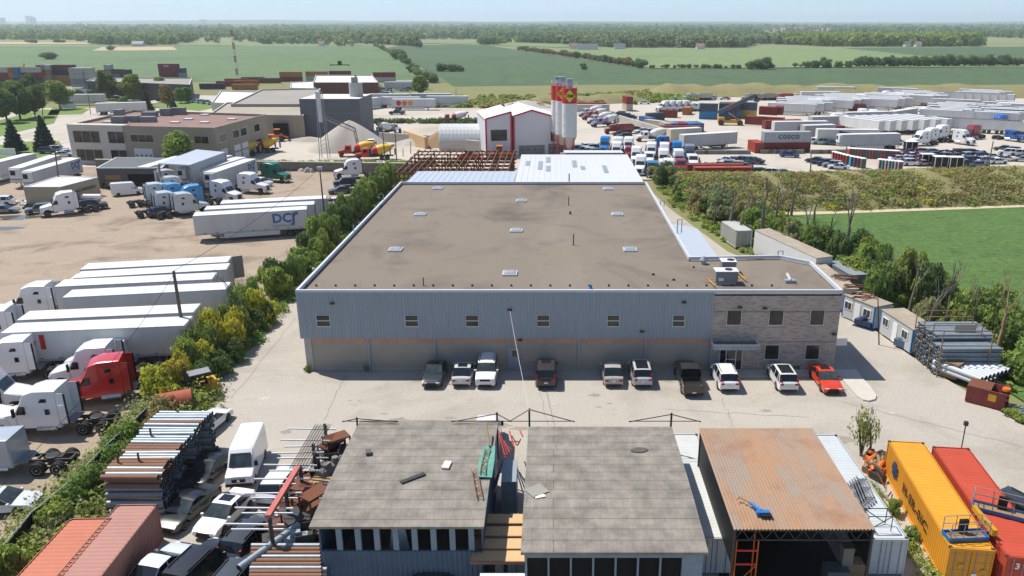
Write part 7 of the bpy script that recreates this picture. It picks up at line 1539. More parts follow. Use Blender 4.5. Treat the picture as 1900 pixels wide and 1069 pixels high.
for i, (px, py) in enumerate([(1580, 532), (1590, 545), (1570, 520), (1600, 552), (1560, 515)]):
    p = G(px, py, 2.7)
    for k in range(3): MB().use('rust').box(-1.2, 1.2, -.08, .08, 0, .07).obj('scrap_plank', None, loc=(p.x + k * .25, p.y + rg.uniform(-.3, .3), 2.7 + .08 * k), rz=rg.uniform(-.5, .9), label='reddish scrap plank lying on the roof of the cabin by the office', cat='plank', group='planks on the cabin roof')
q = G(1604, 607); MB().use('logo_dark').box(-1, .9, -.5, .5, .25, .8).cyl((-.4, -.3, .8), (.2, .2, 1.25), .35, .25, 8).box(-1.1, 1.2, -.6, .6, 0, .1).obj('covered_engine', None, loc=(q.x, q.y, .01), rz=R(-50), label='dark blue covered machine on a pallet beside the first cabin', cat='machine')
q = G(1671, 645); MB().use('shed_blue').box(-.6, .6, -.4, .4, .2, .9).cyl((-.3, 0, .9), (.3, 0, .95), .2, .2, 8).obj('compressor', None, loc=(q.x, q.y, .0), rz=R(-55), label='teal machine at the door of the second cabin', cat='machine')
# white long unit behind the office
m = thing('white_unit', 'long white container-like unit behind the office end of the factory', 'cabin'); MB().use('white_metal').prism([(28.4, 107), (32.6, 93), (34.9, 93.8), (30.7, 107.8)], -.1, 3.4).obj('wall', m); MB().use('cabin_roof').prism([(28.35, 107.05), (32.6, 92.95), (34.95, 93.75), (30.7, 107.9)], 3.4, 3.48).obj('roof', m)
container('near20', (27.2, 113), R(100), 'open grey-white container among the bushes beside the lane', (206, 208, 202), LCF); container('far20', (36.2, 92), R(100), 'grey container end behind the office parapet', (150, 160, 164), LCF)
for x in (27.6, 29.8): MB().use('galv').cyl((0, 0, 0), (0, 0, 3.6), .07, .07, 6).obj('steel_pole', None, loc=(x, 105.5, 0), label=f'silver pole beside the long white unit, {"left" if x < 28 else "right"} one of two', cat='pole')
# lane canopy
MB().use('sheet_roof').prism([(14.6, 78.6), (19.8, 78.6), (19.8, 104.5), (17, 107), (14.6, 107)], 4.2, 4.3).obj('lane_canopy', main, label='flat blue-grey canopy roof along the side wall')
mat('pipe_white', (196, 200, 204), .55, var=.06)
# silver tube racks
n_ = 0
for j in range(15):
    for i in range(19):
        y = 71.0 - i * .265 - (.13 if j % 2 else 0); z = .15 + j * .235; 
        if j > 9 and (i * 7 + j * 3) % 5 == 0: continue
        if j > 11 and i > 12: continue
        n_ += 1; pipe('galv', .115, 5.6, (38.3 + rg.uniform(-.18, .18), y, z), rg.uniform(-.012, .012), 'galvanised_tube', 'silver tube in the tall rack beside the second cabin', 'silver tubes in the tall rack')
for i, y in enumerate((71.3, 69.6, 67.8, 65.9)):
    m = MB().use('wood').box(-.04, .04, -.04, .04, 0, 4.6).box(4.5, 4.58, -.04, .04, 0, 4.6).box(0, 4.5, -.03, .03, 4.52, 4.6).obj('tube_rack', None, loc=(35.45 + .0 * i, y, 0), label=f'tan steel rack frame around the silver tubes, {ORD[i]} from the cabin', cat='rack', group='frames of the tube rack')
q = G(1745, 698); MB().use('wood').box(-.9, .9, -.7, .7, .1, 1.5).box(-.95, .95, -.75, .75, 1.5, 1.58).obj('crate', None, loc=(q.x + .8, q.y, 0), rz=R(-50), label='weathered wooden crate below the tube rack', cat='crate')
for i in range(13):
    lay_ = i >= 8; q = G(1775 + (i % 8) * 8.5, 716 - (i % 8) * 3, 1.0); pipe('pipe_white', .24, 4.6, (36.7 + (i % 8) * .5, 64.9 + (i % 8) * .27, 1.15 - (.45 if lay_ else 0)), R(-58), 'wide_pipe', f'wide white pipe between crate and skip, {ORD[i % 8]} of the {"lower" if lay_ else "upper"} layer', 'wide white pipes')
q = G(1823, 752); sk = thing('waste_skip', 'brown-red waste skip with yellow sign at the road edge', 'skip', (37.3, 60.7, 0), R(-38)); m = MB().use('skip_red' if 'skip_red' in MATS else mat('skip_red', (134, 66, 58), .8, var=.15, scale=2))
V = [(-1.5, -.9, .1), (1.5, -.9, .1), (1.5, .9, .1), (-1.5, .9, .1), (-1.5, -1, 1.6), (1.5, -1, 1.6), (1.5, 1, 1.6), (-1.5, 1, 1.6), (-1.4, -.9, 1.6), (1.4, -.9, 1.6), (1.4, .9, 1.6), (-1.4, .9, 1.6), (-1.4, -.8, .9), (1.4, -.8, .9), (1.4, .8, .9), (-1.4, .8, .9)]
m.add(V, [(0, 3, 2, 1), (0, 1, 5, 4), (1, 2, 6, 5), (2, 3, 7, 6), (3, 0, 4, 7), (4, 5, 9, 8), (5, 6, 10, 9), (6, 7, 11, 10), (7, 4, 8, 11), (8, 9, 13, 12), (9, 10, 14, 13), (10, 11, 15, 14), (11, 8, 12, 15), (12, 13, 14, 15)]).obj('tub', sk)
MB().use('rust').add([(-1.5, -1, 1.62), (.3, -1, 1.62), (.3, 1, 1.62), (-1.5, 1, 1.62)], [(0, 1, 2, 3)]).obj('lid', sk); MB().use('yellow_paint').box(.2, .8, -.99, -.965, .7, 1.3).obj('sign', sk)
q = G(1860, 760); bd = thing('traffic_drum', 'orange and black traffic drum beside the skip', 'traffic drum', (q.x, q.y, 0))
for i in range(5): MB().use('orange_paint' if i % 2 == 0 else 'black').cyl((0, 0, 2.0 - i * .22 - .22), (0, 0, 2.0 - i * .22), .33, .31, 12).obj('band', bd)
MB().use('rubber').cyl((0, 0, 0), (0, 0, .9), .4, .34, 12).obj('base', bd)
for i in range(5): q = G(1862 + 9 * i, 752 + 6 * i, .4); MB().use('galv').box(-.9, .9, -.05, .05, 0, .1).box(-.9, .9, .45, .55, 0, .1).box(-.5, -.4, .05, .45, 0, .08).box(.4, .5, .05, .45, 0, .08).obj('ladder_frame', None, loc=(q.x + .8, q.y, .2 + .1 * i), rz=R(-20 + 8 * i), label='silver frame piece behind the traffic drum', cat='frame', group='frame pieces behind the traffic drum')
sgn = thing('road_sign', 'grey rectangular sign board on a post in front of the trees', 'sign'); q = G(1797, 680, 0); sgn.location = q; MB().use('galv').cyl((0, 0, 0), (0, 0, 4.4), .06, .06, 6).obj('post', sgn); MB().use('concrete').box(-2.0, -.05, -.03, .03, 3.3, 4.3).obj('board', sgn)
# bike rack by the wall
br_ = MB().use('galv'); pa = W(622, 688, 67.0).x; pb_ = W(690, 688, 67.0).x
br_.cyl((pa, 67.0, .7), (pb_, 67.0, .7), .025, .025, 5)
for i in range(16): x = pa + (pb_ - pa) * i / 15; br_.cyl((x, 67.0, .05), (x, 67.0, .7), .018, .018, 4)
br_.obj('bike_rack', None, label='low silver hoop rack against the left end of the block wall', cat='rack')
# rusty steel racks behind the factory
for j in range(7):
    y = 137 + j * 4.2
    m = MB().use('rust')
    for x in np.arange(-28, -8, 3.3): m.box(x - .12, x + .12, y - .12, y + .12, 0, 6.2)
    for z in (2.2, 4.2, 5.8): m.box(-28.2, -7.6, y - .1, y + .1, z, z + .25)
    m.obj('steel_gantry', None, label=f'rusty steel gantry behind the factory, {ORD[j]} row from the roof', cat='steel frame', group='rusty gantries behind the factory')
for i in range(18): MB().use('rust').box(-.09, .09, 0, 26, 6.22, 6.36).obj('steel_joist', None, loc=(-27.6 + i * 1.15, 136, 0), label='rusty joist laid across the gantries behind the factory', cat='joist', group='joists across the gantries')
q = G(905, 292, 3); o = thing('pneumatic_tank', 'long pale cylindrical tank lying before the plant building', 'tank'); a = G(905, 293, 4.5); b = G(1055, 290, 4.5); MB().use('concrete').cyl((a.x + 8, a.y, 2), (b.x - 2, b.y, 2), 1.1, 1.1, 14).obj('barrel', o, smooth=40)
# ---------------------------------------------------------------- hedges and woods
rg = random.Random(21); PL = {}
HG = 'hedge bushes along the dirt yard fence'
i = 0
def place(x, y, r, h, leaf, lb, grp, name='bush', cat='bush'):
    global i; i += 1; o = bush(name, leaf, (x, y, -.1), r, h, lb, grp, i, cat); PL.setdefault(lb, []).append(o); return o
for y in np.arange(36, 60, 1.7):   # low weedy part
    lf = rg.choice(['leaf_green', 'leaf_lime', 'leaf_grey', 'leaf_green', 'weed']); place(-31.9 + rg.uniform(-.8, .5), y, rg.uniform(1.3, 1.9), rg.uniform(1.8, 3.0), lf, 'low weedy bush on the fence line beside the tractor units', 'low bushes by the tractor units')
for y in np.arange(60, 82, 1.5):
    lf = rg.choice(['leaf_yellow', 'leaf_yellow', 'leaf_lime', 'leaf_green']); place(-32.9 + rg.uniform(-1.2, .8), y, rg.uniform(1.4, 2.2), rg.uniform(3.4, 5.6) if y > 65 else rg.uniform(3, 4.2), lf, 'yellow-green bush on the fence line beside the long trailer row', 'yellow-green bushes by the trailer row')
for y in np.arange(64, 82, 2.6): place(-31.4 + rg.uniform(-.6, .3), y, 1.6, 2.6, 'leaf_dark', 'dark undergrowth bush at the foot of the yellow-green hedge', 'dark bushes under the hedge')
for y in list(np.arange(88, 96, 2)) + list(np.arange(98, 160, 2.1)):
    lf = rg.choice(['leaf_green', 'leaf_green', 'leaf_dark', 'leaf_lime']); place(-33.2 + rg.uniform(-1.2, 1.2), y, rg.uniform(1.4, 2.3), rg.uniform(3.4, 5.9), lf, 'green bush in the tall hedge between dirt yard and factory', 'green bushes beside the factory')
# thin tree throwing the branchy shadow on the alley
spawn(BARE[3], 'bare_tree', 'thin branchy tree rising out of the yellow-green hedge', 'tree', (-32.2, 75, 0), .5, None, None, 1.0)
# right woods
path = [(22.5, 164), (23.5, 150), (25.5, 136), (29.5, 122), (34.5, 108), (38.5, 96), (41, 85), (43, 75), (45.5, 66), (46.5, 58), (47, 50), (47, 42)]
for k in range(len(path) - 1):
    a, b = Vector(path[k]), Vector(path[k + 1]); L_ = (b - a).length
    for j in range(int(L_ / 1.1)):
        p = a.lerp(b, rg.random()); far = k < 3; off = rg.uniform(-2.2, 4.5) if k < 4 else rg.uniform(-3.2, 6.0)
        if k > 6: off = rg.uniform(-3.6, 6.5)
        lf = rg.choice(['leaf_green', 'leaf_green', 'leaf_dark', 'leaf_lime', 'leaf_grey'] if not far else ['leaf_green', 'leaf_dark', 'leaf_grey', 'weed'])
        place(p.x + off, p.y, rg.uniform(1.8, 3.0), rg.uniform(3.2, 5.4) * (1.15 if 3 < k < 7 else .9) * (.75 if off > 4 else 1), lf, ('green bush in the wood beside the lane' if k < 6 else 'green bush in the wood beside the cabins and tube rack'), 'wood bushes along the lane' if k < 6 else 'wood bushes by the cabins')
for k in range(30):
    x = rg.uniform(43, 56); y = rg.uniform(50, 74); place(x, y, rg.uniform(2, 3.2), rg.uniform(3.4, 5.2), rg.choice(['leaf_green', 'leaf_lime', 'leaf_grey', 'leaf_dark']), 'green bush in the wood behind the skip', 'wood bushes behind the skip')
bt = [(1310, 400, 3, .7), (1468, 400, 0, .8), (1510, 410, 1, .75), (1575, 430, 3, .7), (1640, 560, 3, .8), (1715, 640, 0, .8), (1800, 640, 3, .9), (1350, 350, 1, .7), (1325, 425, 3, .8), (1352, 440, 0, 1.0), (1372, 448, 1, 1.0), (1412, 452, 2, 1.05), (1432, 446, 0, 1.0), (1458, 438, 3, .9), (1492, 470, 1, 1.1), (1530, 480, 3, .8), (1564, 505, 2, 1.15), (1600, 470, 3, .6), (1398, 420, 3, .9), (1440, 410, 1, .85), (1686, 590, 1, .85), (1752, 622, 0, .95), (1848, 668, 4, .95), (1895, 700, 1, .9), (1860, 640, 3, .55), (1340, 380, 3, .7), (1385, 375, 1, .75), (1540, 440, 3, .7)]
for k, (x, y, b, s) in enumerate(bt):
    p = G(x, y); spawn(BARE[b], 'bare_tree', 'dead tree with orange-tinged split trunk near the right edge' if b == 4 else f'leafless tree in the wood by the soy field, {nth(k)} along it', 'tree', p, rg.uniform(0, 6.28), None, 'leafless trees in the wood', s)
p = G(1600, 850); spawn(bush_kit(99, 1, 1, 'leaf_lime', 650, .05), 'sapling', 'sparse sapling growing between the white container roof and yard', 'sapling', (p.x, p.y + .3, 0), 0, None, None, (1.3, 1.3, 4.4))
spawn(BARE[1], 'bare_sapling', 'bare stems of a sapling beside the yellow container', 'sapling', (p.x + .5, p.y, 0), 1, None, None, .42)
for k, (x, y, r_, h_) in enumerate([(1590, 1050, .8, 2.6), (1640, 1040, .7, 1.6), (1660, 955, .6, 1.2), (1690, 1000, .6, 1.0), (372, 820, .7, 1.0), (820, 690, .0, 0), (1877, 772, 1.0, .9), (1895, 780, 1.0, .8), (570, 690, .35, .7), (680, 688, .35, .8), (786, 680, .3, .8), (1330, 685, .4, .5), (1475, 685, .5, .8), (1505, 684, .6, .8)]):
    if r_: p = G(x, y, 0); bush('weed_clump', 'leaf_lime', (p.x, p.y, -.05), r_, h_, f'small green weed clump, {ORD[k]} of the scattered ones in the yards', 'scattered weed clumps', k, 'weed')
# upper left trees
UT = [(14, 228, 0, 1.0), (38, 222, 3, .95), (66, 218, 0, .95), (112, 203, 1, 1.05), (150, 190, 2, .6), (-5, 205, 3, 1), (30, 195, 1, .95), (60, 190, 3, .9), (88, 186, 2, .8), (202, 184, 0, 1.05), (248, 186, 1, 1.05), (300, 178, 2, .95), (312, 203, 5, 1.0), (336, 192, 2, .7), (348, 190, 1, .6), (232, 205, 1, .5), (338, 319, 4, 1.0), (170, 186, 2, .5), (780, 182, 2, 1.1)]
for k, (x, y, b, s) in enumerate(UT): spawn(TREE[b], 'broadleaf_tree', 'bronze-leaved tree behind the industrial block' if b == 5 else ('lime-green tree in front of the tan block doors' if b == 4 else f'broadleaf tree around the estate road lawns, {ORD[k]} of the group'), 'tree', G(x, y), rg.uniform(0, 6), None, 'trees on the estate lawns', s * 1.2)
for k, (x, y, b, s) in enumerate([(30, 285, 0, 1.0), (86, 279, 0, 1.05), (70, 282, 1, .5), (274, 208, 0, .95), (324, 212, 1, 1.0), (300, 190, 0, .8)]): spawn(CONE[b], 'conifer', f'blue-green conifer near the industrial block, {ORD[k]} of six', 'tree', G(x, y), rg.uniform(0, 6), None, 'conifers by the industrial block', s)
# vegetation strips (uncountable weeds)
def strip(name, path, wid, n, size, leaf, seed, hgt=1.0, z0=0.0, prof=None, lb=None):
    r = np.random.default_rng(seed); P = np.array(path, float); seg = r.integers(0, len(P) - 1, n * 0 + max(40, n // 60)); t = r.random(len(seg))
    c = P[seg] + (P[seg + 1] - P[seg]) * t[:, None]; d = P[seg + 1] - P[seg]; d /= np.linalg.norm(d, axis=1)[:, None]; s = np.stack([-d[:, 1], d[:, 0]], 1); v = r.uniform(-1, 1, len(seg))
    c = c + s * (v * wid)[:, None]; z = z0 + (prof(v) if prof else 0) + hgt * .4
    rr = r.uniform(.5, 1.3, len(seg)) * hgt; B = np.stack([c[:, 0], c[:, 1], z * np.ones(len(seg)), rr * 1.3, rr * 1.3, hgt * r.uniform(.4, .9, len(seg))], 1)
    me = leafmesh(name, B, n, size, seed, leaf, fill=.3); return link(name, me, None, kind='stuff')
bp = [(24, 146), (45, 145.5), (70, 149), (100, 153), (150, 162)]
pf = lambda v: 3.7 * np.maximum(0, 1 - np.abs(v) ** 1.8) - .2
for k, (lf, n) in enumerate((('weed', 110000), ('leaf_yellow', 5000), ('leaf_grey', 36000), ('leaf_lime', 22000), ('leaf_bronze', 4000))): strip('undergrowth', bp, 12, n, .22, lf, 50 + k, .95, 0, pf)
strip('undergrowth', [(-31.6, 30), (-31.6, 165)], 1.4, 16000, .2, 'leaf_green', 60, .7); strip('undergrowth', [(-31.7, 33), (-31.7, 63)], 1.7, 26000, .17, 'leaf_lime', 68, 1.3); strip('undergrowth', [(-31.9, 33), (-32.2, 63)], 2.0, 14000, .15, 'leaf_grey', 69, 1.5); strip('undergrowth', [(-33.6, 62), (-33.6, 84)], 1.6, 9000, .17, 'leaf_yellow', 70, 1.2); strip('undergrowth', [(24, 160), (30, 120), (38, 96), (43, 75), (47, 50)], 4.5, 26000, .24, 'leaf_lime', 61, .8); strip('undergrowth', [(21.5, 150), (22.5, 135), (27, 112), (29.5, 104)], 1.0, 5000, .16, 'leaf_lime', 62, .4)
strip('undergrowth', [(-90, 181), (-20, 182)], 1.6, 9000, .3, 'leaf_lime', 63, .8); strip('undergrowth', [(-60, 262), (-20, 262)], 2, 7000, .4, 'leaf_dark', 64, 1.3)
strip('undergrowth', [(-30, 320), (10, 330), (60, 380), (200, 372), (320, 378)], 12, 26000, .8, 'weed', 65, 1.4); strip('undergrowth', [(-60, 330), (30, 345), (60, 366)], 22, 16000, .8, 'leaf_lime', 66, 1.3)
strip('undergrowth', [(22.3, 37), (22.0, 49)], .5, 1600, .12, 'leaf_lime', 67, .4)
# ---- field hedgerows and lone bushes
def far(x, y, r, h, leaf, lb, grp='shrubs in the far fields'): p = G(x, y); return place(p.x, p.y, r, h, leaf, lb, grp, 'shrub', 'shrub')
FL = [(88, 110, 11, 9), (205, 93, 9, 7), (820, 132, 7, 7), (838, 132, 9, 7), (855, 132, 5, 4), (1084, 129, 5, 6), (1396, 128, 9, 8), (1412, 128, 11, 11), (1422, 128, 9, 9), (1192, 126, 9, 9), (1532, 124, 7, 9), (1576, 124, 6, 6), (60, 80, 14, 9), (112, 79, 14, 8), (150, 76, 16, 7), (775, 88, 12, 12)]
for k, (x, y, r_, h_) in enumerate(FL): far(x, y, r_ * .75, h_ * .8, 'leaf_far', f'lone dark shrub in the far fields, {ORD[k]} noted from the left list')
def hrow(x0, y0, x1, y1, n, r0, h0, lb, leaf=('leaf_far', 'leaf_green', 'leaf_grey')):
    for k in range(n):
        t = (k + rg.uniform(-.3, .3)) / n; s = rg.uniform(.7, 1.3); p = G(x0 + (x1 - x0) * t, y0 + (y1 - y0) * t); place(p.x, p.y, r0 * s, h0 * s, rg.choice(leaf), lb, lb + 's', 'shrub', 'shrub')
hrow(698, 86, 742, 108, 14, 4.5, 5, 'shrub on the field boundary behind the brick works'); hrow(742, 110, 760, 124, 4, 6.5, 8, 'large bush at the near end of the field boundary', ('leaf_far', 'leaf_lime')); hrow(765, 134, 805, 156, 7, 4.5, 5, 'bush between the brick works lot and the field')
hrow(964, 93, 1078, 108, 22, 5, 5, 'shrub on the diagonal hedge line', ('leaf_far', 'leaf_bronze')); hrow(1090, 110, 1190, 125, 18, 4, 5, 'shrub on the lower diagonal hedge line', ('leaf_far', 'leaf_bronze')); hrow(1205, 126, 1380, 127, 16, 2.5, 3, 'small shrub on the level hedge line'); hrow(1474, 125, 1580, 124, 10, 3, 4, 'small shrub on the right level hedge line'); hrow(1586, 123, 1900, 121, 34, 5, 7, 'bush on the right-hand field hedge', ('leaf_far', 'leaf_dark', 'leaf_green'))
# ---- far woods
def wood(name, seed, n, fn, hs, q, size, leaf):
    r = np.random.default_rng(seed); B = []
    for _ in range(n):
        x, y = fn(r); h = hs * r.uniform(.6, 1.25); B.append((x, y, h * .55, h * .5, h * .5, h * .5))
    return link(name, leafmesh(name, B, n * q, size, seed, leaf, fill=.7), None, kind='stuff')
def band(px0, px1, py0, py1, pw=1.0):
    def f(r):
        for _ in range(6):
            p = G(r.uniform(px0, px1), py0 + (py1 - py0) * r.random() ** pw); q = p.length
            if math.sin(p.x / q * 23 + q / 260) + math.sin(p.x / 190 + 1) * .8 + math.sin(q / 210 + p.x / 700) > -.1: break
        return p.x, p.y
    return f
for k, (a, b, c, d, n, hs, q, sz) in enumerate([(1085, 1480, 88, 80, 520, 13, 55, 2.6), (1460, 2000, 86, 78, 620, 14, 55, 2.6), (975, 1100, 84, 76, 140, 12, 50, 2.4), (170, 330, 86, 78, 150, 13, 55, 2.4), (575, 770, 86, 77, 260, 14, 55, 2.5), (-60, 300, 74, 70, 300, 12, 45, 2.6), (300, 700, 80, 73, 330, 12, 45, 2.6), (890, 1080, 83, 78, 160, 9, 45, 2.2), (480, 600, 82, 78, 60, 11, 45, 2.2)]):
    wood('far_wood', 80 + k, n, band(a, b, c, d), hs, q, sz, ['leaf_far', 'leaf_green', 'leaf_dark', 'leaf_far'][k % 4]); wood('far_wood', 180 + k, n // 4, band(a, b, c, d), hs * .95, q, sz, 'leaf_lime' if k % 2 else 'leaf_grey')
for k, (c, d, n, hs, q, sz) in enumerate([(73, 64, 2300, 13, 18, 4), (65, 56, 3200, 15, 10, 8), (57, 50, 3600, 18, 8, 14)]): wood('far_wood', 120 + k, n, band(-150, 2050, c, d), hs, q, sz, 'leaf_far')
for lb, L_ in PL.items():
    fld = 'hedge line' in lb or 'field' in lb or 'brick works' in lb
    for k, o in enumerate(sorted(L_, key=lambda o: o.location.x if fld else o.location.y)):
        if len(L_) > 1: o['label'] = f'{lb}, {nth(k)} from the {"left" if fld else "near end"}'
# ---------------------------------------------------------------- poles, wires, fence, distant town
def pole(base, top, lb, h=None, m='wood_pole', r=.16, arm=None, lamp=None, name='utility_pole'):
    b = G(*base); z = W(top[0], top[1], b.y).z if top else h; tx = W(top[0], top[1], b.y).x if top else b.x
    o = thing(name, lb, 'pole', (b.x, b.y, 0)); MB().use(m).cyl((0, 0, 0), (tx - b.x, 0, z), r, r * .7, 8).obj('shaft', o)
    if arm: MB().use('dark_metal').box(-arm, arm, -.06, .06, z - .5, z - .38).obj('cross_arm', o)
    if lamp: MB().use('galv').tube([(tx - b.x, 0, z - .1), (tx - b.x + lamp * .6, 0, z + .5), (tx - b.x + lamp, 0, z + .5)], .06, 5).box(min(lamp, lamp + .5) + tx - b.x, max(lamp, lamp + .5) + tx - b.x, -.15, .15, z + .42, z + .56).obj('lamp_arm', o)
    return Vector((tx, b.y, z))
T1 = pole((347, 660), (322, 503), 'weathered wooden pole beside the long trailer row', arm=None, r=.2); T2_ = pole((112, 360), (101, 270), 'wooden pole with brackets standing behind the tan hut'); T3 = pole((604, 418), (593, 312), 'wooden pole with lamp box in the hedge by the three trailers', r=.15)
T4 = pole((197, 300), (174, 240), 'leaning grey pole with white lamp head before the beige block', r=.12, m='grey_metal'); T5 = pole((736, 300), (732, 227), 'dark pole in the plant yard left of the sand heap', r=.14); T6 = pole((715, 300), (709, 237), 'dark pole beside the red mixers', r=.14)
pole((168, 212), (162, 165), 'estate road pole with green box', r=.13, arm=1.2); pole((237, 203), (228, 180), 'curved street lamp beside the standing trailer', m='grey_metal', r=.1, lamp=-3.5, name='street_lamp'); pole((86, 247), (80, 218), 'curved street lamp on the near lawn', m='grey_metal', r=.1, lamp=-3.5, name='street_lamp'); pole((316, 190), (309, 160), 'curved street lamp before the dark warehouse', m='grey_metal', r=.1, lamp=-3, name='street_lamp')
pole((1504, 318), (1505, 282), 'wooden pole at the edge of the truck lot above the bushes', r=.16); pole((1834, 308), (1843, 262), 'wooden pole behind the weedy bank near the black kiosks', r=.16); pole((79, 215), (79, 150), 'tall pole among the left lawn trees', r=.13, arm=1.0)
pole((1631, 640), (1629, 553), 'thin dark post between the two cabins', r=.07, m='dark_metal', name='post'); pole((1393, 352), (1396, 300), 'bare pole in the wood behind the lane', r=.12); pole((846, 198), (846, 165), 'dark pole above the ribbed store', r=.14); pole((762, 285), (762, 262), 'short post by the rubble', r=.1); pole((748, 290), (748, 275), 'short post left of the rubble', r=.1)
MB().use('galv').box(-.4, .4, -.3, .3, 0, .5).obj('lamp_box', None, loc=T3 + Vector((0, 0, -.3)), label='grey lamp box on top of the pole by the three trailers', cat='lamp')
def wire(a, b, sag, lb, m='black', r=.02):
    a = Vector(a); b = Vector(b); pts = []
    for i in range(17): t = i / 16; p = a.lerp(b, t); p.z -= sag * 4 * t * (1 - t); pts.append(tuple(p))
    return MB().use(m).tube(pts, r, 3).obj('overhead_wire', None, label=lb, cat='wire', group='overhead wires')
wire(T3, T1, .8, 'black wire from the hedge pole down to the trailer row pole', r=.025); wire(T1 + Vector((0, 0, -.3)), G(0, 905, 6.0), .8, 'black wire from the trailer row pole to the lower left'); 
wa = W(946, 576, YF - .3); wb = G(982, 762, 6.2); wire(wa, wb, .25, 'white service cable from the factory wall lamp to the shed frame', 'white_mark', .02)
wire(T2_, T4, .5, 'wire between the hut pole and the leaning lamp pole')
# screen fence along the dirt yard
fn = thing('screen_fence', 'sagging black screen fence between dirt yard and containers', 'fence'); fp = [(-32.6, 34), (-32.3, 38), (-32.8, 42), (-32.4, 46), (-32.6, 50), (-32.5, 56)]
m = MB().use('black')
for (x0_, y0_), (x1_, y1_) in zip(fp[:-1], fp[1:]):
    n = 6
    for i in range(n):
        t0, t1 = i / n, (i + 1) / n; s0, s1 = [1.9 - .12 * math.sin(math.pi * t) for t in (t0, t1)]; a = (x0_ + (x1_ - x0_) * t0, y0_ + (y1_ - y0_) * t0); b = (x0_ + (x1_ - x0_) * t1, y0_ + (y1_ - y0_) * t1)
        m.add([(a[0], a[1], 0), (b[0], b[1], 0), (b[0], b[1], s1), (a[0], a[1], s0)], [(0, 1, 2, 3)])
m.obj('screen', fn); m = MB().use('galv')
for x, y in fp: m = MB().use('galv').cyl((x, y, 0), (x, y, 2.0), .04, .04, 6); m.obj('post', fn)
m = MB().use('galv').tube([(x, y, 1.93) for x, y in fp], .03, 5); m.obj('top_rail', fn)
# estate signs
for i, (x, y) in enumerate([(127, 203), (8, 292)]): p = G(x, y); o = MB().use('white_mark').box(-3, 3, -.1, .1, .5, 2.2).use('grey_metal').box(-2.6, -2.4, -.08, .08, 0, .5).box(2.4, 2.6, -.08, .08, 0, .5).obj('estate_sign', None, loc=p, label=['low white sign board on the estate lawn', 'white sign board beside the leftmost conifer'][i], cat='sign')
# yard clutter near the workshop
cl = random.Random(8)
for i in range(30): p = G(cl.uniform(185, 262), cl.uniform(328, 352)); m = MB().use('rubber').revolve([(-.15, .3), (-.15, .48), (.15, .48), (.15, .3)], 'z', 12, (0, 0, .16 + .3 * (i % 3))); m.obj('old_tyre', None, loc=p, label='old tyre in the clutter before the low workshop', cat='tyre', group='old tyres by the workshop')
for i in range(16): p = G(cl.uniform(30, 80), cl.uniform(376, 388)); MB().use('white_mark' if i % 3 else 'black').box(-.4, .4, -.3, .3, 0, .35).cyl((-.2, 0, .3), (.2, .1, .55), .15, .1, 6).obj('rubbish_bag', None, loc=p, rz=cl.uniform(0, 3), label='pale rubbish bag in the litter left of the orange bumper tractor', cat='rubbish', group='rubbish bags by the hut')
p = G(231, 338); w_ = thing('yellow_tank', 'small yellow tank with white lid before the workshop', 'tank', p); MB().use('yellow_paint').cyl((0, 0, 0), (0, 0, 1.5), .9, .9, 12).obj('body', w_); MB().use('white_mark').cyl((0, 0, 1.5), (0, 0, 1.9), .95, .6, 12).obj('lid', w_)
p = G(172, 374); w_ = thing('gas_tank', 'white horizontal gas tank beside the tan hut', 'tank', p); MB().use('white_mark').revolve([(-2, .1), (-1.8, .5), (1.8, .5), (2, .1)], 'x', 12, (0, 0, .9)).obj('vessel', w_, smooth=40); MB().use('concrete').box(-1.3, -1.1, -.4, .4, 0, .5).box(1.1, 1.3, -.4, .4, 0, .5).obj('cradle', w_)
for i in range(12): p = G(cl.uniform(545, 580), cl.uniform(312, 320)); q = pile('rock', 'pale boulder in the row along the retaining wall', (p.x, p.y), cl.uniform(.7, 1.3), cl.uniform(.5, .9), cl.uniform(.6, 1.2), 'gravel_pile', i, 'rock', 2); q['group'] = 'boulders by the retaining wall'
# red-cab utility truck, yellow roof truck near the bushes
mat('stone_dark', (70, 68, 64), .9)
for i, (x, y, c) in enumerate([(1030 + 0, 205, 'dark_wall')]): pass
# distant town and sheds
def fbox(px, py, w_, h_, lb, m='concrete', d=40, name='tower_block', cat='building'): p = G(px, py); o = MB().use(m).box(-w_ / 2, w_ / 2, 0, d, 0, h_).use('dark_wall'); n = 4; [o.box(-w_ * .42, w_ * .42, -.3, -.05, h_ * (k + .3) / n, h_ * (k + .55) / n) for k in range(n)]; return o.obj(name, None, loc=(p.x, p.y, 0), label=lb, cat=cat, group='distant buildings')
for i, (px, top, w_) in enumerate([(27, 35.5, 60), (33, 31, 40), (36, 27, 35), (48, 31, 22), (58, 30, 35), (98, 34, 35), (144, 31, 55), (150, 34, 30), (436, 37, 60)]):
    Y = 10200; z = W(px, top, Y).z; p = W(px, 44, Y); MB().use('slate_wall' if i % 2 else 'concrete').box(-w_ / 2, w_ / 2, 0, 60, 0, z).obj('tower_block', None, loc=(p.x, Y - 950, 0), label=f'hazy tower block on the horizon, {ORD[i]} from the left', cat='building', group='tower blocks on the horizon')
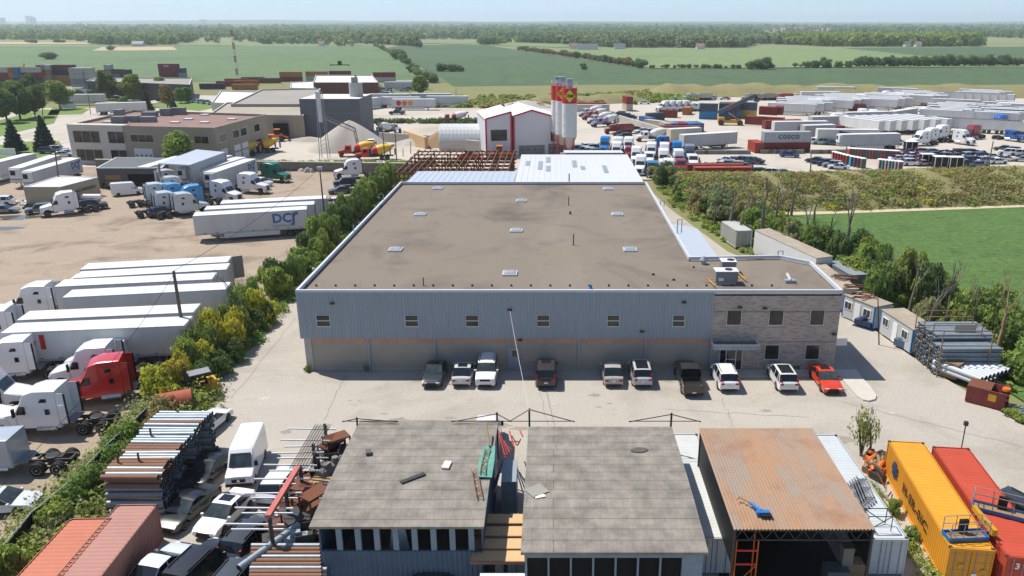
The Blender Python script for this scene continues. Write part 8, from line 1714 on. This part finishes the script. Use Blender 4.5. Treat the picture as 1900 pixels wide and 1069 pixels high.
for i, (px, py, w_, h_) in enumerate([(1476, 53.5, 190, 14), (1530, 53.8, 320, 14), (1620, 53.6, 230, 12), (1235, 52, 150, 16), (100, 66, 120, 9), (125, 64, 60, 8), (690, 60, 40, 7), (735, 64.5, 26, 6), (1640, 66.5, 26, 6), (170, 63, 30, 6)]): fbox(px, py, w_, h_, f'long pale far-off building, {ORD[i]} of the distant sheds', 'white_roof', 60, 'distant_shed')
for i, (px, py, w_) in enumerate([(1090, 92, 26), (1070, 91, 12), (1150, 91, 14), (1193, 87, 10), (255, 86, 16), (1300, 91, 10), (1685, 86.5, 8), (1705, 86.5, 8), (1062, 90, 8), (596, 85.5, 8)]):
    p = G(px, py); o = thing('farm_house', f'farm building against the far tree line, {ORD[i]} of ten', 'building', (p.x, p.y, 0), group='farm buildings'); MB().use('white_metal').box(-w_ / 2, w_ / 2, 0, 9, 0, 3.4).obj('wall', o); h = w_ / 2 + .5; rf = MB().use('slate_wall' if i % 2 == 0 else 'red_roof').add([(-h, -.5, 3.3), (h, -.5, 3.3), (h, 9.5, 3.3), (-h, 9.5, 3.3), (-h, 4.5, 7), (h, 4.5, 7)], [(0, 1, 5, 4), (2, 3, 4, 5), (0, 4, 3), (1, 2, 5)]); rf.obj('roof', o)
r = np.random.default_rng(5); m = MB().use('red_roof'); n = 0
for k in range(1500):
    px = r.uniform(1430, 1960); py = r.uniform(50.5, 61); p = G(px, py); s = r.uniform(5, 9)
    if k % 3 == 0: m.use('white_roof')
    elif k % 3 == 1: m.use('red_roof')
    else: m.use('grey_roof')
    m.box(p.x - s, p.x + s, p.y, p.y + s * 1.2, 0, r.uniform(9, 17))
o = m.obj('distant_suburb', None, kind='stuff')
# ---------------------------------------------------------------- haze
HAZE = 1.05e-4
me = MB().box(-24000, 24000, -60, 16000, -1.6, 150).mesh('haze'); hm = bpy.data.materials.new('haze_air'); hm.use_nodes = True; N = hm.node_tree.nodes; N.remove(N['Principled BSDF'])
v = N.new('ShaderNodeVolumePrincipled'); v.inputs['Color'].default_value = (.84, .93, 1, 1); v.inputs['Density'].default_value = HAZE; v.inputs['Anisotropy'].default_value = .3
hm.node_tree.links.new(v.outputs[0], N['Material Output'].inputs['Volume']); me.materials.clear(); me.materials.append(hm); link('haze', me, None, kind='stuff')
